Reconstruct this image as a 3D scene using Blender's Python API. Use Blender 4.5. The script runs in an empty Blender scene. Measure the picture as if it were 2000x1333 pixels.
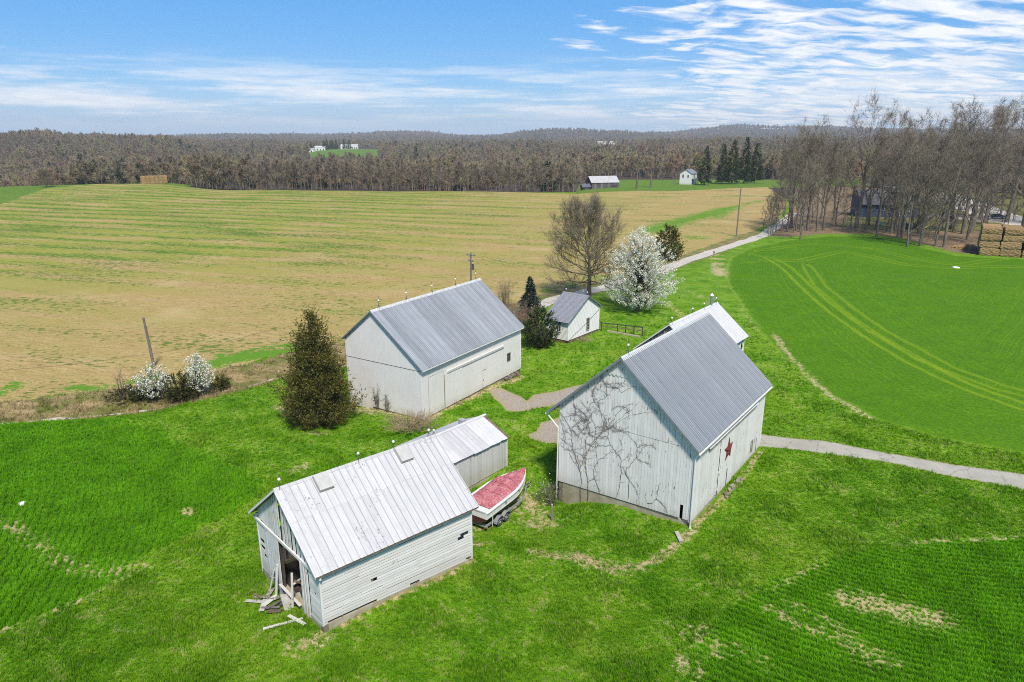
import bpy, bmesh, math, random
import numpy as np
from mathutils import Vector, Matrix
from mathutils.geometry import delaunay_2d_cdt
R = math.radians
scene = bpy.context.scene
COL = scene.collection

# ------------------------------------------------------------------ camera, sky, sun, exposure
CAM_H, F_PX, PITCH = 25.0, 1349.35, R(16.34)
cam_d = bpy.data.cameras.new("camera"); cam = bpy.data.objects.new("camera", cam_d); COL.objects.link(cam)
cam_d.sensor_width = 36.0; cam_d.sensor_fit = 'HORIZONTAL'; cam_d.lens = 36.0 * F_PX / 2000.0
cam_d.clip_start = 0.5; cam_d.clip_end = 30000
cam.location = (0, 0, CAM_H); cam.rotation_euler = (math.pi / 2 - PITCH, 0, 0)
scene.camera = cam
scene.view_settings.view_transform = 'Standard'; scene.view_settings.look = 'None'
scene.view_settings.gamma = 1.0; scene.view_settings.use_curve_mapping = False
scene.view_settings.exposure = 0.62
scene.cycles.use_denoising = False; scene.cycles.denoiser = 'OPENIMAGEDENOISE'; scene.cycles.denoising_prefilter = 'ACCURATE'; scene.cycles.pixel_filter_type = 'BLACKMAN_HARRIS'; scene.cycles.filter_width = 1.0
scene.cycles.sample_clamp_direct = 8.0; scene.cycles.sample_clamp_indirect = 3.0; scene.cycles.max_bounces = 6; scene.cycles.transparent_max_bounces = 8; scene.cycles.volume_bounces = 0
SUN_AZ, SUN_EL = R(166), R(54)
sun_d = bpy.data.lights.new("sun", 'SUN'); sun_d.energy = 3.3; sun_d.angle = R(7.0); sun_d.color = (1.0, .94, .84)
sun = bpy.data.objects.new("sun", sun_d); COL.objects.link(sun)
_sd = Vector((math.sin(SUN_AZ) * math.cos(SUN_EL), math.cos(SUN_AZ) * math.cos(SUN_EL), math.sin(SUN_EL)))
sun.rotation_euler = _sd.to_track_quat('Z', 'Y').to_euler(); sun.location = _sd * 300

class NT:
    """a small shorthand for building node trees"""
    def __init__(s, tree): s.t = tree; s.n = tree.nodes; s.l = tree.links
    def node(s, typ, ins=None, **kw):
        nd = s.n.new(typ)
        for k, v in kw.items(): setattr(nd, k, v)
        for k, v in (ins or {}).items(): s.put(nd.inputs[k], v)
        return nd
    def put(s, sock, v):
        if isinstance(v, bpy.types.NodeSocket): s.l.new(v, sock)
        elif isinstance(v, bpy.types.Node): s.l.new(v.outputs[0], sock)
        else:
            if isinstance(v, tuple) and len(v) == 3 and sock.type == 'RGBA': v = (*v, 1)
            sock.default_value = v
    def math(s, op, a, b=0.0, c=None, clamp=False):
        nd = s.n.new('ShaderNodeMath'); nd.operation = op; nd.use_clamp = clamp
        s.put(nd.inputs[0], a); s.put(nd.inputs[1], b)
        if c is not None: s.put(nd.inputs[2], c)
        return nd.outputs[0]
    def mix(s, fac, a, b, blend='MIX'):
        nd = s.n.new('ShaderNodeMix'); nd.data_type = 'RGBA'; nd.blend_type = blend; nd.clamp_factor = True
        s.put(nd.inputs[0], fac); s.put(nd.inputs[6], a); s.put(nd.inputs[7], b)
        return nd.outputs[2]
    def noise(s, vec, scale, detail=3.0, rough=.55, dim='3D', w=None):
        nd = s.n.new('ShaderNodeTexNoise'); nd.noise_dimensions = dim
        if vec is not None: s.put(nd.inputs['Vector'], vec)
        if w is not None: s.put(nd.inputs['W'], w)
        nd.inputs['Scale'].default_value = scale; nd.inputs['Detail'].default_value = detail; nd.inputs['Roughness'].default_value = rough
        return nd.outputs[0]
    def step(s, x, lo, hi, a=0.0, b=1.0):
        nd = s.n.new('ShaderNodeMapRange'); nd.interpolation_type = 'SMOOTHSTEP'
        s.put(nd.inputs[0], x); nd.inputs[1].default_value = lo; nd.inputs[2].default_value = hi
        s.put(nd.inputs[3], a); s.put(nd.inputs[4], b)
        return nd.outputs[0]
    def mapping(s, vec, scale=(1, 1, 1), rot=(0, 0, 0), loc=(0, 0, 0)):
        nd = s.n.new('ShaderNodeMapping'); s.put(nd.inputs[0], vec)
        nd.inputs['Location'].default_value = loc; nd.inputs['Rotation'].default_value = rot; nd.inputs['Scale'].default_value = scale
        return nd.outputs[0]
    def attr(s, name, out=2):
        nd = s.n.new('ShaderNodeAttribute'); nd.attribute_name = name; return nd.outputs[out]
    def xyz(s, vec):
        nd = s.n.new('ShaderNodeSeparateXYZ'); s.put(nd.inputs[0], vec); return nd.outputs
    def comb(s, x, y, z=0.0):
        nd = s.n.new('ShaderNodeCombineXYZ'); s.put(nd.inputs[0], x); s.put(nd.inputs[1], y); s.put(nd.inputs[2], z); return nd.outputs[0]

world = bpy.data.worlds.new("World"); scene.world = world; world.use_nodes = True
_w = NT(world.node_tree); _w.n.clear()
sky = _w.node('ShaderNodeTexSky', sky_type='NISHITA', sun_disc=False, sun_elevation=SUN_EL, sun_rotation=SUN_AZ,
              altitude=150.0, air_density=1.0, dust_density=.15, ozone_density=3.0)
hs = _w.node('ShaderNodeHueSaturation', {'Hue': .503, 'Saturation': 1.42, 'Value': .98, 'Color': sky.outputs[0]})
tc = _w.node('ShaderNodeTexCoord').outputs['Generated']
X, Y, Z = _w.xyz(tc)[0:3]
zc = _w.math('ADD', _w.math('MAXIMUM', Z, 0.0), .15)
px = _w.math('DIVIDE', X, zc); py = _w.math('DIVIDE', Y, zc)          # a cloud layer seen from below
plane = _w.comb(px, py, 0.0)
# altocumulus: rows of puffs
warp = _w.noise(plane, 2.2, 2.0)
pw = _w.node('ShaderNodeVectorMath', {0: plane, 1: _w.comb(_w.math('MULTIPLY', warp, .5), _w.math('MULTIPLY', warp, .25))}, operation='ADD').outputs[0]
rows = _w.noise(_w.mapping(pw, (2.5, 5.2, 1), (0, 0, R(-15))), 1.6, 7.0, .56)
big = _w.noise(plane, .8, 3.0)
az = _w.math('DIVIDE', X, _w.math('MAXIMUM', Y, .05))
right = _w.step(_w.math('ADD', az, _w.math('MULTIPLY', _w.math('SUBTRACT', big, .5), .7)), -.04, .30)
behind = _w.step(Y, -.2, .3)
cover = _w.math('MULTIPLY', right, behind)
cover = _w.math('ADD', cover, _w.math('MULTIPLY', _w.math('SUBTRACT', 1.0, behind), .55))  # unseen cloud behind the camera, added to whiten the light on the walls
m1 = _w.step(_w.math('ADD', rows, _w.math('MULTIPLY', _w.math('SUBTRACT', cover, 1.0), .36)), .365, .60)
# thin streaks low over the horizon
streak = _w.noise(_w.mapping(_w.comb(az, _w.math('MULTIPLY', Z, 8.0), 0.0), (1.6, 2.6, 1), (0, 0, R(7))), 2.2, 7.0, .6)
band = _w.math('MULTIPLY', _w.step(Z, .006, .04), _w.step(Z, .115, .055))
m2 = _w.math('MULTIPLY', _w.step(streak, .42, .62), band)
m = _w.math('MAXIMUM', _w.math('MULTIPLY', m1, .95), _w.math('MULTIPLY', m2, .80), clamp=True)
deep = _w.mix(_w.step(Z, .10, .60, .62, .15), hs.outputs[0], (.85, 2.75, 6.1))
skycol = _w.mix(_w.step(Z, -.005, .075, .88, 0.0), deep, (3.5, 4.75, 6.3))       # pale air low over the horizon
shade = _w.mix(_w.step(_w.noise(pw, 5.0, 4.0), .35, .65), (6.2, 6.5, 7.0), (7.3, 7.4, 7.5))
col = _w.mix(m, skycol, shade)
bg = _w.node('ShaderNodeBackground', {0: col, 1: .095})
out = _w.node('ShaderNodeOutputWorld', {0: bg.outputs[0]})

# ------------------------------------------------------------------ helpers
def tag(o, label=None, cat=None, group=None, kind=None):
    if label: o['label'] = label
    if cat: o['category'] = cat
    if group: o['group'] = group
    if kind: o['kind'] = kind
    return o
def link(o, parent=None):
    COL.objects.link(o)
    if parent is not None: o.parent = parent
    return o
def empty(name, loc, rz=0.0, label=None, cat=None, group=None):
    o = bpy.data.objects.new(name, None); link(o); o.location = loc; o.rotation_euler = (0, 0, rz); o.empty_display_size = .3
    return tag(o, label, cat, group)
def copy_tree(src, loc=None, rz=None, scale=None, label=None, group=None):
    kids = [c for c in src.children]
    c = src.copy(); COL.objects.link(c)
    if loc is not None: c.location = loc
    if rz is not None: c.rotation_euler = (src.rotation_euler[0], src.rotation_euler[1], rz)
    if scale is not None: c.scale = scale if isinstance(scale, tuple) else (scale,) * 3
    if label: c['label'] = label
    if group: c['group'] = group
    for k in kids:
        kc = k.copy(); COL.objects.link(kc); kc.parent = c
        for g_ in k.children:
            gc = g_.copy(); COL.objects.link(gc); gc.parent = kc
    return c
class MB:
    """collects faces for ONE mesh object"""
    def __init__(s): s.v = []; s.f = []
    def poly(s, pts):
        i = len(s.v); s.v += [tuple(p) for p in pts]; s.f.append(tuple(range(i, i + len(pts))))
    def box(s, x0, x1, y0, y1, z0, z1):
        i = len(s.v)
        s.v += [(x, y, z) for z in (z0, z1) for y in (y0, y1) for x in (x0, x1)]
        s.f += [tuple(i + k for k in q) for q in ((0, 2, 3, 1), (4, 5, 7, 6), (0, 1, 5, 4), (2, 6, 7, 3), (0, 4, 6, 2), (1, 3, 7, 5))]
    def obox(s, c, ax, ay, az):
        """box from a centre and three half-axis vectors"""
        c, ax, ay, az = (Vector(q) for q in (c, ax, ay, az)); i = len(s.v)
        s.v += [tuple(c + ax * a + ay * b + az * d) for d in (-1, 1) for b in (-1, 1) for a in (-1, 1)]
        s.f += [tuple(i + k for k in q) for q in ((0, 2, 3, 1), (4, 5, 7, 6), (0, 1, 5, 4), (2, 6, 7, 3), (0, 4, 6, 2), (1, 3, 7, 5))]
    def prism(s, pts, fn0, fn1):
        """polygon pts (2D) put in space by fn0 and fn1 and joined by sides"""
        n = len(pts); i = len(s.v)
        s.v += [tuple(fn0(*p)) for p in pts] + [tuple(fn1(*p)) for p in pts]
        s.f.append(tuple(range(i + n - 1, i - 1, -1))); s.f.append(tuple(range(i + n, i + 2 * n)))
        for k in range(n): s.f.append((i + k, i + (k + 1) % n, i + n + (k + 1) % n, i + n + k))
    def tube(s, pts, radii, sides=6, cap=True):
        pts = [Vector(p) for p in pts]
        if not isinstance(radii, (list, tuple)): radii = [radii] * len(pts)
        i0 = len(s.v); ref = None
        for k, p in enumerate(pts):
            d = (pts[min(k + 1, len(pts) - 1)] - pts[max(k - 1, 0)])
            d = d.normalized() if d.length > 1e-9 else Vector((0, 0, 1))
            if ref is None: ref = d.orthogonal().normalized()
            ref = (ref - d * ref.dot(d)); ref = ref.normalized() if ref.length > 1e-6 else d.orthogonal().normalized()
            b = d.cross(ref)
            for j in range(sides):
                a = 2 * math.pi * j / sides
                s.v.append(tuple(p + (ref * math.cos(a) + b * math.sin(a)) * radii[k]))
        for k in range(len(pts) - 1):
            for j in range(sides):
                a = i0 + k * sides + j; b_ = i0 + k * sides + (j + 1) % sides
                s.f.append((a, b_, b_ + sides, a + sides))
        if cap and sides > 2:
            s.f.append(tuple(i0 + j for j in range(sides - 1, -1, -1)))
            e = i0 + (len(pts) - 1) * sides; s.f.append(tuple(e + j for j in range(sides)))
    def lathe(s, prof, sides=12, c=(0, 0, 0), axis='z'):
        i0 = len(s.v)
        for r, h in prof:
            for j in range(sides):
                a = 2 * math.pi * j / sides; x, y = r * math.cos(a), r * math.sin(a)
                p = (x, y, h) if axis == 'z' else ((h, x, y) if axis == 'x' else (y, h, x))
                s.v.append((c[0] + p[0], c[1] + p[1], c[2] + p[2]))
        for k in range(len(prof) - 1):
            for j in range(sides):
                a = i0 + k * sides + j; b = i0 + k * sides + (j + 1) % sides
                s.f.append((a, b, b + sides, a + sides))
        s.f.append(tuple(i0 + j for j in range(sides - 1, -1, -1)))
        e = i0 + (len(prof) - 1) * sides; s.f.append(tuple(e + j for j in range(sides)))
    def mesh(s, name, m, smooth=False):
        me = bpy.data.meshes.new(name); me.from_pydata(s.v, [], s.f)
        for q in (m if isinstance(m, (list, tuple)) else [m]): me.materials.append(q)
        if smooth: me.polygons.foreach_set('use_smooth', [True] * len(me.polygons))
        me.update(); return me
    def build(s, name, m, parent=None, smooth=False):
        return link(bpy.data.objects.new(name, s.mesh(name, m, smooth)), parent)

def np_mesh(name, verts, faces, m):
    """verts (n,3), faces (m,k) arrays"""
    me = bpy.data.meshes.new(name); n, k = faces.shape
    me.vertices.add(len(verts)); me.vertices.foreach_set('co', np.ascontiguousarray(verts, dtype=np.float32).ravel())
    me.loops.add(n * k); me.loops.foreach_set('vertex_index', faces.ravel().astype(np.int32))
    me.polygons.add(n); me.polygons.foreach_set('loop_start', np.arange(0, n * k, k, dtype=np.int32))
    me.materials.append(m); me.update(calc_edges=True); me.validate(); return me

# ------------------------------------------------------------------ materials
def new_mat(name):
    m = bpy.data.materials.new(name); m.use_nodes = True; t = NT(m.node_tree); t.n.clear()
    b = t.node('ShaderNodeBsdfPrincipled'); t.node('ShaderNodeOutputMaterial', {0: b.outputs[0]})
    return m, t, b
def bump(t, b, h, strength=.4, dist=.05):
    nd = t.node('ShaderNodeBump', {'Height': h}); nd.inputs['Strength'].default_value = strength; nd.inputs['Distance'].default_value = dist
    t.l.new(nd.outputs[0], b.inputs['Normal'])
def geo_pos(t): return t.node('ShaderNodeNewGeometry').outputs['Position']
def obj_pos(t): return t.node('ShaderNodeTexCoord').outputs['Object']
def obj_rand(t): return t.node('ShaderNodeObjectInfo').outputs['Random']
def M_plain(name, col, rough=.6, metal=0.0, var=.25, scale=3.0, col2=None, rand=0.0, spec=.5, world=None):
    m, t, b = new_mat(name)
    n = t.noise(obj_pos(t), scale, 5.0, .6)
    c2 = col2 or tuple(c * (1 - var) for c in col)
    c = t.mix(t.step(n, .3, .7), c2, col)
    if world: c = t.mix(t.step(t.noise(geo_pos(t), world[0], 3.0), .38, .64), c, t.mix(1.0, c, world[1], 'MULTIPLY'))
    if rand: c = t.mix(1.0, c, t.mix(obj_rand(t), (1 - rand,) * 3, (1.0,) * 3), 'MULTIPLY')
    t.put(b.inputs['Base Color'], c); b.inputs['Roughness'].default_value = rough; b.inputs['Metallic'].default_value = metal
    b.inputs['Specular IOR Level'].default_value = spec
    bump(t, b, n, .25, .02)
    return m
def M_paint(name, white=(.82, .785, .735), wood=(.22, .19, .15), peel=.66, grime=.35, vert=True, rand=.12, grime_col=(.54, .51, .47)):
    """old white paint: streaks along the boards, chips down to grey wood"""
    m, t, b = new_mat(name); p = obj_pos(t)
    g = geo_pos(t)
    sc = (3.5, 3.5, .5) if vert else (.5, .5, 5.0)
    streak = t.noise(t.mapping(g, sc), 1.6, 5.0, .62)
    blot = t.noise(g, .55, 4.0, .6)
    chip = t.noise(t.mapping(g, (4.2, 4.2, 1.15) if vert else (1.2, 1.2, 7.0)), 1.6, 6.0, .62)
    chip = t.math('ADD', chip, t.math('MULTIPLY', t.math('SUBTRACT', blot, .5), .35))
    c = t.mix(t.math('MULTIPLY', t.step(streak, .42, .75), grime), white, grime_col)
    c = t.mix(t.step(blot, .35, .8, 0.0, .25), c, (.62, .58, .51))
    low = t.math('ADD', t.xyz(p)[2], t.math('MULTIPLY', t.math('SUBTRACT', streak, .5), 1.6))
    c = t.mix(t.step(low, .1, 1.3, .42, 0.0), c, (.40, .36, .27))       # splashed earth and algae near the foot
    c = t.mix(t.step(chip, peel, peel + .05, 0.0, .9), c, wood)
    if rand: c = t.mix(1.0, c, t.mix(obj_rand(t), (1 - rand,) * 3, (1.0,) * 3), 'MULTIPLY')
    t.put(b.inputs['Base Color'], c); b.inputs['Roughness'].default_value = .62; b.inputs['Specular IOR Level'].default_value = .3
    bump(t, b, t.math('ADD', streak, t.math('MULTIPLY', t.step(chip, peel, peel + .05), -.8)), .35, .015)
    return m
def M_roof(name, a, c2, metal, rough, rand, rust=.78, rustcol=(.20, .13, .09), streak=(6, .35, 1), seam=None):
    m, t, b = new_mat(name); p = obj_pos(t); g = geo_pos(t)
    n = t.noise(t.mapping(p, streak), 1.2, 5.0, .6); n2 = t.noise(g, 1.1, 4.0)
    c = t.mix(t.step(n, .3, .72), a, c2)
    c = t.mix(t.step(n2, .35, .75, 0.0, .35), c, tuple(q * .8 for q in a))
    fleck = t.noise(g, 7.0, 5.0, .65); patch = t.noise(g, .5, 3.0)
    f = t.math('ADD', fleck, t.math('MULTIPLY', t.math('SUBTRACT', patch, .5), .5))
    c = t.mix(t.step(f, rust, rust + .05, 0.0, .85), c, rustcol)
    if seam:                                                          # rib shading put into the colour as dark lines; soft light barely shows ribs
        x = t.xyz(p)[0]; d = t.math('PINGPONG', t.math('SUBTRACT', x, seam[1]), seam[0] / 2)
        c = t.mix(t.math('MULTIPLY', t.step(d, seam[2], seam[2] * 1.8, 1.0, 0.0), t.step(n2, .2, .7, seam[3], seam[3] * .5)), c, seam[4])
    rr = t.mix(obj_rand(t), (1 - rand,) * 3, (1.0 + rand * .4,) * 3)
    c = t.mix(1.0, c, rr, 'MULTIPLY')
    t.put(b.inputs['Base Color'], c); b.inputs['Metallic'].default_value = metal; b.inputs['Roughness'].default_value = rough
    bump(t, b, n2, .25, .03)
    return m
def M_leaf(name, cols, rough=.6, trans=.25, nscale=.9, rand=.25):
    """foliage: several natural leaf colours in clumps"""
    m = bpy.data.materials.new(name); m.use_nodes = True; t = NT(m.node_tree); t.n.clear()
    g = geo_pos(t); n = t.noise(g, nscale, 3.0); n2 = t.noise(g, nscale * 6, 2.0)
    c = t.mix(t.step(n, .35, .65), cols[0], cols[1])
    if len(cols) > 2: c = t.mix(t.step(n2, .5, .68), c, cols[2])
    if rand: c = t.mix(1.0, c, t.mix(obj_rand(t), (1 - rand,) * 3, (1.0,) * 3), 'MULTIPLY')
    d = t.node('ShaderNodeBsdfDiffuse', {0: c}); tr = t.node('ShaderNodeBsdfTranslucent', {0: c})
    mx = t.node('ShaderNodeMixShader', {0: trans, 1: d.outputs[0], 2: tr.outputs[0]})
    t.node('ShaderNodeOutputMaterial', {0: mx.outputs[0]})
    return m
# ------------------------------------------------------------------ lie of the land
_c, _s = math.cos(PITCH), math.sin(PITCH)
def G0(u, v, z=0.0):
    """where the sight line through photo point (u, v) meets height z: used to measure the site plan"""
    a = (u - 1000) / F_PX; b = (666.5 - v) / F_PX
    t = (z - CAM_H) / (-_s + b * _c)
    return (a * t, (_c + b * _s) * t)
CTRL = np.array([
    (11.9, 40.9, 0), (8.2, 43.6, -.05), (3.5, 46.9, -1.6), (1.5, 45, -1.1), (20.6, 53, .1), (14.5, 43.5, .05), (17, 47.5, .1), (11.5, 58.5, -.4), (5, 44, -.5),
    (-9.9, 30.6, 0), (-2.5, 37.3, 0), (-14.9, 36.1, -.5), (-6, 34, 0), (-8, 43.5, -.4), (-8.1, 58.4, .28), (-3.5, 65.8, .25), (.9, 73, -.2), (-15.9, 63.2, 0), (-12, 60.8, .25),
    (11.3, 87.2, .8), (6.8, 81.5, .75), (19.2, 101.3, .7), (12.6, 110, .6), (17.6, 60.9, 0), (-.8, 43, -.75), (1.3, 47.3, -.9), (-.4, 50.1, -.1), (-5, 45, -.3), (-17.7, 59, 0),
    (30, 45, 0), (40, 60, 0), (60, 90, 0), (0, 28, 0), (-25, 28, -.3), (25, 30, 0), (-35, 45, -.3), (-45, 62, 0), (-30, 80, .2), (0, 100, .4), (40, 130, .3), (-60, 100, 0),
    (80, 150, 0), (0, 150, 0), (0, 200, 0), (-100, 200, 0), (100, 100, 0), (60, 40, 0), (-70, 50, 0), (60, 200, 0), (120, 200, 0), (-200, 300, 0), (0, 300, 0), (150, 300, 0), (0, 10, 0), (40, 10, 0), (-40, 10, 0), (25, 75, 0), (-15, 45, -.2), (15, 34, 0), (5, 36, -.1)], float)
_FU = np.array([-900, -300, 100, 300, 450, 650, 800, 930, 1080, 1200, 1290, 1440, 1530, 1800, 2300, 2900], float)
_FD = np.array([300, 345, 385, 430, 520, 650, 850, 1100, 1500, 2100, 3000, 4200, 5200, 7500, 9500], float)
_FZ = np.array([
    [0, .6, 1.4, 2.2, -8, -20, -14, -6, 12, 14, 8, 5, 5, 0, 0],
    [0, .6, 1.4, 2.2, -8, -20, -14, -6, 12, 14, 8, 5, 5, 0, 0],
    [0, .6, 1.4, 2.2, -8, -18, -12, -5, 17, 18, 5, 5, 10, 5, 0],
    [0, .5, 1.2, 1.8, -8, -16, -12, -5, 14, 14, 5, 12, 20, 5, 0],
    [0, 0, -.5, -3, -8, -12, -14, -11, -2, 0, 2, 22, 30, 10, 0],
    [0, 0, -1, -4, -9, -13, -15, 0, 2, -1, 0, 16, 34, 20, 0],
    [0, 0, -2, -6, -10, -12, -11, -7, -2, 0, 2, 26, 54, 20, 0],
    [0, 0, -3, -7, -10, -10, -9, -5, 0, 1, 2, 12, 24, 20, 0],
    [0, 0, -3, -6, -8, -9, -7, -4, 0, 1, 4, 58, 40, 20, 0],
    [0, -.3, -.5, -.8, -2, -5, -5, -2, 1, 2, 4, 46, 34, 20, 0],
    [0, -.1, -.3, -.5, -2, -5, -4, 0, 4, 5, 5, 24, 46, 20, 0],
    [0, 0, 0, 0, -2, -6, -4, 1, 5, 7, 10, 30, 92, 30, 0],
    [0, 0, 0, 0, -2, -5, -4, 1, 5, 7, 10, 30, 86, 30, 0],
    [0, 0, 0, 0, 0, -2, 0, 3, 6, 8, 10, 30, 60, 30, 0],
    [0, 0, 0, 0, 0, 0, 2, 4, 6, 8, 10, 30, 50, 30, 0],
    [0, 0, 0, 0, 0, 0, 2, 4, 6, 8, 10, 30, 50, 30, 0]], float)
ROAD = [G0(*q) for q in ((1550, 416), (1530, 432), (1490, 460), (1400, 490), (1330, 515), (1250, 545), (1180, 568), (1080, 592), (1000, 620), (900, 652), (700, 698), (560, 722), (450, 748), (300, 784), (140, 801), (0, 812), (-200, 832), (-500, 866))]
def seg_dist(P, A, B):
    """distance and side of points P (n,2) to the polyline with segments A->B"""
    best = np.full(len(P), 1e9); side = np.ones(len(P))
    for a, b in zip(A, B):
        d = b - a; L2 = d @ d + 1e-12; w = P - a
        t = np.clip((w @ d) / L2, 0, 1); q = w - t[:, None] * d; dd = np.hypot(q[:, 0], q[:, 1])
        k = dd < best; best[k] = dd[k]; side[k] = np.sign(d[0] * w[k, 1] - d[1] * w[k, 0])
    return best, side
def line_dist(P, pts):
    a = np.array(pts, float); return seg_dist(P, a[:-1], a[1:])
def H(P):
    """ground height at points (n,2)"""
    P = np.atleast_2d(np.asarray(P, float)); n = len(P); z = np.zeros(n)
    d = np.hypot(P[:, 0], P[:, 1])
    near = d < 420
    if near.any():
        Q = P[near]; num = np.zeros(len(Q)); den = np.zeros(len(Q))
        for cx, cy, cz in CTRL:
            w = 1.0 / (((Q[:, 0] - cx) ** 2 + (Q[:, 1] - cy) ** 2) + 2.0) ** 2
            num += w * cz; den += w
        zz = num / den
        x, y = Q[:, 0], Q[:, 1]
        zz += .05 * np.sin(x * .31 + 1) * np.cos(y * .27) + .03 * np.sin(x * .83 + y * .41) + .025 * np.cos(x * .5 - y * 1.1 + 2)
        rd, _ = line_dist(Q, ROAD)
        zz -= np.where(x < 0, .9, .12) * np.exp(-(rd / 2.3) ** 2) * np.where((x > -9) & (x < 14), .3, 1)
        z[near] = zz * np.clip((400 - d[near]) / 120, 0, 1)
    far = d > 290
    if far.any():
        Q = P[far]; dq = d[far]
        tan = np.where(Q[:, 1] > 1, Q[:, 0] / np.maximum(Q[:, 1], 1), np.sign(Q[:, 0]) * 3)
        u = np.clip(1000 + tan * F_PX * 1.042, _FU[0], _FU[-1])
        iu = np.clip(np.searchsorted(_FU, u) - 1, 0, len(_FU) - 2); tu = (u - _FU[iu]) / (_FU[iu + 1] - _FU[iu]); tu = tu * tu * (3 - 2 * tu)
        ld = np.log(np.clip(dq, 300, 9500)); L = np.log(_FD)
        idx = np.clip(np.searchsorted(L, ld) - 1, 0, len(L) - 2); td = (ld - L[idx]) / (L[idx + 1] - L[idx]); td = td * td * (3 - 2 * td)
        a = _FZ[iu, idx] * (1 - td) + _FZ[iu, idx + 1] * td; b = _FZ[iu + 1, idx] * (1 - td) + _FZ[iu + 1, idx + 1] * td
        zf = a * (1 - tu) + b * tu
        rough = np.clip((dq - 430) / 900, 0, 1)
        zf = zf + rough * (3.0 * np.sin(Q[:, 0] / 97 + 1) * np.cos(Q[:, 1] / 140) + 2.2 * np.sin(Q[:, 0] / 53 + Q[:, 1] / 210))
        z[far] += zf * np.clip((dq - 290) / 30, 0, 1)
    return z
def h1(x, y): return float(H([(x, y)])[0])
def at(u, v):
    """ground point (x, y, z) seen at photo point (u, v)"""
    z = 0.0
    for _ in range(6):
        x, y = G0(u, v, z); z = h1(x, y)
    return Vector((x, y, z))
def polar(u, d):
    t = (u - 1000) / F_PX / 1.042; y = d / math.hypot(1, t); return (t * y, y)

# ------------------------------------------------------------------ ground regions (later ones lie over earlier ones)
def PX(*q): return [G0(*p) for p in q]
_stub_low = [(1540, 395), (1520, 428), (1480, 448), (1400, 476), (1330, 501), (1250, 528), (1180, 551), (1080, 573), (1000, 598), (900, 632), (700, 668), (560, 693), (400, 735), (240, 760), (0, 785), (-500, 850)]
_wheat_right = [(1421, 548), (1420, 528), (1430, 505), (1470, 485), (1540, 470), (1620, 462), (1700, 462), (1770, 475), (1812, 487), (1870, 500), (2000, 507), (2400, 515), (2600, 1000), (2200, 921), (2000, 886), (1900, 868), (1800, 848), (1700, 815), (1620, 770), (1540, 710), (1480, 650), (1445, 595)]
_wheat_left = [(-500, 830), (0, 812), (100, 808), (200, 812), (270, 825), (330, 850), (420, 890), (490, 920), (520, 938), (505, 965), (450, 1000), (350, 1040), (270, 1085), (245, 1112), (180, 1153), (100, 1190), (0, 1224), (-500, 1400)]
_wheat_front = [(2600, 1040), (2000, 1050), (1850, 1058), (1700, 1074), (1620, 1094), (1560, 1118), (1490, 1148), (1440, 1180), (1400, 1222), (1350, 1272), (1325, 1333), (1290, 1430), (2900, 1430)]
_road_l, _road_r = [], []
for i, q in enumerate(ROAD):
    a = Vector(ROAD[max(i - 1, 0)]); b = Vector(ROAD[min(i + 1, len(ROAD) - 1)]); d = (b - a).normalized(); n = Vector((-d.y, d.x))
    w = 1.5 if q[0] > -9 else .12
    _road_l.append(tuple(Vector(q) + n * w)); _road_r.append(tuple(Vector(q) - n * w))
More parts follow.
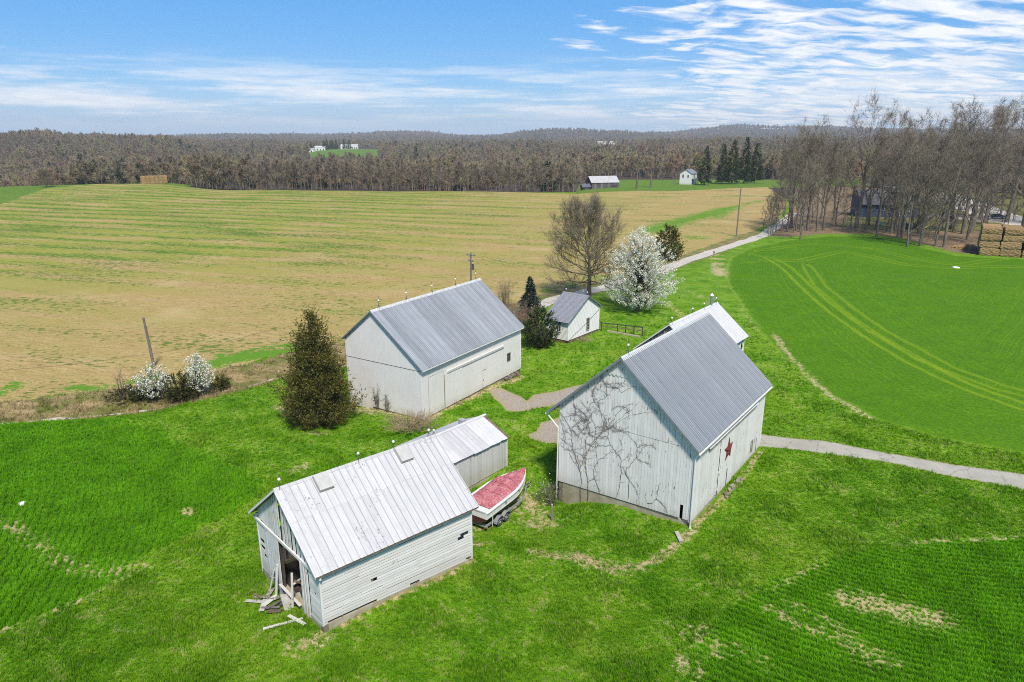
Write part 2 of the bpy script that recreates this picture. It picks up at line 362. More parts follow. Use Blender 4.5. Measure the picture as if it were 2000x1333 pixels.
REGIONS = [
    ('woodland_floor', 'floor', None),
    ('lawn', 'lawn', [polar(-1500, 380), polar(-400, 380), polar(1130, 345), polar(2300, 345), polar(3500, 300), (220, 0), (160, -60), (0, -90), (-160, -60), (-220, 0)]),
    ('leaf_litter', 'litter', PX((1496, 461), (1540, 463), (1620, 457), (1700, 457), (1770, 468), (1812, 480), (1870, 494), (2000, 502), (2500, 508)) + [polar(2700, 420), polar(1560, 430)] + PX((1548, 400), (1530, 432))),
    ('yard_grass', 'yard', PX((1640, 440), (1700, 450), (1850, 452), (2000, 452), (2150, 452), (2150, 395), (1900, 372), (1700, 385))),
    ('meadow', 'meadow', PX((-600, 440), (0, 403), (90, 377), (200, 368), (372, 368), (375, 351), (0, 351), (-600, 360))),
    ('meadow', 'meadow', PX((1122, 381), (1180, 376), (1250, 374), (1320, 375), (1430, 370), (1500, 368), (1560, 366), (1700, 364), (1700, 345), (1380, 345), (1130, 346))),
    ('far_pasture', 'meadow', [polar(604, 1080), polar(735, 1080), polar(742, 1700), polar(600, 1700)]),
    ('far_stubble', 'stubble', [polar(1148, 1500), polar(1222, 1500), polar(1222, 2050), polar(1148, 2050)]),
    ('stubble_field', 'stubble', PX((-500, 450), (0, 402), (90, 376), (200, 367), (370, 367), (700, 370), (1000, 375.5), (1130, 378.5), (1180, 374), (1250, 372), (1320, 373), (1430, 368), (1500, 366), *_stub_low)),
    ('road_verge', 'verge', PX(*_stub_low[2:], (-500, 874), (0, 818), (100, 812), (300, 796), (450, 766), (560, 736), (700, 705), (900, 662), (1000, 630), (1080, 601), (1180, 577), (1250, 554), (1330, 524), (1400, 497), (1490, 464))),
    ('wheat_field', 'wheat', PX(*_wheat_right)),
    ('wheat_field', 'wheat', PX(*_wheat_left)),
    ('wheat_field', 'wheat', PX(*_wheat_front)),
    ('gravel_road', 'gravel', _road_l + _road_r[::-1]),
    ('gravel_road', 'gravel', PX((1740, 366), (1800, 385), (1860, 405), (1920, 428), (2020, 452), (2100, 440), (2000, 425), (1930, 400), (1870, 380), (1800, 366), (1760, 362))),
    ('gravel_drive', 'gravel2', PX((1770, 421), (1840, 427), (1900, 432), (1960, 436), (1960, 428), (1880, 421), (1820, 416), (1770, 414))),
    ('gravel_pad', 'gravel2', PX((954, 768), (964, 762), (980, 763), (998, 772), (1017, 779), (1029, 786), (1042, 774), (1060, 769), (1120, 754), (1200, 735), (1260, 720), (1260, 745), (1160, 775), (1100, 785), (1072, 792), (1050, 797), (1031, 803), (1012, 805), (990, 805), (976, 791), (964, 783))),
    ('gravel_pad', 'gravel2', PX((1029, 842), (1048, 835), (1056, 822), (1083, 814), (1140, 800), (1200, 830), (1150, 865), (1085, 856), (1041, 850))),
    ('driveway', 'asphalt', PX((1350, 820), (1440, 842), (1487, 849), (1600, 862), (1700, 879), (1800, 896), (1900, 912), (2000, 928), (2300, 975), (2300, 1008), (2000, 957), (1900, 937), (1800, 917), (1700, 899), (1600, 886), (1480, 875), (1350, 850))),
]
def inside(P, poly):
    poly = np.asarray(poly); x, y = P[:, 0], P[:, 1]; r = np.zeros(len(P), bool)
    x0, y0 = poly[:, 0], poly[:, 1]; x1, y1 = np.roll(x0, -1), np.roll(y0, -1)
    for a, b, c, d in zip(x0, y0, x1, y1):
        if b == d: continue
        r ^= ((b > y) != (d > y)) & (x < (c - a) * (y - b) / (d - b) + a)
    return r
_rng = np.random.default_rng(7)
def densify(poly, jit):
    out = []; n = len(poly)
    for i in range(n):
        a = np.array(poly[i]); b = np.array(poly[(i + 1) % n]); L = np.hypot(*(b - a))
        d = max(np.hypot(*((a + b) / 2)), 20); stp = max(.7, d * .018); k = int(min(max(1, L / stp), 240))
        for j in range(k):
            p = a + (b - a) * j / k
            if jit and j: p = p + _rng.normal(0, min(jit, stp * .28), 2)
            out.append(tuple(p))
    return out
JIT = {'lawn': 0, 'litter': .5, 'driveway': .06, 'gravel_road': .15, 'stubble_field': .35, 'wheat_field': .15, 'gravel_pad': .3}
POLY = [None if p is None else densify(p, JIT.get(nm, .3)) for nm, _, p in REGIONS]
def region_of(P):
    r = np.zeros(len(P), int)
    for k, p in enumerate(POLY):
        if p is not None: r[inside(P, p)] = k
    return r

TRACKS = [[(1500, 505), (1530, 520), (1560, 550), (1610, 595), (1680, 645), (1780, 705), (1880, 752), (2000, 795), (2300, 880)],
          [(1575, 520), (1600, 560), (1660, 608), (1740, 660), (1850, 720), (1950, 755), (2300, 850)],
          [(1500, 512), (1560, 510), (1640, 492), (1700, 500), (1760, 517), (1850, 524), (1950, 521), (2300, 530)],
          [(1490, 490), (1560, 478), (1640, 478), (1720, 490), (1800, 510), (1870, 518), (2000, 500)]]
# ------------------------------------------------------------------ ground materials
def ground_basics(t):
    g = geo_pos(t)
    return g, t.noise(g, .085, 3.0), t.noise(g, .42, 4.0, .6), t.noise(g, 2.2, 4.0, .62), t.noise(g, 9.0, 3.0, .65)
def col_lawn(t, g, big, mid, fine, grain):
    bare = t.attr('bare')
    st = t.noise(t.mapping(g, (.35, 1.3, 1), (0, 0, R(-30))), .8, 4.0, .6)
    c = t.mix(t.step(mid, .33, .66), (0.086, 0.205, 0.007), (0.164, 0.316, 0.014))
    c = t.mix(t.step(big, .42, .66, 0.0, .6), c, (0.199, 0.326, 0.018))
    c = t.mix(t.step(st, .50, .72, 0.0, .55), c, (0.239, 0.346, 0.024))
    c = t.mix(t.step(fine, .28, .46, .65, 0.0), c, (0.049, 0.145, 0.005))
    c = t.mix(t.step(t.math('ADD', fine, t.math('MULTIPLY', mid, .6)), .84, 1.0, 0.0, .55), c, (.42, .38, .15))
    c = t.mix(t.step(t.noise(g, .19, 4.0, .6), .52, .70, 0.0, .38), c, (0.275, 0.331, 0.041))
    c = t.mix(t.step(t.noise(g, .27, 5.0, .65), .50, .30, 0.0, .45), c, (0.055, 0.165, 0.006))
    c = t.mix(t.step(grain, .30, .72, .45, 0.0), c, (0.049, 0.145, 0.004))
    b = t.math('ADD', bare, t.math('MULTIPLY', t.math('SUBTRACT', fine, .5), 1.5))
    straw = t.mix(t.step(grain, .3, .7), (.36, .27, .14), (.55, .44, .26))
    return t.mix(t.step(b, .38, .72, 0.0, .95), c, straw)
def col_wheat(t, g, big, mid, fine, grain):
    e = t.attr('edge'); bare = t.attr('bare')
    c = t.mix(t.step(mid, .3, .7), (0.085, 0.204, 0.005), (0.128, 0.276, 0.007))
    c = t.mix(t.step(big, .45, .7, 0.0, .55), c, (0.163, 0.300, 0.009))
    line = t.noise(None, 1.6, 3.0, .6, '1D', e)
    c = t.mix(t.step(line, .48, .66, 0.0, .28), c, (0.185, 0.371, 0.008))
    c = t.mix(t.step(t.noise(None, 5.5, 2.0, .6, '1D', e), .40, .60, .48, 0.0), c, (0.048, 0.137, 0.003))
    c = t.mix(t.step(t.noise(g, 2.8, 4.0, .72), .40, .60, .60, 0.0), c, (.040, .115, .004))
    c = t.mix(t.step(grain, .3, .65, .60, 0.0), c, (0.042, 0.126, 0.003))
    c = t.mix(t.step(fine, .55, .75, 0.0, .25), c, (0.152, 0.395, 0.008))
    for k in range(len(TRACKS)):
        tk = t.math('ADD', t.math('ABSOLUTE', t.math('SUBTRACT', t.math('ABSOLUTE', t.attr('track%d' % k)), .95)), t.math('MULTIPLY', t.math('SUBTRACT', mid, .5), 1.0))
        c = t.mix(t.step(tk, .0, .60, (.42, .36, .32, .30)[k], 0.0), c, (0.272, 0.371, 0.016))
    b = t.math('ADD', bare, t.math('MULTIPLY', t.math('SUBTRACT', fine, .5), 1.5))
    c = t.mix(t.step(b, .36, .75, 0.0, .9), c, t.mix(t.step(grain, .3, .7), (.36, .28, .12), (.55, .43, .24)))
    return c
def ground_mat(kind):
    m, t, b = new_mat(kind + ' ground'); B = ground_basics(t); g, big, mid, fine, grain = B
    hgt, st_, ds = grain, .55, .10
    if kind == 'lawn':
        c = col_lawn(t, *B); ew = t.attr('edge')
        k = t.math('ADD', ew, t.math('ADD', t.math('MULTIPLY', t.math('SUBTRACT', fine, .5), 2.0), t.math('MULTIPLY', t.math('SUBTRACT', mid, .42), 2.2)))
        c = t.mix(t.step(k, -.15, .35, .6, 0.0), c, (.36, .33, .12))
        hgt = t.math('ADD', t.math('MULTIPLY', fine, .7), grain)
    elif kind == 'wheat':
        c = col_wheat(t, *B); e = t.attr('edge')
        k = t.math('ADD', e, t.math('MULTIPLY', t.math('SUBTRACT', fine, .5), 2.2))
        c = t.mix(t.step(k, .1, .8), col_lawn(t, *B), c)
    elif kind == 'meadow':
        c = t.mix(t.step(mid, .3, .7), (.085, .165, .018), (.135, .215, .028))
        c = t.mix(t.step(t.noise(t.mapping(g, (.2, 1, 1)), .12, 3.0), .5, .7, 0.0, .5), c, (.16, .22, .03))
    elif kind == 'yard':
        c = t.mix(t.step(mid, .35, .7), (.16, .17, .045), (.22, .17, .075)); c = t.mix(t.step(grain, .35, .7, .5, 0.0), c, (.10, .12, .03))
    elif kind == 'litter':
        c = t.mix(t.step(fine, .3, .7), (.20, .14, .08), (.33, .24, .145)); c = t.mix(t.step(mid, .52, .72, 0.0, .6), c, (.12, .13, .04))
        c = t.mix(t.step(grain, .35, .62, .6, 0.0), c, (.085, .055, .03))
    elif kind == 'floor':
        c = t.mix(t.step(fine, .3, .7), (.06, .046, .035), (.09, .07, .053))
    elif kind == 'verge':
        long = t.noise(t.mapping(g, (.5, 2.0, 1), (0, 0, R(-40))), .8, 4.0, .6)
        c = t.mix(t.step(long, .35, .65), (.18, .14, .06), (.38, .29, .145)); c = t.mix(t.step(mid, .44, .62, 0.0, .85), c, (.13, .18, .03))
        c = t.mix(t.step(grain, .35, .6, .5, 0.0), c, (.09, .065, .03))
    elif kind == 'stubble':
        s = t.attr('row'); weed = t.attr('weed'); tn = t.attr('tint')
        ax = t.attr('along')
        rv = t.comb(t.math('MULTIPLY', ax, .030), t.math('MULTIPLY', s, .150), 0.0)
        stripe = t.noise(rv, 1.0, 2.0, .5)
        per = t.math('SINE', t.math('ADD', t.math('MULTIPLY', s, .60), t.math('MULTIPLY', t.noise(t.mapping(g, (.012, .012, 1)), 1.0, 2.0), 5.0)))
        clump = t.noise(t.comb(t.math('MULTIPLY', ax, .34), t.math('MULTIPLY', s, .62), 0.0), 1.0, 6.0, .72)
        drill = t.noise(t.comb(t.math('MULTIPLY', ax, .30), t.math('MULTIPLY', s, 2.2), 0.0), 1.0, 3.0, .6)
        c = t.mix(t.step(drill, .3, .7), (.395, .27, .108), (.53, .385, .17))
        c = t.mix(t.step(t.noise(g, 3.2, 4.0, .7), .36, .62, .62, 0.0), c, (.255, .165, .062))
        c = t.mix(t.step(big, .5, .75, 0.0, .45), c, (.54, .41, .215))
        olive = t.math('MULTIPLY', t.step(t.math('ADD', stripe, t.math('MULTIPLY', mid, .25)), .44, .72), t.math('ADD', t.math('MULTIPLY', tn, .98), .14), clamp=True)
        c = t.mix(olive, c, (.29, .28, .055))
        gm = t.math('ADD', t.math('ADD', t.math('MULTIPLY', per, .13), clump), t.math('MULTIPLY', stripe, .22)); gm = t.math('SUBTRACT', gm, .10)
        gm = t.math('ADD', gm, t.math('MULTIPLY', t.math('SUBTRACT', fine, .5), .55))
        gm = t.math('ADD', gm, t.math('MULTIPLY', t.math('SUBTRACT', tn, .5), .26))
        c = t.mix(t.step(gm, .655, .80, 0.0, .88), c, t.mix(t.step(grain, .3, .7), (.075, .17, .018), (.15, .25, .03)))
        c = t.mix(t.step(t.math('ADD', gm, t.math('MULTIPLY', grain, .4)), .96, 1.10, 0.0, .7), c, (.045, .125, .012))
        fl = t.math('ADD', t.noise(t.mapping(g, (.8, 1.4, 1)), 1.1, 5.0, .68), t.math('MULTIPLY', t.math('SUBTRACT', t.noise(t.comb(t.math('MULTIPLY', ax, .028), t.math('MULTIPLY', s, .11), 3.0), 1.0, 3.0), .5), .62))
        fl = t.math('ADD', fl, t.math('MULTIPLY', tn, .045))
        c = t.mix(t.step(fl, .578, .65, 0.0, .85), c, t.mix(t.step(grain, .3, .7), (.040, .105, .010), (.11, .19, .022)))
        wm = t.math('ADD', t.math('MULTIPLY', weed, .56), t.math('ADD', t.math('MULTIPLY', t.math('SUBTRACT', mid, .5), .9), t.math('MULTIPLY', t.math('SUBTRACT', fine, .5), 1.3)))
        wm = t.math('MULTIPLY', t.step(weed, .02, .15), t.step(wm, .26, .46))
        c = t.mix(wm, c, t.mix(t.step(grain, .3, .7), (.075, .19, .014), (.15, .29, .026)))
        fu = t.math('ABSOLUTE', t.math('ADD', t.attr('furrow'), t.math('MULTIPLY', t.math('SUBTRACT', mid, .5), .5)))
        c = t.mix(t.step(fu, .06, .22, .65, 0.0), c, (.20, .125, .06))
        hgt = t.math('ADD', drill, grain); st_, ds = .6, .12
    elif kind == 'gravel':
        c = t.mix(t.step(fine, .3, .7), (.43, .385, .32), (.60, .545, .46)); c = t.mix(t.step(mid, .55, .75, 0.0, .5), c, (.36, .32, .25))
    elif kind == 'gravel2':
        c = t.mix(t.step(grain, .3, .7), (.25, .21, .165), (.42, .36, .29)); c = t.mix(t.step(fine, .52, .72, 0.0, .5), c, (.34, .29, .22))
        e = t.attr('edge'); k = t.math('ADD', e, t.math('MULTIPLY', t.math('SUBTRACT', fine, .5), 2.0))
        c = t.mix(t.step(k, .0, .6, .8, 0.0), c, (.33, .27, .14)); c = t.mix(t.step(mid, .62, .70, 0.0, .5), c, (.10, .16, .02))
    else:
        e = t.attr('edge'); crack = t.node('ShaderNodeTexVoronoi', {0: g}, feature='DISTANCE_TO_EDGE'); crack.inputs['Scale'].default_value = .35
        c = t.mix(t.step(mid, .3, .7), (.36, .34, .275), (.46, .435, .355)); c = t.mix(t.step(grain, .3, .7, .4, 0.0), c, (.27, .235, .19))
        ck = t.math('ADD', crack.outputs[0], t.math('MULTIPLY', t.math('SUBTRACT', fine, .5), .15))
        c = t.mix(t.step(ck, .0, .02, .35, 0.0), c, (.10, .09, .07))
        k = t.math('ADD', e, t.math('MULTIPLY', t.math('SUBTRACT', fine, .5), .8)); c = t.mix(t.step(k, .0, .25, .85, 0.0), c, (.25, .21, .12)); st_ = .2
    t.put(b.inputs['Base Color'], c); b.inputs['Roughness'].default_value = .95; b.inputs['Specular IOR Level'].default_value = .08
    bump(t, b, hgt, st_, ds)
    return m
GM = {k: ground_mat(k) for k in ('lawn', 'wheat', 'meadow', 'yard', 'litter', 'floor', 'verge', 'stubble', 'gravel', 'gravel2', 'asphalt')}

# ------------------------------------------------------------------ one triangulated sheet, cut along the region borders
BARE_LINES = [  # worn or dead grass: photo polyline, width in metres, strength
    ([(1040, 1067), (1075, 1078), (1120, 1083), (1160, 1098), (1200, 1108), (1250, 1104)], .5, .66), ([(1110, 1082), (1150, 1090), (1180, 1106), (1220, 1108)], .8, .58),
    ([(1250, 1104), (1290, 1085), (1318, 1064), (1335, 1050), (1352, 1040)], .36, .68), ([(580, 1262), (625, 1248)], .75, .62), ([(1035, 1000), (1075, 1005)], .9, .6), ([(1000, 975), (1030, 950), (1060, 985)], .9, .62),
    ([(1352, 1035), (1400, 985), (1450, 935), (1485, 888)], .28, .68), ([(826, 826), (870, 803), (930, 775), (1017, 735)], .6, .7), ([(690, 800), (770, 812), (824, 826)], 1.1, .62),
    ([(640, 1234), (750, 1180), (860, 1130), (924, 1097)], .25, .7), ([(1020, 688), (985, 735)], .5, .6), ([(926, 1063), (965, 1055)], .2, .7), ([(975, 1000), (930, 1015)], .8, .55),
    ([(1190, 590), (1230, 580)], 1.0, .5), ([(1300, 600), (1330, 625), (1350, 650)], .9, .5), ([(1280, 585), (1340, 575), (1380, 590)], 1.5, .4), ([(1400, 500), (1405, 540)], 1.5, .7), ([(600, 905), (570, 917)], .6, .55), ([(540, 795), (565, 805)], .6, .6), ([(600, 845), (640, 848)], .5, .5),
    ([(1108, 676), (1150, 662), (1170, 652)], .6, .6), ([(1180, 640), (1250, 655)], .5, .5),
    ([(0, 1226), (60, 1200), (130, 1173), (260, 1110)], .28, .6), ([(1505, 1156), (1560, 1123), (1610, 1098)], .4, .5), ([(1365, 1240), (1395, 1270)], .9, .58), ([(1500, 1190), (1560, 1225), (1660, 1250)], .5, .62), ([(1540, 1178), (1600, 1205), (1660, 1235)], .45, .58), ([(1660, 1170), (1730, 1185), (1800, 1205), (1830, 1210)], 1.1, .70), ([(1660, 1250), (1690, 1282), (1735, 1290)], .9, .62), ([(1330, 1290), (1360, 1310)], .6, .6), ([(1450, 1265), (1490, 1290)], .7, .5),
    ([(1790, 1060), (1850, 1057), (2000, 1051)], .3, .6), ([(1510, 655), (1545, 700), (1620, 772), (1700, 818)], .5, .62), ([(1440, 600), (1480, 652)], .4, .45), ([(0, 1010), (60, 1045), (110, 1090), (190, 1110), (270, 1100)], .9, .5), ([(360, 990), (372, 996)], .4, .7),
]
WEED = [([(1420, 408), (1380, 420), (1330, 432), (1290, 445), (1270, 452)], 7, 1.0), ([(1490, 392), (1440, 402), (1400, 425)], 4, .8), ([(1500, 455), (1440, 462), (1400, 462), (1350, 465)], 3.5, .9), ([(1330, 475), (1300, 490)], 4, .7), ([(1330, 400), (1250, 402), (1200, 405)], 4, .5),
        ([(1250, 385), (1400, 384), (1500, 383)], 6, .75), ([(575, 690), (520, 697), (450, 705), (400, 720)], 2.2, 1.3), ([(560, 676), (490, 690), (430, 698)], 1.3, .9), ([(140, 758), (190, 760), (240, 752), (300, 740)], 1.2, 1.1), ([(0, 768), (35, 750)], 1.5, .9), ([(960, 600), (1000, 575), (1060, 560)], 3, .35), ([(180, 370), (400, 372), (700, 376)], 7, .4), ([(1075, 575), (1180, 545)], 3, .7), ([(830, 590), (900, 575)], 2.5, .4), ([(700, 615), (640, 612)], 2.2, .5)]
def build_ground():
    ang = np.concatenate([np.arange(-43, 43.01, .36), np.arange(47, 313, 5.5)])
    rr = np.concatenate([[3, 9, 15], np.arange(20, 76, .5), np.arange(77, 140, 1.3), 141 * 1.042 ** np.arange(0, 104)])
    A, RR = np.meshgrid(np.radians(ang), rr); A = A + _rng.normal(0, .0006, A.shape)
    P = np.stack([np.sin(A) * RR, np.cos(A) * RR], -1).reshape(-1, 2)
    sparse = (np.abs(((np.degrees(A).ravel() + 180) % 360) - 180) > 44) & (RR.ravel() < 700) & (np.arange(len(P)) % 3 > 0)
    P = P[~sparse]
    verts = [Vector(p) for p in P]; edges = []
    for poly in POLY:
        if poly is None: continue
        i = len(verts); n = len(poly); verts += [Vector(p) for p in poly]; edges += [(i + k, i + (k + 1) % n) for k in range(n)]
    v, e, f, *_ = delaunay_2d_cdt(verts, edges, [], 0, 1e-4)
    V = np.array([(q.x, q.y) for q in v]); F = np.array(f)
    reg = region_of(V[F].mean(1))
    Z = H(V)
    near = np.hypot(V[:, 0], V[:, 1]) < 260
    bare = np.zeros(len(V))
    for pts, w, st in BARE_LINES:
        d, _ = line_dist(V[near], [G0(*q) for q in pts]); bare[near] = np.maximum(bare[near], st * np.clip(1.25 - d / w * .6, 0, 1))
    tracks = []
    for pts in TRACKS:
        tr = np.full(len(V), 9.0); d, sd = line_dist(V[near], [G0(*q) for q in pts]); tr[near] = np.clip(d * sd, -9, 9); tracks.append(tr)
    segs = [np.array(p) for (nm, kd, _), p in zip(REGIONS, POLY) if kd == 'wheat']
    ew = np.full(len(V), 9.0)
    for sgs in segs:
        d, _ = seg_dist(V[near], sgs, np.roll(sgs, -1, 0)); ew[near] = np.minimum(ew[near], d)
    groups = {}
    for k, (nm, kd, _) in enumerate(REGIONS): groups.setdefault(k, (nm, kd))
    for k, (nm, kd) in groups.items():
        fk = F[reg == k]
        if not len(fk): continue
        ids, inv = np.unique(fk, return_inverse=True); fk2 = inv.reshape(-1, 3)
        co = np.column_stack([V[ids], Z[ids]])
        me = np_mesh(nm, co, fk2, GM[kd]); n = len(ids)
        def put(name, arr): a = me.attributes.new(name, 'FLOAT', 'POINT'); a.data.foreach_set('value', np.ascontiguousarray(arr, dtype=np.float32))
        put('bare', bare[ids]); [put('track%d' % i, tr[ids]) for i, tr in enumerate(tracks) if kd == 'wheat']
        if kd == 'lawn': put('edge', ew[ids])
        elif POLY[k] is not None and kd in ('wheat', 'gravel2', 'asphalt'):
            s_ = np.array(POLY[k]); d, _ = seg_dist(V[ids], s_, np.roll(s_, -1, 0)); put('edge', d)
        if kd == 'stubble':
            x, y = V[ids, 0], V[ids, 1]
            curve = .0011 * np.maximum(-x - 20, 0) ** 1.75
            a = R(-19); row = -x * math.sin(a) + y * math.cos(a) + curve; al = x * math.cos(a) + y * math.sin(a)
            put('row', row); put('along', al)
            lf = np.clip((70 - x + (y - 150) * .15) / 150, 0, 1) * np.clip((y - 70) / 90, .15, 1); put('tint', lf)
            wd = np.zeros(n)
            for pts, w, st in WEED:
                d, _ = line_dist(V[ids], [G0(*q) for q in pts]); wd = np.maximum(wd, st * np.clip(1.2 - d / w, 0, 1))
            put('weed', wd)
            d, sd = line_dist(V[ids], [G0(*q) for q in ((-200, 745), (0, 725), (150, 712), (300, 693), (450, 668), (580, 636))]); put('furrow', d * sd)
        me.polygons.foreach_set('use_smooth', [True] * len(fk2))
        o = link(bpy.data.objects.new(nm, me)); o['kind'] = 'structure'
build_ground()
# ------------------------------------------------------------------ building kit
PAINT = M_paint('weathered white boards', peel=.635)
PAINT_OLD = M_paint('peeling white boards', peel=.63, grime=.5, rand=.22)
PAINT_CLEAN = M_paint('white painted boards', (.82, .785, .74), peel=.86, grime=.18, rand=.05)
PAINT_H = M_paint('white lap boards', (.79, .755, .71), peel=.69, grime=.35, vert=False, rand=.16)
PAINT_LAP = M_paint('clean white clapboards', (.83, .80, .76), peel=.85, grime=.15, vert=False, rand=.04)
TRIM = M_paint('white trim', (.79, .755, .71), peel=.80, grime=.25, rand=.1)
WOOD_GREY = M_plain('bare grey boards', (.27, .24, .20), .85, var=.45, scale=2.0, rand=.35)
WOOD_OLD = M_paint('boards with the paint nearly gone', (.55, .53, .49), (.20, .165, .13), peel=.44, grime=.6, rand=.25)
WOOD_BROWN = M_plain('brown planks', (.24, .17, .11), .8, var=.5, scale=3.0, rand=.3)
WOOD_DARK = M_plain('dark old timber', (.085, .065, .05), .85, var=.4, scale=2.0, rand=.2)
CONCRETE = M_plain('stained foundation', (.43, .38, .27), .9, col2=(.30, .25, .15), scale=1.2)
STONE = M_plain('field stones', (.30, .25, .20), .9, var=.45, scale=4.0, rand=.35)
BRICK = M_plain('red brown brick', (.26, .15, .10), .9, var=.35, scale=6.0, rand=.2)
METAL = M_roof('galvanised sheet', (.245, .265, .285), (.30, .32, .34), .25, .5, .08, rust=.93, seam=(.2375, .119, .02, .8, (.10, .115, .135)))
METAL2 = M_roof('streaked galvanised sheet', (.26, .28, .30), (.46, .475, .49), .25, .5, .24, rust=.95, streak=(9, .12, 1), seam=(.225, .1125, .02, .55, (.13, .145, .165)))
TIN = M_roof('white painted tin', (.50, .488, .478), (.60, .585, .57), .0, .5, .08, rust=.655, rustcol=(.22, .18, .15), seam=(.43, .02, .03, .55, (.33, .32, .33)))
TIN_CLEAN = M_roof('clean white tin', (.56, .545, .535), (.66, .645, .63), .0, .45, .05, rust=.88, seam=(.55, .02, .04, .25, (.45, .44, .43)))
TRIM_METAL = M_plain('grey metal edge', (.26, .29, .31), .45, metal=.3, var=.2)
RUST = M_plain('rusty iron', (.22, .105, .06), .8, var=.4, scale=5)
IRON = M_plain('weathered iron', (.16, .15, .145), .6, metal=.5, var=.3)
BALL = M_plain('white glass ball', (.85, .85, .85), .25, var=.05)
GLASS = M_plain('dark window glass', (.035, .045, .055), .3, var=.3, spec=.9)
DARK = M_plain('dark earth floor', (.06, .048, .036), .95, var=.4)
SHINGLE_G = M_plain('grey asphalt shingles', (.215, .215, .235), .9, col2=(.33, .33, .35), scale=6.0, rand=.1)
def v2(q): return Vector(q)
def child(mb, name, m, root, label=None):
    o = mb.build(name, m, root)
    if label: o['label'] = label
    return o
class Frame:
    """gable roof: u along the ridge, v across; z(v) is the roof's underside"""
    def __init__(s, W, L, he, hr, rv, ov, oe, oel=None):
        s.W, s.L, s.he, s.hr, s.rv, s.ov, s.oe = W, L, he, hr, rv, ov, oe; s.oel = oe if oel is None else oel
        s.sl = (hr - he) / rv
    def z(s, v): return s.hr - s.sl * abs(v - s.rv)
def gable_pts(fr, va, vb, zb, dz=0.0, zt=None):
    """polygon of the gable between va and vb, from zb up to the roof (or zt)"""
    top = lambda v: min(fr.z(v) - dz, zt if zt is not None else 1e9)
    pts = [(va, zb), (vb, zb), (vb, top(vb))]
    if va < fr.rv < vb: pts.append((fr.rv, top(fr.rv)))
    pts.append((va, top(va))); return pts
def gable_boards(fr, va, vb, width, zb, ztop=None, proud=.03, base=0.0, m=PAINT, root=None, mb=None, gap=.012, name='board', rng=None, skip=(), far=False, drop=.0):
    """upright boards on the gable plane; each a part (or all into mb)"""
    rng = rng or random.Random(1); n = max(1, round((vb - va) / width)); w = (vb - va) / n
    for k in range(n):
        a, b = va + k * w + gap / 2, va + (k + 1) * w - gap / 2; c = (a + b) / 2
        if b - a < .02: continue
        z0 = zb(c) if callable(zb) else zb; z1 = ztop(c) if callable(ztop) else ztop
        dead = False
        for (s0, s1, q0, q1) in skip:
            if s0 < c < s1:
                if q1 > 90: dead = True
                else: z0 = max(z0, q1 + rng.uniform(-.06, .06))
        if dead: continue
        z0 += rng.uniform(-drop, drop); t = proud + rng.uniform(-.006, .006)
        pts = gable_pts(fr, a, b, z0, .02, z1)
        if min(p[1] for p in pts[2:]) - z0 < .05: continue
        q = MB() if mb is None else mb
        if far: q.prism(pts, lambda v, z: (fr.L + base, v, z), lambda v, z: (fr.L + base + t, v, z))
        else: q.prism(pts, lambda v, z: (-base - t, v, z), lambda v, z: (-base, v, z))
        if mb is None: child(q, name, m, root)
def side_boards(ua, ub, width, zb, zt, proud=.03, base=0.0, v0=0.0, sgn=-1, m=PAINT, root=None, mb=None, gap=.012, name='board', rng=None, skip=()):
    rng = rng or random.Random(2); n = max(1, round((ub - ua) / width)); w = (ub - ua) / n
    for k in range(n):
        a, b = ua + k * w + gap / 2, ua + (k + 1) * w - gap / 2; c = (a + b) / 2
        z0 = zb(c) if callable(zb) else zb
        if any(s0 < c < s1 and q1 > 90 for s0, s1, q0, q1 in skip): continue
        for (s0, s1, q0, q1) in skip:
            if s0 < c < s1: z0 = max(z0, q1 + rng.uniform(-.05, .05))
        z0 += rng.uniform(-.02, .02); t = proud + rng.uniform(-.006, .006)
        q = MB() if mb is None else mb
        y0, y1 = sorted((v0 + sgn * base, v0 + sgn * (base + t)))
        q.box(a, b, y0, y1, z0, zt)
        if mb is None: child(q, name, m, root)
def shell(fr, root, zb, m=WOOD_GREY, name='wall', near=True, zfloor=None, right=True, near_parts=None, left=True):
    """the plain walls behind the boards"""
    T = .06
    if near:
        q = MB()
        for (a, b, z0, z1) in (near_parts or [(0, fr.W, zb, None)]):
            q.prism(gable_pts(fr, a, b, z0, .03, z1), lambda v, z: (0, v, z), lambda v, z: (T, v, z))
        child(q, name, m, root)
    q = MB(); q.prism(gable_pts(fr, 0, fr.W, zb, .03), lambda v, z: (fr.L - T, v, z), lambda v, z: (fr.L, v, z)); child(q, name, m, root)
    if right: q = MB(); q.box(T, fr.L - T, 0, T, zb, fr.z(0) - .03); child(q, name, m, root)
    if left: q = MB(); q.box(T, fr.L - T, fr.W - T, fr.W, zb, fr.z(fr.W) - .03); child(q, name, m, root)
def slope_frame(fr, side):
    al = math.atan(fr.sl); c, s = math.cos(al), math.sin(al)
    return (Vector((-1, 0, 0)), Vector((0, -c, -s)), Vector((0, -s, c))) if side == 'r' else (Vector((1, 0, 0)), Vector((0, c, -s)), Vector((0, s, c)))
def place(o, fr, side, u, t=0.0, lift=0.0, tilt=0.0):
    ax, ay, az = slope_frame(fr, side)
    p = Vector((u, fr.rv, fr.hr)) + ay * t + az * lift
    M = Matrix((ax, ay, az)).transposed().to_4x4(); M.translation = p
    o.matrix_local = M @ Matrix.Rotation(tilt, 4, 'X')
def slope_len(fr, side):
    c = math.cos(math.atan(fr.sl))
    return (fr.rv + fr.oe) / c if side == 'r' else (fr.W - fr.rv + fr.oel) / c
def panel_mesh(name, prof, L, thick, m, t0=0.0):
    q = MB(); low = [(x, -thick) for x, h in (prof[-1], prof[0])]
    q.prism([(x, h) for x, h in prof] + low, lambda x, h: (x, t0, h), lambda x, h: (x, L, h)); return q.mesh(name, m)
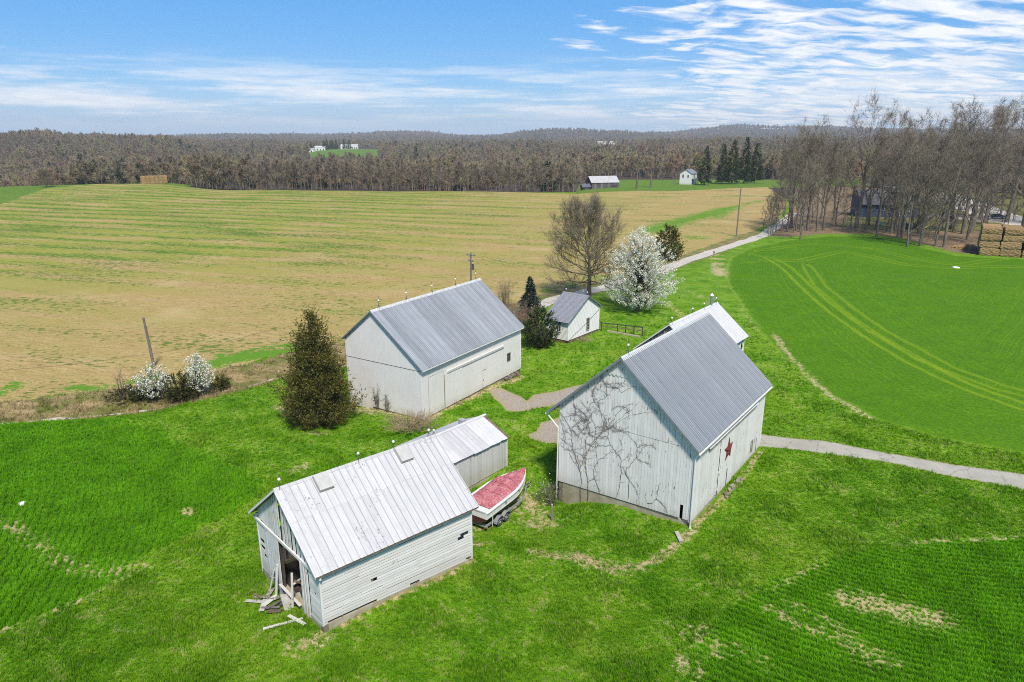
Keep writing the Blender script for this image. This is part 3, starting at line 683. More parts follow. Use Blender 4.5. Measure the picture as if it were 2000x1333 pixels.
def rib_profile(w, ribs, rh, rw):
    pr = [(0, 0)]
    for k in range(ribs):
        c = w * (k + .5) / ribs
        pr += [(c - rw, 0), (c - rw * .4, rh), (c + rw * .4, rh), (c + rw, 0)]
    return pr + [(w, 0)]
def roof_panels(fr, root, side, w, prof, m, courses=((0, 1),), thick=.012, lift=.05, name='roof_panel', jit=.0, seed=3):
    rng = random.Random(seed); L = slope_len(fr, side); tot = fr.L + 2 * fr.ov; n = max(1, round(tot / w)); ws = tot / n
    prof = [(x * ws / w, h) for x, h in prof]
    for ci, (f0, f1) in enumerate(courses):
        me = panel_mesh(name, prof, (f1 - f0) * L + (.06 if ci + 1 < len(courses) else 0), thick, m)
        for k in range(n):
            o = link(bpy.data.objects.new(name, me), root)
            u0 = -fr.ov + k * ws; u = u0 + ws if side == 'r' else u0
            place(o, fr, side, u, f0 * L, lift + (len(courses) - 1 - ci) * .012 + rng.uniform(0, jit), rng.uniform(-jit, jit) * .15)
def roof_deck(fr, root, m=WOOD_BROWN, name='roof_deck'):
    q = MB(); T = .05
    for side in 'rl':
        ve = -fr.oe if side == 'r' else fr.W + fr.oel; sgn = -1 if side == 'r' else 1
        a0, a1 = (fr.rv, fr.hr), (ve + .03 * -sgn, fr.z(ve))
        pts = [(a0[0], a0[1]), (a1[0], a1[1]), (a1[0], a1[1] + T), (a0[0], a0[1] + T)]
        q.prism(pts, lambda v, z: (-fr.ov + .03, v, z - .015), lambda v, z: (fr.L + fr.ov - .03, v, z - .015))
    child(q, name, m, root)
def rake(fr, root, m, h=.17, t=.035, up=.075, far=True, name='rake_trim'):
    for u0 in ((-fr.ov - t, fr.L + fr.ov) if far else (-fr.ov - t,)):
        for side in 'rl':
            ve = -fr.oe if side == 'r' else fr.W + fr.oel; q = MB()
            pts = [(fr.rv, fr.hr + up), (ve, fr.z(ve) + up), (ve, fr.z(ve) + up - h), (fr.rv, fr.hr + up - h)]
            q.prism(pts, lambda v, z: (u0, v, z), lambda v, z: (u0 + t, v, z)); child(q, name, m, root)
def ridge_cap(fr, root, m, w=.22, lift=.085, name='ridge_cap'):
    q = MB(); h = w * fr.sl
    pts = [(fr.rv - w, fr.hr - h + lift), (fr.rv, fr.hr + lift + .03), (fr.rv + w, fr.hr - h + lift), (fr.rv + w, fr.hr - h + lift + .025), (fr.rv, fr.hr + lift + .06), (fr.rv - w, fr.hr - h + lift + .025)]
    q.prism(pts, lambda v, z: (-fr.ov - .03, v, z), lambda v, z: (fr.L + fr.ov + .03, v, z)); child(q, name, m, root)
def rods(fr, root, us, h=1.0):
    for u in us:
        q = MB(); z0 = fr.hr + .1; q.tube([(u, fr.rv, z0), (u, fr.rv, z0 + h)], .018, 5)
        for s_ in ((.16, 0), (-.08, .14), (-.08, -.14)): q.tube([(u + s_[0], fr.rv + s_[1], z0 - abs(s_[1]) * fr.sl), (u, fr.rv, z0 + .35)], .012, 4)
        o = child(q, 'lightning_rod', IRON, root)
        b = MB(); zc = z0 + h * .62; b.lathe([(.02, zc - .09), (.068, zc - .055), (.09, zc), (.068, zc + .055), (.02, zc + .09)], 8, (u, fr.rv, 0)); b.build('glass_ball', BALL, o, True)
def gutter(fr, root, side, m=TRIM):
    ve = -fr.oe - .07 if side == 'r' else fr.W + fr.oel + .07; z = fr.z(ve) + .02; q = MB()
    q.prism([(ve - .06, z), (ve - .05, z - .1), (ve + .05, z - .1), (ve + .06, z), (ve + .045, z), (ve + .035, z - .085), (ve - .035, z - .085), (ve - .045, z)], lambda v, zz: (-fr.ov, v, zz), lambda v, zz: (fr.L + fr.ov, v, zz)); child(q, 'gutter', m, root)
def window_part(root, c, w, h, axis, out, m_frame, m_glass, nx=2, nz=2, name='window', t=.05):
    """a framed window with panes; axis 'u' lies along u (facing -v or +v by out), 'v' along v"""
    def bx(q, a0, a1, z0, z1, d0, d1):
        d0, d1 = sorted((out * d0, out * d1))
        if axis == 'u': q.box(c[0] + a0, c[0] + a1, c[1] + d0, c[1] + d1, c[2] + z0, c[2] + z1)
        else: q.box(c[0] + d0, c[0] + d1, c[1] + a0, c[1] + a1, c[2] + z0, c[2] + z1)
    f = max(.05, w * .09); q = MB()
    bx(q, -w / 2 - f, w / 2 + f, h / 2, h / 2 + f, 0, t + .02); bx(q, -w / 2 - f, w / 2 + f, -h / 2 - f, -h / 2, 0, t + .03)
    bx(q, -w / 2 - f, -w / 2, -h / 2, h / 2, 0, t); bx(q, w / 2, w / 2 + f, -h / 2, h / 2, 0, t)
    b = max(.02, w * .03)
    for k in range(1, nx): bx(q, -w / 2 + w * k / nx - b, -w / 2 + w * k / nx + b, -h / 2, h / 2, .008, t - .012)
    for k in range(1, nz): bx(q, -w / 2, w / 2, -h / 2 + h * k / nz - b, -h / 2 + h * k / nz + b, .006, t - .01)
    o = child(q, name, m_frame, root)
    for i in range(nx):
        for j in range(nz):
            p = MB(); bx(p, -w / 2 + w * i / nx + .005, -w / 2 + w * (i + 1) / nx - .005, -h / 2 + h * j / nz + .005, -h / 2 + h * (j + 1) / nz - .005, 0, .012); p.build('pane', m_glass, o)
    return o
def foundation(fr, root, loc, rz, ztop, m, drop=.5, name='foundation', inset=.02, T=.35, stones=False, rng=None):
    """a plinth whose foot follows the ground"""
    ca, sa = math.cos(rz), math.sin(rz)
    def gz(u, v): return h1(loc[0] + ca * u - sa * v, loc[1] + sa * u + ca * v) - drop
    W, L = fr.W - 2 * inset, fr.L - 2 * inset; q = MB()
    for (p, d, n) in (((inset, inset), (0, 1), W), ((inset, inset), (1, 0), L), ((inset, fr.W - inset), (1, 0), L), ((fr.L - inset, inset), (0, 1), W)):
        k = max(2, int(n / 1.0))
        for i in range(k):
            a, b = n * i / k, n * (i + 1) / k
            pa = (p[0] + d[0] * a, p[1] + d[1] * a); pb = (p[0] + d[0] * b, p[1] + d[1] * b)
            iw = (0, T) if d == (1, 0) and p[1] < 1 else ((0, -T) if d == (1, 0) else ((T, 0) if p[0] < 1 else (-T, 0)))
            top = (lambda c: ztop(*c)) if callable(ztop) else (lambda c: ztop)
            z0, z1 = min(gz(*pa), gz(*pb)), None
            vs = [(*pa, z0), (*pb, z0), (pb[0] + iw[0], pb[1] + iw[1], z0), (pa[0] + iw[0], pa[1] + iw[1], z0), (*pa, top(pa)), (*pb, top(pb)), (pb[0] + iw[0], pb[1] + iw[1], top(pb)), (pa[0] + iw[0], pa[1] + iw[1], top(pa))]
            i0 = len(q.v); q.v += vs; q.f += [tuple(i0 + x for x in f) for f in ((0, 3, 2, 1), (4, 5, 6, 7), (0, 1, 5, 4), (1, 2, 6, 5), (2, 3, 7, 6), (3, 0, 4, 7))]
    child(q, name, m, root)

# ------------------------------------------------------------------ the vine covered barn
B1P, B1R = (11.86, 40.89), R(53.9)
b1 = empty('barn', (*B1P, 0), B1R, 'large white board barn with red star, bare vines on its gable and grey metal roof', 'barn')
f1 = Frame(10.35, 14.92, 6.05, 10.94, 5.42, .39, .39, .89)
foundation(f1, b1, B1P, B1R, .36, CONCRETE, inset=.04)
shell(f1, b1, .34, near_parts=[(0, .5, .34, None), (.5, .8, 1.5, None), (.8, f1.W, .34, None)])
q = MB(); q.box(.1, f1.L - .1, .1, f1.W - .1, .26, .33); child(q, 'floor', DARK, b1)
r1 = random.Random(11)
zb1 = lambda v: .50 - .022 * v
gable_boards(f1, 0.1, .93, .21, zb1, None, .03, 0, PAINT, b1, rng=r1, skip=((.5, .8, 0, 1.5),))
gable_boards(f1, .93, 5.93, .23, zb1, 5.74, .028, 0, PAINT, b1, rng=r1)
gable_boards(f1, .93, 5.93, .23, 5.70, 9.72, .028, .022, PAINT, b1, rng=r1)
gable_boards(f1, 5.93, f1.W, .23, zb1, 9.72, .03, 0, PAINT, b1, rng=r1)
for k in range(9):                                                    # the peak with its scalloped ends
    a = 4.02 + k * .31; b = a + .30
    q = MB(); c = (a + b) / 2; zt = [f1.z(a) - .03, f1.z(b) - .03]
    if min(zt) < 9.72: continue
    pts = [(a + j * (b - a) / 6, 9.66 - .13 * math.sin(math.pi * j / 6)) for j in range(7)] + [(b, zt[1])] + ([(f1.rv, f1.z(f1.rv) - .03)] if a < f1.rv < b else []) + [(a, zt[0])]
    q.prism(pts, lambda v, z: (-.09, v, z), lambda v, z: (-.05, v, z)); child(q, 'scalloped_board', PAINT, b1)
r1b = random.Random(12)
sk = ((6.60, 6.82, 0, 1.65), (7.70, 7.86, 0, 99), (13.72, 13.98, 0, 1.5))
side_boards(0, 4.85, .24, .36, 5.98, m=PAINT, root=b1, rng=r1b)
side_boards(4.85, 7.75, .24, 4.72, 5.98, m=PAINT, root=b1, rng=r1b)
side_boards(7.88, f1.L, .24, .33, 5.98, m=PAINT, root=b1, rng=r1b, skip=sk)
side_boards(0, f1.L, .25, .30, f1.z(f1.W) - .04, v0=f1.W, sgn=1, m=PAINT, root=b1, rng=r1b)
gable_boards(f1, 0, f1.W, .26, .3, None, .03, 0, PAINT, b1, rng=r1b, far=True)
q = MB()                                                              # the sliding door with the star
side_boards(4.87, 7.72, .24, .34, 4.66, proud=.035, base=.07, mb=q, rng=random.Random(5), skip=((6.58, 6.80, 0, 1.65),))
d1 = child(q, 'sliding_door', PAINT, b1, 'tall sliding board door under a long rail')
q = MB(); q.box(4.87, 7.72, -.07, -.03, 3.9, 4.1); q.box(4.87, 7.72, -.07, -.03, 2.0, 2.15); q.box(4.87, 6.55, -.07, -.03, .6, .8); q.build('door_batten', PAINT, d1)
q = MB(); q.box(2.5, 12.5, -.15, -.035, 4.74, 4.80); q.box(2.5, 12.5, -.16, -.14, 4.66, 4.86); child(q, 'door_rail', M_plain('weathered rail', (.36, .31, .25), .7, var=.4), b1)
q = MB(); q.prism([(-.035, 4.88), (-.21, 4.90), (-.21, 4.93), (-.035, 5.07)], lambda v, z: (2.3, v, z), lambda v, z: (12.7, v, z)); child(q, 'rail_hood', TRIM, b1)
q = MB(); q.box(12.3, 12.85, -.05, -.032, .66, 1.74); child(q, 'patch_board', WOOD_OLD, b1, 'small weathered patch low on the long wall')
for (u0, v0) in ((-.06, -.06), (f1.L - .06, -.06)):
    q = MB(); q.box(u0, u0 + .12, v0, v0 + .12 if u0 > 1 else v0 + .16, .36, 5.8); child(q, 'corner_board', TRIM, b1)
roof_deck(f1, b1)
rp = rib_profile(.95, 4, .05, .06)
roof_panels(f1, b1, 'r', .95, rp, METAL); roof_panels(f1, b1, 'l', .95, rp, METAL)
rake(f1, b1, TRIM_METAL); ridge_cap(f1, b1, M_plain('pale ridge metal', (.60, .60, .58), .5, var=.15))
gutter(f1, b1, 'r'); gutter(f1, b1, 'l')
for (ve, vw, zb_, uo) in ((-.46, -.1, .05, -.12), (f1.W + .96, f1.W + .06, -1.1, -.10)):
    q = MB(); q.tube([(-.2, ve, f1.z(ve) - .08), (-.2, ve + (vw - ve) * .15, f1.z(ve) - .22), (uo, vw, f1.z(ve) - (.55 if ve < 0 else 1.0)), (uo, vw, 2.5), (uo, vw + (0 if ve < 0 else .03), zb_ + .15), (uo - .12, vw - .04, zb_)], .055, 6)
    child(q, 'downspout', TRIM, b1)
rods(f1, b1, (.6,), 1.0); rods(f1, b1, (7.5, 14.2), .0001) if False else None

def gable_at(P, rz, u, v, depth):
    """(v, z) on the gable plane of a building seen at photo point (u, v)"""
    U = Vector((math.cos(rz), math.sin(rz), 0)); V = Vector((-math.sin(rz), math.cos(rz), 0)); o = Vector((*P, 0)) - U * depth
    a = (u - 1000) / F_PX; b = (666.5 - v) / F_PX
    d = Vector((a, _c + b * _s, -_s + b * _c)); C = Vector((0, 0, CAM_H)); t = (o - C).dot(U) / d.dot(U); p = C + d * t
    return (p - o).dot(V), p.z
# bare vine stems trained up the gable (measured on the wall)
VINE = [[(265, 1088), (272, 950), (262, 860), (235, 780), (215, 715), (205, 620), (195, 575), (150, 490), (95, 430)], [(262, 860), (285, 790), (310, 735), (350, 680), (420, 600), (490, 545), (580, 470), (640, 420), (680, 375)],
        [(320, 1084), (318, 950), (305, 860), (302, 780), (330, 700), (370, 640), (430, 585), (500, 500), (560, 430), (640, 385)], [(310, 735), (300, 650), (330, 600), (310, 520), (240, 470), (220, 400), (215, 340)],
        [(430, 585), (425, 520), (400, 420), (390, 380), (330, 290), (270, 270)], [(380, 380), (450, 340), (500, 280), (525, 278), (560, 310), (640, 270), (700, 290), (720, 320)], [(515, 1060), (545, 950), (555, 800), (520, 740), (480, 680), (460, 620), (470, 520)],
        [(605, 1065), (605, 930), (580, 880), (610, 830), (660, 770), (720, 690), (770, 680), (800, 715)], [(660, 770), (665, 700), (640, 650), (570, 590), (500, 565)], [(265, 830), (240, 760), (165, 705)], [(400, 1010), (370, 930), (360, 860), (380, 800), (440, 760), (490, 710)],
        [(220, 400), (300, 470), (320, 500), (350, 460), (400, 450), (440, 480)], [(400, 200), (440, 250), (500, 250), (560, 250), (580, 235)], [(300, 470), (270, 450), (235, 460), (225, 500), (250, 560), (290, 610), (330, 600)], [(360, 660), (370, 560), (340, 480), (380, 430), (440, 500)],
        [(740, 1100), (800, 1060), (810, 990), (835, 950)], [(800, 1060), (850, 1110), (880, 1160)], [(200, 570), (270, 510), (320, 500), (340, 470)], [(130, 640), (200, 690), (215, 715), (300, 700)], [(480, 690), (420, 690), (370, 700), (330, 740)], [(430, 585), (480, 560), (600, 480), (700, 460), (760, 450)],
        [(400, 420), (360, 370), (350, 300), (400, 230), (430, 215)], [(215, 340), (160, 400), (120, 430)], [(455, 330), (440, 250), (400, 205)], [(240, 470), (160, 480), (110, 490)], [(262, 860), (205, 780), (190, 740)], [(305, 860), (280, 760), (215, 720)], [(380, 800), (375, 700), (385, 620), (430, 585)], [(555, 800), (600, 760), (620, 700)], [(580, 880), (560, 830)], [(605, 930), (660, 1000), (680, 1060)],
        [(120, 500), (150, 600), (120, 690)], [(320, 940), (380, 900), (372, 850)], [(290, 610), (270, 680), (300, 720)], [(330, 600), (400, 640), (440, 620), (470, 640)], [(520, 740), (560, 700), (540, 640)]]
_vg = random.Random(14)
for _ in range(30):                                                   # the tangle of thinner canes between them
    b_ = _vg.choice(VINE[:25]); x, y = _vg.choice(b_[1:]); 
    if y > 900 or x > 700: continue
    a_v = _vg.uniform(0, 6.28); pts_ = [(x, y)]
    for k in range(_vg.randint(4, 8)):
        a_v += _vg.gauss(0, .75); x += 34 * math.cos(a_v); y -= 34 * (math.sin(a_v) * .8 + .15)
        if not (110 < x < 760 and y > max(230, 620 - x * .95) and y < 900): break
        pts_.append((x, y))
    if len(pts_) > 2: VINE.append(pts_)
vr = random.Random(4); stems, twigs = MB(), MB(); BARKV = M_plain('vine bark', (.27, .21, .16), .9, var=.4, scale=8)
for si, ln in enumerate(VINE):
    pts = [gable_at(B1P, B1R, 1060 + x * .2775, 680 + y * .2775, .07) for x, y in ln]
    p3 = []
    for k in range(len(pts) - 1):                                     # Catmull-Rom so that the stems wander
        P0, P1, P2, P3 = (Vector(pts[max(k - 1, 0)]), Vector(pts[k]), Vector(pts[k + 1]), Vector(pts[min(k + 2, len(pts) - 1)]))
        for j in range(4):
            t = j / 4; q_ = .5 * ((2 * P1) + (P2 - P0) * t + (2 * P0 - 5 * P1 + 4 * P2 - P3) * t * t + (3 * P1 - P0 - 3 * P2 + P3) * t ** 3)
            p3.append(q_ + Vector((vr.gauss(0, .03), vr.gauss(0, .03))))
    p3.append(Vector(pts[-1])); w3 = [(-.052 - .012 * abs(math.sin(k * .9 + si)), p.x, p.y) for k, p in enumerate(p3)]
    ground = ln[0][1] > 1000; r0 = .024 if ground and si in (0, 2) else (.016 if ground or si in (1, 3) else .010)
    (stems if si < 10 else twigs).tube(w3, [r0 * (1 - .65 * k / len(w3)) for k in range(len(w3))], 4)
    for k in range(2, len(w3) - 1):
        if vr.random() < .75:
            a = Vector(w3[k]); ang = vr.uniform(0, 6.28); Lg = vr.uniform(.12, .55); dv = Vector((0, math.cos(ang), math.sin(ang) * .8 + .25))
            b = a + dv * Lg * .5 + Vector((-.02, 0, 0)); c_ = b + (dv + Vector((0, vr.gauss(0, .4), vr.gauss(0, .4)))) * Lg * .5
            twigs.tube([a, b, c_], [.008, .006, .004], 3)
vine = empty('vine', (*B1P, 0), B1R, 'leafless woody vine climbing the white gable of the star barn', 'vine')
stems.build('stem', BARKV, vine); twigs.build('twigs', BARKV, vine)
# the barn star: five raised rays
q = MB(); RS, rs = .98, .38; cu, cz = 6.45, 3.30
rim = [(cu + (RS if k % 2 == 0 else rs) * math.sin(math.pi * k / 5), cz + (RS if k % 2 == 0 else rs) * math.cos(math.pi * k / 5)) for k in range(10)]
i0 = 0; q.v = [(a, -.115, z) for a, z in rim] + [(cu, -.30, cz), (cu, -.105, cz)]; q.f = [(k, (k + 1) % 10, 10) for k in range(10)] + [((k + 1) % 10, k, 11) for k in range(10)]
so = q.build('barn_star', M_plain('rust red tin', (.24, .045, .035), .55, metal=.2, var=.45, scale=4)); so.location = (*B1P, 0); so.rotation_euler = (0, 0, B1R)
tag(so, 'large rusty red five pointed tin star hung on the barn door', 'star')

# ------------------------------------------------------------------ the smooth white barn
B2P, B2R = (-8.12, 58.4), R(58.2)
b2 = empty('barn', (*B2P, 0), B2R, 'long clean white barn with streaked grey metal roof beside the dark cedar', 'barn')
f2 = Frame(9.13, 17.18, 5.45, 9.88, 5.466, .27, .33)
foundation(f2, b2, B2P, B2R, .42, M_plain('grey brown footing', (.30, .24, .17), .9, var=.4), inset=.05)
shell(f2, b2, .4, m=PAINT_CLEAN)
r2 = random.Random(21); q = MB()
gable_boards(f2, 0, 6.06, .22, .44, 5.08, .03, 0, mb=q, rng=r2, gap=.02); gable_boards(f2, 6.06, f2.W, .22, .12, 5.08, .03, 0, mb=q, rng=r2, gap=.02); child(q, 'wall_boards', PAINT_CLEAN, b2)
q = MB(); gable_boards(f2, 0, f2.W, .22, 5.05, None, .03, .03, mb=q, rng=r2, gap=.02); child(q, 'gable_boards', PAINT_CLEAN, b2)
q = MB(); q.prism([(0, 5.04), (0, 5.0), (f2.W, 5.0), (f2.W, 5.04)], lambda v, z: (-.045, v, z), lambda v, z: (-.03, v, z)); child(q, 'belt_strip', WOOD_GREY, b2)
q = MB(); side_boards(0, .93, .22, .42, 5.36, mb=q, rng=r2, gap=.018); side_boards(.93, 3.3, .22, 4.2, 5.36, mb=q, rng=r2, gap=.018); side_boards(3.3, f2.L, .22, .42, 5.36, mb=q, rng=r2, gap=.018, skip=((3.3, 6.18, 0, 3.75), (9.66, 10.62, 0, 2.32), (14.33, 14.97, 0, 0))); child(q, 'wall_boards', PAINT_CLEAN, b2)
q = MB(); side_boards(0, f2.L, .24, .4, f2.z(f2.W) - .03, v0=f2.W, sgn=1, mb=q, rng=r2); child(q, 'wall_boards', PAINT_CLEAN, b2)
q = MB(); gable_boards(f2, 0, f2.W, .24, .3, None, .03, 0, mb=q, rng=r2, far=True); child(q, 'wall_boards', PAINT_CLEAN, b2)
for (a, b, z0, z1, nm, base, lab) in ((.96, 3.26, .44, 4.16, 'wide_door', .0, 'wide board door at the corner'), (3.36, 6.16, .46, 3.78, 'sliding_door', .05, 'sliding board door under the rail'), (9.72, 10.56, .50, 2.26, 'small_door', .004, 'narrow plank door')):
    q = MB(); side_boards(a, b, .21, z0, z1, proud=.03, base=base, mb=q, rng=r2, gap=.014); o = child(q, nm, PAINT_CLEAN, b2, lab)
    if nm == 'small_door': q = MB(); q.box(a + .06, a + .10, -.075, -.03, 1.2, 1.35); q.build('handle', IRON, o)
q = MB()
for (a, b, z0, z1) in ((.93, .965, .44, 4.2), (3.27, 3.35, .44, 4.0), (6.16, 6.22, .46, 3.8), (9.66, 9.71, .45, 2.32), (10.57, 10.63, .45, 2.32), (9.66, 10.63, 2.28, 2.34), (.93, 3.3, 4.17, 4.2)): q.box(a, b, -.012, -.004, z0, z1)
child(q, 'door_gap', WOOD_DARK, b2)
q = MB(); q.box(3.7, 13.6, -.14, -.03, 3.82, 3.90); q.box(3.7, 13.6, -.16, -.05, 3.93, 4.05); child(q, 'door_rail', TRIM, b2)
window_part(b2, (14.65, -.035, 2.48), .54, .74, 'u', -1, M_plain('dark sash', (.12, .12, .12), .6), GLASS)
q = MB(); rr_ = random.Random(3)
for k in range(16):
    u0 = 13.9 + rr_.uniform(0, 3.1); z0 = -.15 + rr_.uniform(0, .45); s_ = rr_.uniform(.1, .2); q.obox((u0, -.06, z0), (s_, .02, .02), (.02, s_ * .7, 0), (0, .02, s_ * .6))
child(q, 'footing_stones', STONE, b2)
for (u0, v0) in ((-.045, -.045), (f2.L - .06, -.045)): q = MB(); q.box(u0, u0 + .11, v0, v0 + .11, .44, 5.3); child(q, 'corner_board', PAINT_CLEAN, b2)
roof_deck(f2, b2); rp2 = rib_profile(.9, 4, .045, .055)
roof_panels(f2, b2, 'r', .9, rp2, METAL2); roof_panels(f2, b2, 'l', .9, rp2, METAL2); rake(f2, b2, TRIM_METAL, h=.15); ridge_cap(f2, b2, M_plain('pale ridge metal', (.6, .6, .58), .5))
q = MB(); q.box(-.2, f2.L + .2, -f2.oe - .02, -f2.oe + .02, f2.z(-f2.oe) - .12, f2.z(-f2.oe) + .03); child(q, 'eave_board', PAINT_CLEAN, b2)
rods(f2, b2, (.9, 4.8, 8.8, 12.8, 16.6), 1.15)

# ------------------------------------------------------------------ the tumbledown shed in front
B3P, B3R = (-9.9, 30.62), R(41.9)
b3 = empty('shed', (*B3P, 0), B3R, 'tumbledown white shed with open doorway and white tin roof with two hatches', 'shed')
f3 = Frame(7.89, 9.95, 3.89, 6.85, 3.945, .33, .33)
foundation(f3, b3, B3P, B3R, lambda u, v: .43 - .036 * u - .06 * v, CONCRETE, inset=-.03, T=.3, drop=.35)
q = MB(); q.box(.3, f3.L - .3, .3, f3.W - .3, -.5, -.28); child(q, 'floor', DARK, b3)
r3 = random.Random(31)
zl = lambda u: .45 - .036 * u
def lap_course(y0, out, ua, ub, z, zt, skips, axis='u', m=PAINT_H, p=.75):
    """one course of lap siding, in one to three lengths"""
    cuts = [ua] + sorted(c for c in (r3.uniform(ua + .8, ub - .8) if ub - ua > 2.4 else ub for _ in range(2))) + [ub]
    cuts = [c for i, c in enumerate(cuts) if i == 0 or c - cuts[i - 1] > .5 or c == ub]
    for a, b in zip(cuts[:-1], cuts[1:]):
        pieces = [(a, b)]
        for (s0, s1) in skips: pieces = [w for (x, y_) in pieces for w in ((x, min(y_, s0)), (max(x, s1), y_)) if w[1] - w[0] > .1]
        for (x, y_) in pieces:
            dz0, dz1 = r3.gauss(0, .008), r3.gauss(0, .008); tl = .026 + r3.uniform(-.006, .012); q = MB()
            zz = (lambda c: z(c)) if callable(z) else (lambda c: z); zz1 = (lambda c: zt(c)) if callable(zt) else (lambda c: zt)
            vs = []
            for c, dz in ((x + .004, dz0), (y_ - .004, dz1)):
                for (d, h) in ((0, zz(c) + dz), (tl, zz(c) + dz), (tl * .8, zz1(c) + dz - .004), (0, zz1(c) + dz - .004)):
                    vs.append((c, y0 + out * d, h) if axis == 'u' else (y0 + out * d, c, h))
            q.v = vs; q.f = [(0, 1, 2, 3), (7, 6, 5, 4), (0, 4, 5, 1), (1, 5, 6, 2), (2, 6, 7, 3), (3, 7, 4, 0)]
            child(q, 'board', m, b3)
NC = 19
for k in range(NC):
    fa, fb = k / NC, (k + .83) / NC
    z0 = lambda u, fa=fa: zl(u) + (3.60 - zl(u)) * fa; z1 = lambda u, fb=fb: zl(u) + (3.60 - zl(u)) * fb
    sk = []
    if k == 0: sk = [(.25, .98), (1.06, 1.75), (1.83, 2.5), (2.58, 3.2), (5.4, 6.05), (9.5, 9.85)]
    if k == 8: sk = [(2.95, 3.3)]
    if k == 9: sk = [(8.9, 9.35)]
    if k == 10: sk = [(9.1, 9.7)]
    lap_course(0, -1, .05, f3.L - .05, z0, z1, sk)
for k in range(16):                                                   # the far long wall, with gaps
    sk = [(2.2, 4.1)] if k in (5, 8) else ([(.5, 1.4)] if k in (10, 11) else [])
    lap_course(f3.W, 1, .05, f3.L - .05, -.1 + k * .235, -.1 + (k + .93) * .235, sk)
q = MB()
for u0 in np.linspace(.12, f3.L - .25, 11): q.box(u0, u0 + .1, .02, .12, -.1, 3.7)
for u0 in np.linspace(.12, f3.L - .25, 8): q.box(u0, u0 + .1, f3.W - .12, f3.W - .02, -.4, 3.7)
child(q, 'stud_frame', WOOD_BROWN, b3)
q = MB(); gable_boards(f3, 0, f3.W, .26, -.1, None, .03, 0, mb=q, rng=r3, far=True); child(q, 'back_wall', PAINT_OLD, b3)
# front: header, gable slats, doors
q = MB(); q.prism([(-.30, 3.36), (f3.W + .35, 3.30), (f3.W + .35, 3.46), (-.30, 3.54)], lambda v, z: (-.12, v, z), lambda v, z: (-.03, v, z)); child(q, 'header', TRIM, b3)
gv = [.35, .62, .80, 1.06, 1.24, 1.52, 1.66, 1.98, 2.12, 2.42, 2.62, 2.90, 3.12, 3.40, 3.52, 3.82, 3.95, 4.18, 4.48, 4.72, 4.80, 5.06, 5.16, 5.3, 5.40, 5.68, 5.70, 5.98, 6.0, 6.28, 6.3, 6.58, 6.6, 6.9, 6.92, 7.2, 7.22, 7.55]
for a, b in zip(gv[::2], gv[1::2]):
    lo = 3.50 + (r3.uniform(.0, .05)); hi = None
    if 4.1 < a < 4.3: lo = 4.72
    q = MB(); pts = gable_pts(f3, a, b, lo, .03)
    if min(p[1] for p in pts[2:]) - lo < .08: continue
    q.prism(pts, lambda v, z: (-.035, v, z), lambda v, z: (-.008, v, z)); child(q, 'board', PAINT_OLD, b3)
for k in range(17): lap_course(0, -1, .05, 1.22, .32 + k * .185, .32 + (k + .91) * .185, [(.55, .75)] if k == 9 else [], axis='v')
for k in range(16):
    sk = [(7.1, 7.7)] if k in (8, 10) else ([(6.7, 7.3)] if k in (6,) else [])
    lap_course(0, -1, 6.72, f3.W - .02, -.28 + k * .222, -.28 + (k + .92) * .222, sk, axis='v')
for (a, b, z0) in ((6.42, 6.66, .0), (6.05, 6.30, .45), (5.82, 6.04, .95), (5.55, 5.80, .15), (5.30, 5.53, .75), (4.98, 5.28, -.75), (4.86, 4.97, -.7)):
    q = MB(); q.prism([(a, z0), (b, z0 - r3.uniform(-.1, .1)), (b, 3.34), (a, 3.34)], lambda v, z: (-.10, v, z), lambda v, z: (-.06, v, z)); child(q, 'board', PAINT_OLD, b3)
for (a, b, z0, d) in ((1.88, 2.02, -.35, .14), (1.62, 1.86, -.3, .12), (1.40, 1.58, .1, .06)):
    q = MB(); q.box(-d, -d + .06, a, b, z0, 3.36); child(q, 'door_post', PAINT_OLD, b3)
q = MB(); q.box(.02, .16, 2.05, 2.2, -.5, 3.4); q.box(.02, .16, 4.86, 5.0, -.5, 3.4); q.box(.02, .16, 2.0, 5.0, 3.25, 3.4); child(q, 'door_frame', WOOD_DARK, b3)
for (u0, v0) in ((-.05, -.05), (f3.L - .07, -.05), (-.05, f3.W - .07)): q = MB(); q.box(u0, u0 + .12, v0, v0 + .12, (.42 if v0 < 1 else -.3) if u0 < 1 else .05, 3.7); child(q, 'corner_board', TRIM, b3)
roof_deck(f3, b3); prof3 = [(0, 0), (.004, .045), (.036, .045), (.04, 0), (.43, 0)]
roof_panels(f3, b3, 'r', .43, prof3, TIN, courses=((0, .385), (.385, 1)), jit=.012, seed=5); roof_panels(f3, b3, 'l', .43, prof3, TIN, jit=.01, seed=6)
rake(f3, b3, TRIM, h=.13, up=.07); ridge_cap(f3, b3, TIN, .12)
q = MB(); q.box(-f3.ov + .02, f3.L + f3.ov - .02, -f3.oe - .01, -f3.oe + .03, f3.z(-f3.oe) - .08, f3.z(-f3.oe) + .025); child(q, 'eave_board', WOOD_BROWN, b3)
for u0 in (2.25, 7.55):
    q = MB(); q.box(-.42, .42, -.50, .50, .0, .26); o = child(q, 'roof_hatch', M_plain('grey beige hatch', (.50, .48, .44), .7, var=.15), b3); place(o, f3, 'r', u0, .53, .075)
rods(f3, b3, (.0, 4.8, 7.2, 9.8), .75)

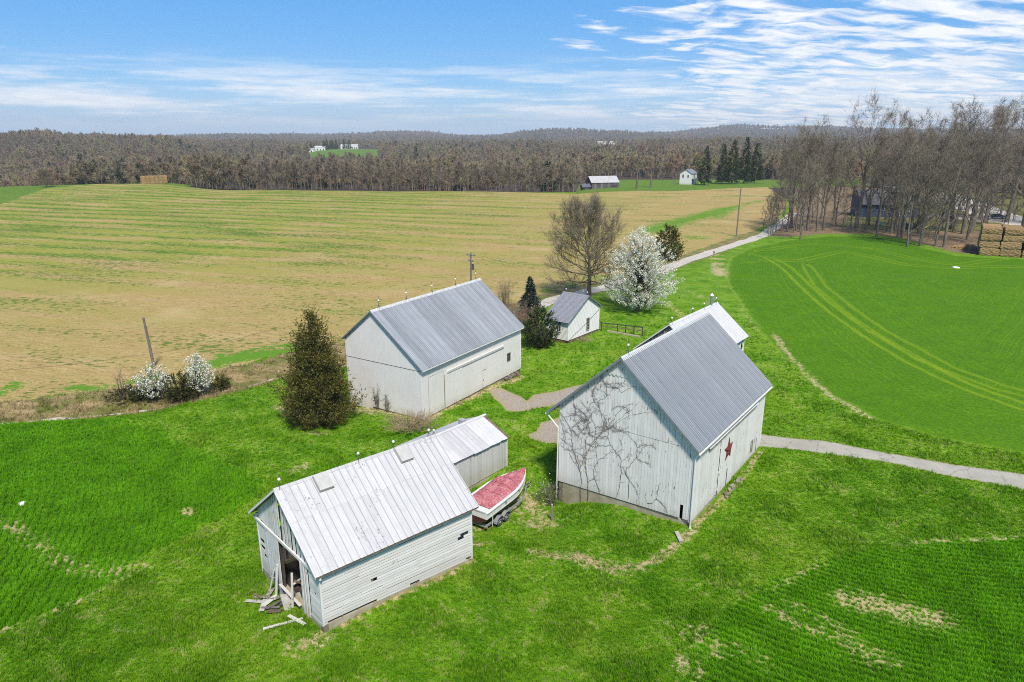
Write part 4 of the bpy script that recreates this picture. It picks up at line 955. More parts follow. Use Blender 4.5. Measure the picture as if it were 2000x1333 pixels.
# ------------------------------------------------------------------ small shed behind it, by the boat
B6P, B6R = (-5.02, 44.83), R(49)
b6 = empty('shed', (*B6P, 0), B6R, 'small low shed with white tin roof and upright grey white boards beside the boat', 'shed')
f6 = Frame(5.0, 7.0, 2.48, 3.55, 2.5, .2, .2)
foundation(f6, b6, B6P, B6R, .0, CONCRETE, drop=.3); shell(f6, b6, -.05, m=PAINT_OLD)
r6 = random.Random(61); PAINT_GREY = M_paint('greyed white boards', (.60, .60, .56), peel=.66, grime=.5, rand=.2)
side_boards(0, f6.L, .16, lambda u: -.28 + .03 * u, 2.42, m=PAINT_GREY, root=b6, rng=r6); gable_boards(f6, 0, f6.W, .2, -.05, None, .03, 0, PAINT_GREY, b6, rng=r6); gable_boards(f6, 0, f6.W, .2, -.05, None, .03, 0, PAINT_GREY, b6, rng=r6, far=True)
q = MB(); side_boards(0, f6.L, .2, -.05, f6.z(f6.W) - .03, v0=f6.W, sgn=1, mb=q); child(q, 'wall_boards', PAINT_GREY, b6)
roof_deck(f6, b6)
for side in 'rl':
    L6 = slope_len(f6, side); u0 = -f6.ov
    for k, w in enumerate((.42, .42, .42, .42, .42, 1.25, .9, .75, .42, .42, .42, .3, .5)):
        me = panel_mesh('roof_panel', [(0, 0), (.004, .022), (.025, .022), (.03, 0), (w, 0)], L6 + r6.uniform(-.03, .05), .012, TIN if 4 < k < 8 else TIN_CLEAN)
        o = link(bpy.data.objects.new('roof_panel', me), b6); place(o, f6, side, u0 + w if side == 'r' else u0, 0, .05 + r6.uniform(0, .012), r6.uniform(-.003, .003)); u0 += w
q = MB(); q.box(f6.L - .05, f6.L + .05, -.06, .05, -.1, 2.45); child(q, 'corner_board', TRIM, b6); ridge_cap(f6, b6, TIN_CLEAN, .14)
q = MB(); q.box(4.9, 5.3, 2.75, 3.25, 3.1, 3.72); child(q, 'roof_hatch', M_plain('grey hatch', (.42, .42, .41), .7), b6); rods(f6, b6, (1.6,), .7)

# ------------------------------------------------------------------ the little house
B4P, B4R = (11.32, 87.2), R(141.9)
b4 = empty('cottage', (*B4P, 0), B4R, 'little white clapboard house with grey shingle roof under the bare oak', 'house')
f4 = Frame(7.26, 3.35, 4.26, 6.02, 3.03, .26, .30)
foundation(f4, b4, B4P, B4R, 1.15, BRICK, inset=.04); shell(f4, b4, 1.1, m=PAINT_LAP)
def laps(fn, a0, a1, z0, ztop, name, clip=None):
    q = MB(); h = .145; k = 0
    while z0 + k * h < ztop:
        za, zb_ = z0 + k * h, min(z0 + (k + 1) * h, ztop); x0, x1 = a0, a1
        if clip:
            x0, x1 = clip(zb_)
            if x1 - x0 < .1: break
        i = len(q.v); q.v += [fn(x0, za, .0), fn(x1, za, .0), fn(x1, za, .032), fn(x0, za, .032), fn(x0, zb_, .006), fn(x1, zb_, .006)]
        q.f += [tuple(i + j for j in f) for f in ((0, 1, 2, 3), (3, 2, 5, 4), (0, 3, 4), (1, 5, 2))]; k += 1
    child(q, name, PAINT_LAP, b4)
def clip4(z):
    d = max(0, (f4.hr - .03 - z) / f4.sl); return max(0, f4.rv - d), min(f4.W, f4.rv + d)
laps(lambda a, z, d: (-d, a, z), 0, f4.W, 1.15, f4.hr - .1, 'clapboards', clip4)
laps(lambda a, z, d: (a, f4.W + d, z), 0, f4.L, 1.15, f4.z(f4.W) - .02, 'clapboards')
laps(lambda a, z, d: (a, -d, z), 0, f4.L, 1.15, f4.z(0) - .02, 'clapboards')
laps(lambda a, z, d: (f4.L + d, a, z), 0, f4.W, 1.15, f4.hr - .1, 'clapboards', clip4)
for v0 in (-.03, f4.W - .06): q = MB(); q.box(-.045, .05, v0, v0 + .09, 1.12, f4.z(v0 + .04) - .05); child(q, 'corner_board', PAINT_LAP, b4)
SASH = M_plain('white sash', (.72, .72, .70), .5, var=.1)
window_part(b4, (1.35, f4.W + .03, 2.75), .62, 1.15, 'u', 1, SASH, GLASS, 2, 3); window_part(b4, (-.03, 2.75, 2.35), .62, 1.5, 'v', -1, M_plain('weathered sash', (.42, .40, .34), .7), GLASS, 2, 4)
q = MB(); q.tube([(-.06, .1, 3.75), (-.06, 3.4, 2.45), (-.06, 7.0, 1.2)], .018, 4); child(q, 'wall_cable', IRON, b4)
roof_deck(f4, b4)
for side in 'rl':                                                     # shingle courses, one slab each
    L4 = slope_len(f4, side); n = 26
    q = MB()
    for k in range(n):
        t0, t1 = L4 * k / n, L4 * (k + 1) / n; x = 0.0; tot = f4.L + 2 * f4.ov; r4 = random.Random(k)
        while x < tot - .01:
            w = min(.3 + r4.uniform(-.03, .03), tot - x)
            i = len(q.v); hh = .028 + r4.uniform(-.004, .006)
            q.v += [(x, t0 - .03, .004), (x + w - .008, t0 - .03, .004), (x + w - .008, t1, hh), (x, t1, hh), (x, t1, .0), (x + w - .008, t1, .0)]; q.f += [(i, i + 1, i + 2, i + 3), (i + 3, i + 2, i + 5, i + 4)]; x += w
    o = child(q, 'roof_shingles', SHINGLE_G, b4); o['kind'] = 'stuff'; place(o, f4, side, f4.L + f4.ov if side == 'r' else -f4.ov, 0, .05)
rake(f4, b4, TRIM_METAL, h=.14); q = MB(); q.box(-f4.ov, f4.L + f4.ov, -f4.oe - .1, -f4.oe + .02, f4.z(-f4.oe) - .06, f4.z(-f4.oe) + .04); child(q, 'gutter', TRIM, b4)
ridge_cap(f4, b4, SHINGLE_G, .16, .07); rods(f4, b4, (.0, 3.2), .6)

# ------------------------------------------------------------------ the corn crib barn behind the star barn
B5P, B5R = (17.6, 60.91), R(52)
b5 = empty('barn', (*B5P, 0), B5R, 'white tin roofed barn with a weathered grey gable half hidden behind the star barn', 'barn')
f5 = Frame(6.7, 11.0, 5.34, 8.17, 3.35, .27, .31)
foundation(f5, b5, B5P, B5R, .3, CONCRETE, inset=.04); shell(f5, b5, .2, right=False)
r5 = random.Random(51); gable_boards(f5, 0, f5.W, .21, .3, None, .03, 0, WOOD_OLD, b5, rng=r5, gap=.03); gable_boards(f5, 0, f5.W, .25, .3, None, .03, 0, PAINT, b5, rng=r5, far=True)
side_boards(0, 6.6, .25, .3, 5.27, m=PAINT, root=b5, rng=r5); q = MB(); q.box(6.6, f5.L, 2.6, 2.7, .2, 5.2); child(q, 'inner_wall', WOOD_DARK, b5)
q = MB(); side_boards(0, f5.L, .25, .3, 5.27, v0=f5.W, sgn=1, mb=q); child(q, 'wall_boards', PAINT, b5)
for u0 in (7.6, 9.0, 9.9, 10.86):
    q = MB(); q.box(u0, u0 + .16, -.02, .14, .2, 5.25); child(q, 'porch_post', PAINT_CLEAN, b5)
for u0, s_ in ((9.0, 1), (10.86, -1), (9.9, -1)):
    q = MB(); q.tube([(u0 + (.16 if s_ > 0 else 0), .06, 4.1), (u0 + s_ * .75, .06, 4.95)], .06, 4); child(q, 'brace', PAINT_CLEAN, b5)
q = MB(); q.box(6.6, f5.L, -.01, .15, 4.95, 5.25); child(q, 'porch_beam', PAINT_CLEAN, b5); q = MB(); q.box(10.0, f5.L, .0, .1, .2, 3.7); child(q, 'wall_boards', PAINT_CLEAN, b5)
roof_deck(f5, b5); prof5 = [(0, 0), (.005, .03), (.035, .03), (.04, 0), (.55, 0)]
roof_panels(f5, b5, 'r', .55, prof5, TIN_CLEAN); roof_panels(f5, b5, 'l', .55, prof5, TIN_CLEAN); rake(f5, b5, TRIM, h=.12); ridge_cap(f5, b5, TIN_CLEAN, .16)
q = MB(); q.lathe([(.13, 8.1), (.13, 9.15), (.17, 9.17), (.17, 9.22)], 10, (9.6, f5.rv, 0)); o = child(q, 'vent_pipe', TRIM_METAL, b5); q = MB(); q.lathe([(.18, 9.225), (.2, 9.3), (.04, 9.5)], 10, (9.6, f5.rv, 0)); q.build('cap', BALL, o)
rods(f5, b5, (.2, 4.9, 7.7, 10.9), .8)
# ------------------------------------------------------------------ trees
BARK = M_plain('grey brown bark', (.25, .205, .155), .95, col2=(.14, .115, .09), scale=.8, rand=.25)
BARK_DARK = M_plain('dark bark', (.10, .08, .06), .95, var=.4, scale=2.0)
TWIG = M_plain('fine twigs', (.31, .25, .18), .95, col2=(.23, .18, .125), scale=.15, rand=.35)
TWIG_OAK = M_plain('olive brown twigs', (.23, .195, .13), .95, col2=(.17, .14, .09), scale=.4)
CEDAR = M_leaf('bronze cedar foliage', [(.105, .115, .030), (.165, .155, .045), (.26, .18, .055)], nscale=.55, trans=.3, rand=0)
SPRUCE = M_leaf('blue green needles', [(.022, .040, .030), (.050, .075, .058), (.085, .115, .095)], nscale=1.4, trans=.1, rand=.15)
SPRUCE_D = M_leaf('dark green needles', [(.030, .050, .020), (.050, .080, .030), (.08, .11, .045)], nscale=.4, trans=.1, rand=.2)
LAUREL = M_leaf('glossy evergreen leaves', [(.030, .048, .014), (.060, .085, .028), (.14, .16, .07)], nscale=1.6, trans=.15, rand=0)
BLOSSOM = M_leaf('white blossom', [(.84, .80, .70), (.76, .74, .58), (.88, .84, .78)], nscale=1.2, trans=.3, rand=.0)
YOUNG = M_leaf('young green leaves', [(.18, .26, .05), (.24, .30, .08)], nscale=2, trans=.3, rand=0)
OLIVE = M_leaf('olive brown foliage', [(.065, .070, .018), (.10, .095, .028), (.13, .11, .035)], nscale=1.2, trans=.15, rand=.1)
DRY = M_plain('dry brown stems', (.30, .20, .125), .95, col2=(.19, .12, .075), scale=1.5, rand=.2)
DRY_PALE = M_plain('pale dry stems', (.46, .36, .21), .95, col2=(.30, .22, .12), scale=2.0, rand=.2)

def leaves_mesh(name, C, size, m, up=.0, seed=0, flat=None):
    """one small quad per point of C (n,3), random lie, size (n,) or number; up tilts the normals upward"""
    rg = np.random.default_rng(seed); n = len(C); size = np.broadcast_to(size, (n,))[:, None]
    N = rg.normal(size=(n, 3)); N[:, 2] += up; N /= np.linalg.norm(N, axis=1)[:, None] + 1e-9
    A = np.cross(N, rg.normal(size=(n, 3))); A /= np.linalg.norm(A, axis=1)[:, None] + 1e-9; B = np.cross(N, A)
    asp = rg.uniform(.45, .8, (n, 1))
    V = np.stack([C - A * size, C - B * size * asp, C + A * size, C + B * size * asp], 1).reshape(-1, 3)
    return np_mesh(name, V, np.arange(4 * n).reshape(-1, 4), m)
def spikes_mesh(name, C, D, L, w, m, seed=0):
    """thin triangles: from C along D (unit), length L, width w"""
    rg = np.random.default_rng(seed); n = len(C); L = np.broadcast_to(L, (n,))[:, None]; w = np.broadcast_to(w, (n,))[:, None]
    S = np.cross(D, rg.normal(size=(n, 3))); S /= np.linalg.norm(S, axis=1)[:, None] + 1e-9
    V = np.stack([C - S * w, C + S * w, C + D * L], 1).reshape(-1, 3)
    return np_mesh(name, V, np.arange(3 * n).reshape(-1, 3), m)
def unit(a): return a / (np.linalg.norm(a, axis=-1, keepdims=True) + 1e-9)

def bare_tree_meshes(seed, Ht, clear, spread, limbs, subs, subsubs, twigs, r0, rise=.35, fork=False, thick=1.0, twl=(.8, 1.8), tww=.02, oak=False, m_b=BARK, m_t=TWIG, sides=(7, 4, 3, 3)):
    rg = random.Random(seed); trunk, crown = MB(), MB(); TC, TD = [], []
    def rv(s): return Vector((rg.gauss(0, s), rg.gauss(0, s), rg.gauss(0, s)))
    def stem(mb, p, d, L, r, n, wob, trop, sd, rend=.25):
        pts = [p.copy()]; rad = [r]
        for k in range(n):
            d = (d + rv(wob) + Vector((0, 0, trop))).normalized(); p = p + d * (L / n); pts.append(p.copy()); rad.append(r * (1 - (1 - rend) * (k + 1) / n))
        mb.tube(pts, rad, sd, cap=False); return pts, rad
    def along(pts, rad, t):
        f = t * (len(pts) - 1); i = min(int(f), len(pts) - 2); q = f - i
        return pts[i].lerp(pts[i + 1], q), rad[i] * (1 - q) + rad[i + 1] * q, (pts[i + 1] - pts[i]).normalized()
    def side(d, ang, az):
        o = d.orthogonal().normalized(); o.rotate(Matrix.Rotation(az, 3, d)); return (d * math.cos(ang) + o * math.sin(ang)).normalized()
    def twig(p, d, s=1.0):
        for _ in range(twigs):
            q = (d * .5 + rv(.55) + Vector((0, 0, rise * .5))).normalized(); TC.append(p); TD.append((q, rg.uniform(*twl) * s))
    tp, tr = stem(trunk, Vector((0, 0, -.4)), Vector((0, 0, 1)), Ht * (.74 if oak else .80), r0, 9, .05, .06, sides[0], .12)
    az = rg.uniform(0, 6)
    for i in range(limbs):
        t = clear + (1 - clear) * ((i + rg.uniform(.1, .9)) / limbs) ** .9; t = min(t, .985)
        p, r, d = along(tp, tr, t); az += 2.4 + rg.uniform(-.5, .5); f = (t - clear) / (1 - clear)
        if oak: ang = R(98 - 74 * f + rg.uniform(-8, 8)); L = spread * (1.0 + .22 * math.sin(3.14 * f) - .22 * f)
        else: ang = R(rg.uniform(38, 62) - 18 * f); L = spread * (1.05 - .55 * f) * rg.uniform(.75, 1.15)
        lp, lr = stem(trunk if not oak else crown, p, side(d, ang, az), L, max(r * .55, .03) * thick, 6, .13, (.02 + .16 * f if oak else rise * .3), sides[1])
        for j in range(subs):
            u = .22 + .78 * (j + rg.random()) / subs; p2, r2, d2 = along(lp, lr, min(u, .99))
            L2 = L * rg.uniform(.32, .55) * (1.1 - .5 * u)
            sp, sr = stem(crown, p2, side(d2, R(rg.uniform(25, 58)), rg.uniform(0, 6.28)), L2, max(r2 * .6, .018), 4, .15, rise * .35, sides[2])
            for k in range(subsubs):
                w = .2 + .8 * (k + rg.random()) / subsubs; p3, r3, d3 = along(sp, sr, min(w, .99))
                s3, q3 = stem(crown, p3, side(d3, R(rg.uniform(20, 55)), rg.uniform(0, 6.28)), L2 * rg.uniform(.35, .6), max(r3 * .6, .012), 2, .16, rise * .3, sides[3], .35)
                twig(s3[-1], d3); twig(s3[1], d3); twig(p3, d3, .8)
            twig(sp[-1], d2)
        twig(lp[-1], d)
    C = np.array([tuple(p) for p in TC]); D = np.array([tuple(q[0]) for q in TD]); L = np.array([q[1] for q in TD])
    a = trunk.mesh('trunk', m_b, True); b = crown.mesh('crown', [m_b, m_t])
    # twigs joined to the crown
    i0 = len(crown.v); rgn = np.random.default_rng(seed); S = unit(np.cross(D, rgn.normal(size=D.shape))) * tww
    V = np.stack([C - S, C + S, C + D * L[:, None]], 1).reshape(-1, 3)
    crown.v += [tuple(q) for q in V]; nb = len(crown.f); crown.f += [(i0 + 3 * k, i0 + 3 * k + 1, i0 + 3 * k + 2) for k in range(len(C))]
    bpy.data.meshes.remove(b); b = crown.mesh('crown', [m_b, m_t]); mi = np.zeros(len(crown.f), np.int32); mi[nb:] = 1
    b.polygons.foreach_set('material_index', mi); b.polygons.foreach_set('use_smooth', [True] * len(mi))
    return a, b
def tree_of(name, loc, rz, scale, me_t, me_c, label, group=None, cat='tree'):
    r = empty(name, loc, rz, label, cat, group); r.scale = scale if isinstance(scale, tuple) else (scale,) * 3
    link(bpy.data.objects.new('trunk', me_t), r); link(bpy.data.objects.new('crown', me_c), r); return r
def top_of(p, v):
    """height above the ground at p of what shows at photo row v straight over it"""
    lo, hi = 0.0, 80.0
    for _ in range(40):
        m_ = (lo + hi) / 2; Zr = p.z + m_ - CAM_H; d = p.y * _c - Zr * _s; up = p.y * _s + Zr * _c
        if 666.5 - F_PX * up / d > v: lo = m_
        else: hi = m_
    return lo
# --- the tall grove behind the green field
GROVE = [bare_tree_meshes(100 + k, 30, cl, sp, 13, 6, 4, tw, r, rise=.30, twl=(.9, 2.0), tww=.024) for k, (cl, sp, tw, r) in enumerate(((.20, 12, 3, .48), (.24, 13, 3, .58), (.15, 10, 3, .36), (.28, 11, 3, .44), (.18, 12.5, 3, .52)))]
YOUNGT = [bare_tree_meshes(140 + k, 11, .12, 3.4, 11, 4, 2, 2, .14, rise=.30, twl=(.5, 1.2), tww=.022) for k in range(2)]
ZG = lambda x, y: (1400 + x * .3, 160 + y * .3)
grove = [(590, 970, 190, 0), (455, 978, 330, 2), (540, 975, 300, 3), (650, 975, 290, 2), (905, 958, 88, 1), (990, 938, 250, 2), (1205, 992, 260, 3), (1265, 945, 150, 0), (1320, 985, 180, 2), (1520, 962, 110, 4), (1600, 990, 150, 1), (1650, 985, 130, 0), (1665, 952, 120, 3), (1710, 895, 90, 4), (1790, 775, 130, 1), (1480, 765, 110, 0), (1885, 915, 60, 4), (1995, 962, 40, 1), (1100, 900, 130, 3), (760, 900, 260, 2), (2090, 930, 20, 0), (1170, 980, 330, 2), (385, 980, 560, 2), (690, 968, 330, 3)]
gr = random.Random(8); proto = {}
def plant(variants, k, loc, rz, scale, label, group, name):
    key = (name, id(variants), k)
    if key not in proto: proto[key] = tree_of(name, loc, rz, scale, *variants[k], label, group); return proto[key]
    return copy_tree(proto[key], loc, rz, scale, label, group)
GL = 'tall leafless tree in the grove between the green field and the dark blue house'
for (x, y, t, k) in grove:
    p = at(*ZG(x, y)); h = top_of(p, 160 + .3 * t)
    o = plant(GROVE, k, p, gr.uniform(0, 6.28), (h / 30,) * 3, GL, 'tall bare trees of the grove', 'bare_tree'); s = h / 30; o.scale = (s * gr.uniform(.85, 1.05), s * gr.uniform(.85, 1.05), s)
GSP = {0: 'broad leafless tree of the grove nearest the bend of the lane', 4: 'tallest straight leafless tree in front of the dark blue house', 6: 'leafless tree of the grove just before the parked black car', 10: 'thick leafless tree right beside the loose straw heap', 11: 'thick leafless tree just behind the near corner of the bale stack', 16: 'leafless tree beside the dark grey car on the far gravel road'}
_gt = [o for o in bpy.data.objects if o.get('label') == GL]
for k, (x, y, t_, v_) in enumerate(grove):
    if k in GSP:
        p = at(*ZG(x, y)); min(_gt, key=lambda o: (o.location - p).length)['label'] = GSP[k]
for i in range(56):
    u = gr.uniform(1530, 2230); d = gr.uniform(205, 330) if i % 3 else gr.uniform(190, 230)
    x, y = polar(u, d); k = gr.randrange(5); s = gr.uniform(.70, .98)
    if 1640 < u < 1830 and d > 232: continue
    o = plant(GROVE, k, (x, y, h1(x, y)), gr.uniform(0, 6.28), (s * .9, s * .9, s), GL, 'tall bare trees of the grove', 'bare_tree')
for (x, y, t) in ((350, 992, 640), (750, 978, 840), (820, 962, 690), (945, 975, 860), (1135, 980, 640), (1150, 975, 700), (1340, 992, 620), (1380, 1015, 740), (330, 985, 720), (870, 950, 580), (1430, 1000, 800), (1555, 968, 790), (300, 975, 700), (420, 985, 620), (500, 985, 600), (1010, 985, 780)):
    p = at(*ZG(x, y)); s = top_of(p, 160 + .3 * t) / 11
    plant(YOUNGT, gr.randrange(2), p, gr.uniform(0, 6.28), (s * .8, s * .8, s), 'slender young leafless tree in the undergrowth of the grove', 'saplings of the grove', 'sapling')
for i in range(26):
    u = gr.uniform(1500, 2080); v = gr.uniform(430, 466) if u < 1850 else gr.uniform(425, 450); p = at(u, v); s = gr.uniform(.55, 1.25)
    plant(YOUNGT, gr.randrange(2), p, gr.uniform(0, 6.28), (s * .9, s * .9, s), 'slender young leafless tree in the undergrowth of the grove', 'saplings of the grove', 'sapling')
# --- the lone oak by the little house
p = at(1150, 583); h = oak_h = top_of(p, 400)
oak_t, oak_c = bare_tree_meshes(5, h, .25, h * .43, 44, 8, 5, 5, .40, rise=.50, thick=.8, twl=(.5, 1.2), tww=.013, oak=True, m_b=M_plain('oak bark', (.15, .115, .075), .95, var=.35, scale=1.0), m_t=TWIG_OAK)
tree_of('oak_tree', p, 1.0, 1.0, oak_t, oak_c, 'round crowned leafless oak by the lane behind the little house')
# --- trees beyond the fields
FAR_T = [bare_tree_meshes(200 + k, 17, .3, 5.0, 8, 4, 3, 3, .19, rise=.35, twl=(1.0, 2.4), tww=.055, sides=(5, 3, 3, 3)) for k in range(4)]
LONE_T = [bare_tree_meshes(220 + k, 17, c_, sp_, n_, 3, 3, 2, r_, rise=.3, thick=1.5, twl=(.8, 1.8), tww=.05, sides=(6, 4, 3, 3)) for k, (c_, sp_, n_, r_) in enumerate(((.55, 5, 3, .55), (.2, 8, 9, .40), (.35, 3, 9, .6), (.15, 10, 9, .3)))]
GRP = 'bare trees along the far edge of the stubble field'
edge_line = [(272, 366), (300, 366), (372, 366.5), (500, 367.5), (700, 370), (900, 373), (1000, 375.5), (1075, 377.5), (1128, 379)]
for i in range(120):
    u = 274 + (1128 - 274) * (i + gr.uniform(-.4, .4)) / 119
    v = np.interp(u, [q[0] for q in edge_line], [q[1] for q in edge_line]); x, y = G0(u, v); k = gr.uniform(1.012, 1.05 + .03 * (i % 3)); x *= k; y *= k
    if u < 375: x *= 1.22; y *= 1.22
    s = gr.uniform(.75, 1.12) * (1.0 if u < 800 else .84)
    plant(FAR_T, gr.randrange(4), (x, y, h1(x, y)), gr.uniform(0, 6.28), (s, s, s * gr.uniform(.95, 1.12)), 'leafless woodland tree at the far edge of the tan stubble field', GRP, 'woodland_tree')
for (u, v, t, k, lab) in ((1243, 370, 303, 0, 'pollarded bare tree with two bent limbs beyond the field by the grey barn'), (1271, 367, 304, 2, 'second bare ivy wrapped tree between the grey barn and white farmhouse'), (1120, 376, 318, 1, 'spreading bare tree just left of the far grey barn'), (1318, 366, 350, 3, 'low spreading bare shrub tree in the far meadow')):
    p = at(u, v); s = top_of(p, t) / 17; me = LONE_T[k]
    tree_of('bare_tree', p, k * 1.3, (s, s, s), *me, lab)
p = at(92, 366); h = oak_h; s = top_of(p, 333) / h; tree_of('bare_tree', p, 0, (s * 1.15, s * 1.15, s), oak_t, oak_c, 'small round bare tree alone on the far left green crest' if False else 'small round bare tree alone on the distant green crest')

def conifer_meshes(seed, Ht, rad, m, tiers=26, per=9, dens=26, droop=.25, size=.16, open_=.0, trunk_r=.16, base=.06, power=1.0):
    rg = np.random.default_rng(seed); C, D = [], []; mb = MB(); tr = MB(); tr.tube([(0, 0, -.3), (0, 0, Ht * .5), (0, 0, Ht * .97)], [trunk_r, trunk_r * .6, .02], 6)
    for i in range(tiers):
        f = (i + .5) / tiers; z = Ht * (base + (1 - base) * f); rr = rad * (1 - f) ** power * (1 if f > .08 else .8)
        for j in range(max(4, int(per * (1 - .4 * f)))):
            a = rg.uniform(0, 6.283); L = rr * rg.uniform(.72, 1.12) + .06; e = np.array([math.cos(a), math.sin(a), 0])
            tip = np.array([0, 0, z]) + e * L + np.array([0, 0, -droop * L * .5 + .12 * L]); st = np.array([0, 0, z + .1])
            mb.tube([tuple(st), tuple(tip)], [.03, .008], 3, cap=False)
            n = int(dens * (.35 + L / rad)); t = rg.uniform(.25, 1.02, n) ** .75
            P = st + (tip - st) * t[:, None]; P += rg.normal(0, 1, (n, 3)) * np.array([.10, .10, .055]) * (L * .9 + .25)
            C.append(P); D.append(unit(e * .8 + rg.normal(0, .45, (n, 3)) + np.array([0, 0, -droop * .3 + .12])))
    C = np.concatenate(C); D = np.concatenate(D); n = len(C); L = rg.uniform(.7, 1.5, n) * size * 1.7
    tr_me = tr.mesh('trunk', BARK_DARK, True); cr = spikes_mesh('crown', C, D, L, size * .42, m, seed); return tr_me, cr
# spruce by the lane, and the far dark evergreens
p = at(1035, 617); h = top_of(p, 541); tree_of('spruce_tree', p, 0, 1.0, *conifer_meshes(3, h, h * .33, SPRUCE, tiers=22, per=13, dens=30, size=.15), 'small blue green spruce beyond the long white barn')
FS = [conifer_meshes(30 + k, 20, r_, SPRUCE_D, tiers=26, per=9, dens=22, droop=.5, size=.42, power=pw) for k, (r_, pw) in enumerate(((4.6, .8), (4.4, .62)))]
for (u, v, t, k, sx, lab) in ((1376, 362, 285, 0, .95, 'lone dark spruce standing beside the far white farmhouse'), (1410, 360, 282, 0, .85, 'first dark spruce of the far evergreen clump'), (1428, 360, 275, 1, .95, 'second dark spruce of the far evergreen clump'), (1452, 359, 268, 1, .75, 'tallest pine in the far evergreen clump'), (1474, 358, 280, 1, .95, 'last evergreen of the far clump nearest the grove')):
    p = at(u, v); s = top_of(p, t) / 20; tree_of('spruce_tree', p, u, (s * sx, s * sx, s), *FS[k], lab)
# --- the bronze cedar
p = at(625, 826); h = top_of(p, 613)
def crown_points(rg, n_tip, prof, per, spread, inner=.25, jag=.13):
    """clumps of points at branch tips over a crown of the given profile [(z, radius)]"""
    zs = np.array([q[0] for q in prof]); rs = np.array([q[1] for q in prof]); tips, P = [], []
    zc = np.linspace(zs[0], zs[-1], 200); w = np.interp(zc, zs, rs) + .15; cdf = np.cumsum(w) / w.sum()
    for i in range(n_tip):
        z = float(np.interp(rg.random(), cdf, zc)); r = float(np.interp(z, zs, rs)); a = rg.uniform(0, 6.283)
        k = 1 + rg.normal(0, jag) if rg.random() > inner else rg.uniform(.35, .85)
        tips.append((math.cos(a) * r * k, math.sin(a) * r * k, z))
    tips = np.array(tips)
    for t in tips:
        out = t.copy(); out[2] = 0; out = out / (np.linalg.norm(out) + 1e-6) * .7 + np.array([0, 0, .8]); out /= np.linalg.norm(out)
        n = max(3, int(per * rg.uniform(.6, 1.4))); s = spread * rg.uniform(.6, 1.35); L = rg.normal(0, 1, n) * s
        P.append(t + out * L[:, None] + rg.normal(0, s * .42, (n, 3)))
    return tips, np.concatenate(P)
rg = np.random.default_rng(12); W = 2.5
prof = [(.2, W * .62), (.9, W * .95), (2.2, W * 1.04), (3.4, W * .92), (4.8, W * .78), (6.2, W * .56), (h * .78, W * .34), (h * .9, W * .15), (h * .985, .08)]
tips, P = crown_points(rg, 430, prof, 66, .46, .32, .23)
D = unit(unit(P * np.array([1, 1, 0])) * .65 + rg.normal(0, .5, P.shape) + np.array([0, 0, .65]))
ce = empty('cedar_tree', p, .4, 'big bronze green cedar at the gable of the long white barn', 'tree')
q = MB(); q.tube([(0, 0, -.3), (.05, 0, h * .5), (0, .05, h * .95)], [.26, .15, .03], 7); q.build('trunk', BARK_DARK, ce)
q = MB()
for t in tips[::3]: q.tube([(0, 0, max(.15, t[2] * .8 - .4)), tuple(t * np.array([.6, .6, .93])), tuple(t)], [.045, .025, .01], 3, cap=False)
q.build('branches', BARK_DARK, ce); link(bpy.data.objects.new('crown', spikes_mesh('crown', P, D, rg.uniform(.14, .36, len(P)), rg.uniform(.035, .075, len(P)), CEDAR, 2)), ce)
# --- blossoming pears
def pear(loc, h, w, seed, label, n_tip, per, size, green, prof=None, name='pear_tree', spread=.22, skel=2):
    rg = np.random.default_rng(seed); r = empty(name, loc, seed, label, 'tree')
    prof = prof or [(h * .09, w * .16), (h * .17, w * .42), (h * .30, w * .50), (h * .48, w * .49), (h * .66, w * .40), (h * .82, w * .27), (h * .93, w * .13), (h * .99, .1)]
    tips, P = crown_points(rg, n_tip, prof, per, spread, .42, .20)
    q = MB(); q.tube([(0, 0, -.3), (0, .02, h * .2), (.05, 0, h * .5), (0, 0, h * .85)], [h * .017, h * .014, h * .008, .02], 7); q.build('trunk', BARK_DARK, r)
    q = MB()
    for t in tips[::skel]:
        z0 = max(h * .12, t[2] * .62 - .2); m_ = np.array([t[0] * .45, t[1] * .45, z0 + (t[2] - z0) * .35]); q.tube([(0, 0, z0), tuple(m_), tuple(t)], [h * .0042, h * .003, .012], 3, cap=False)
    q.build('branches', BARK_DARK, r)
    k = rg.random(len(P)) < green; s = rg.uniform(.6, 1.3, len(P)) * size
    link(bpy.data.objects.new('blossom', leaves_mesh('blossom', P[~k], s[~k], BLOSSOM, .5, seed)), r)
    if k.any(): link(bpy.data.objects.new('leaves', leaves_mesh('leaves', P[k], s[k] * .8, YOUNG, .5, seed + 1)), r)
    return r
p = at(1248, 609); pear(p, top_of(p, 446), 8.7, 21, 'large white blossoming pear tree on the lawn beside the lane', 620, 40, .095, .12, spread=.33)
p = at(306, 788); h = top_of(p, 711); pear(p, h, 4.3, 22, 'rounder of two white flowering pear trees by the leaning pole', 260, 15, .085, .34, spread=.2, prof=[(h * .20, .7), (h * .34, 1.35), (h * .52, 1.5), (h * .72, 1.15), (h * .9, .55), (h, .1)])
p = at(392, 776); h = top_of(p, 690); pear(p, h, 4.2, 23, 'taller upright white flowering pear tree near the cedar', 260, 15, .085, .24, spread=.2, prof=[(h * .18, .6), (h * .32, 1.2), (h * .48, 1.4), (h * .7, 1.1), (h * .88, .55), (h, .1)])
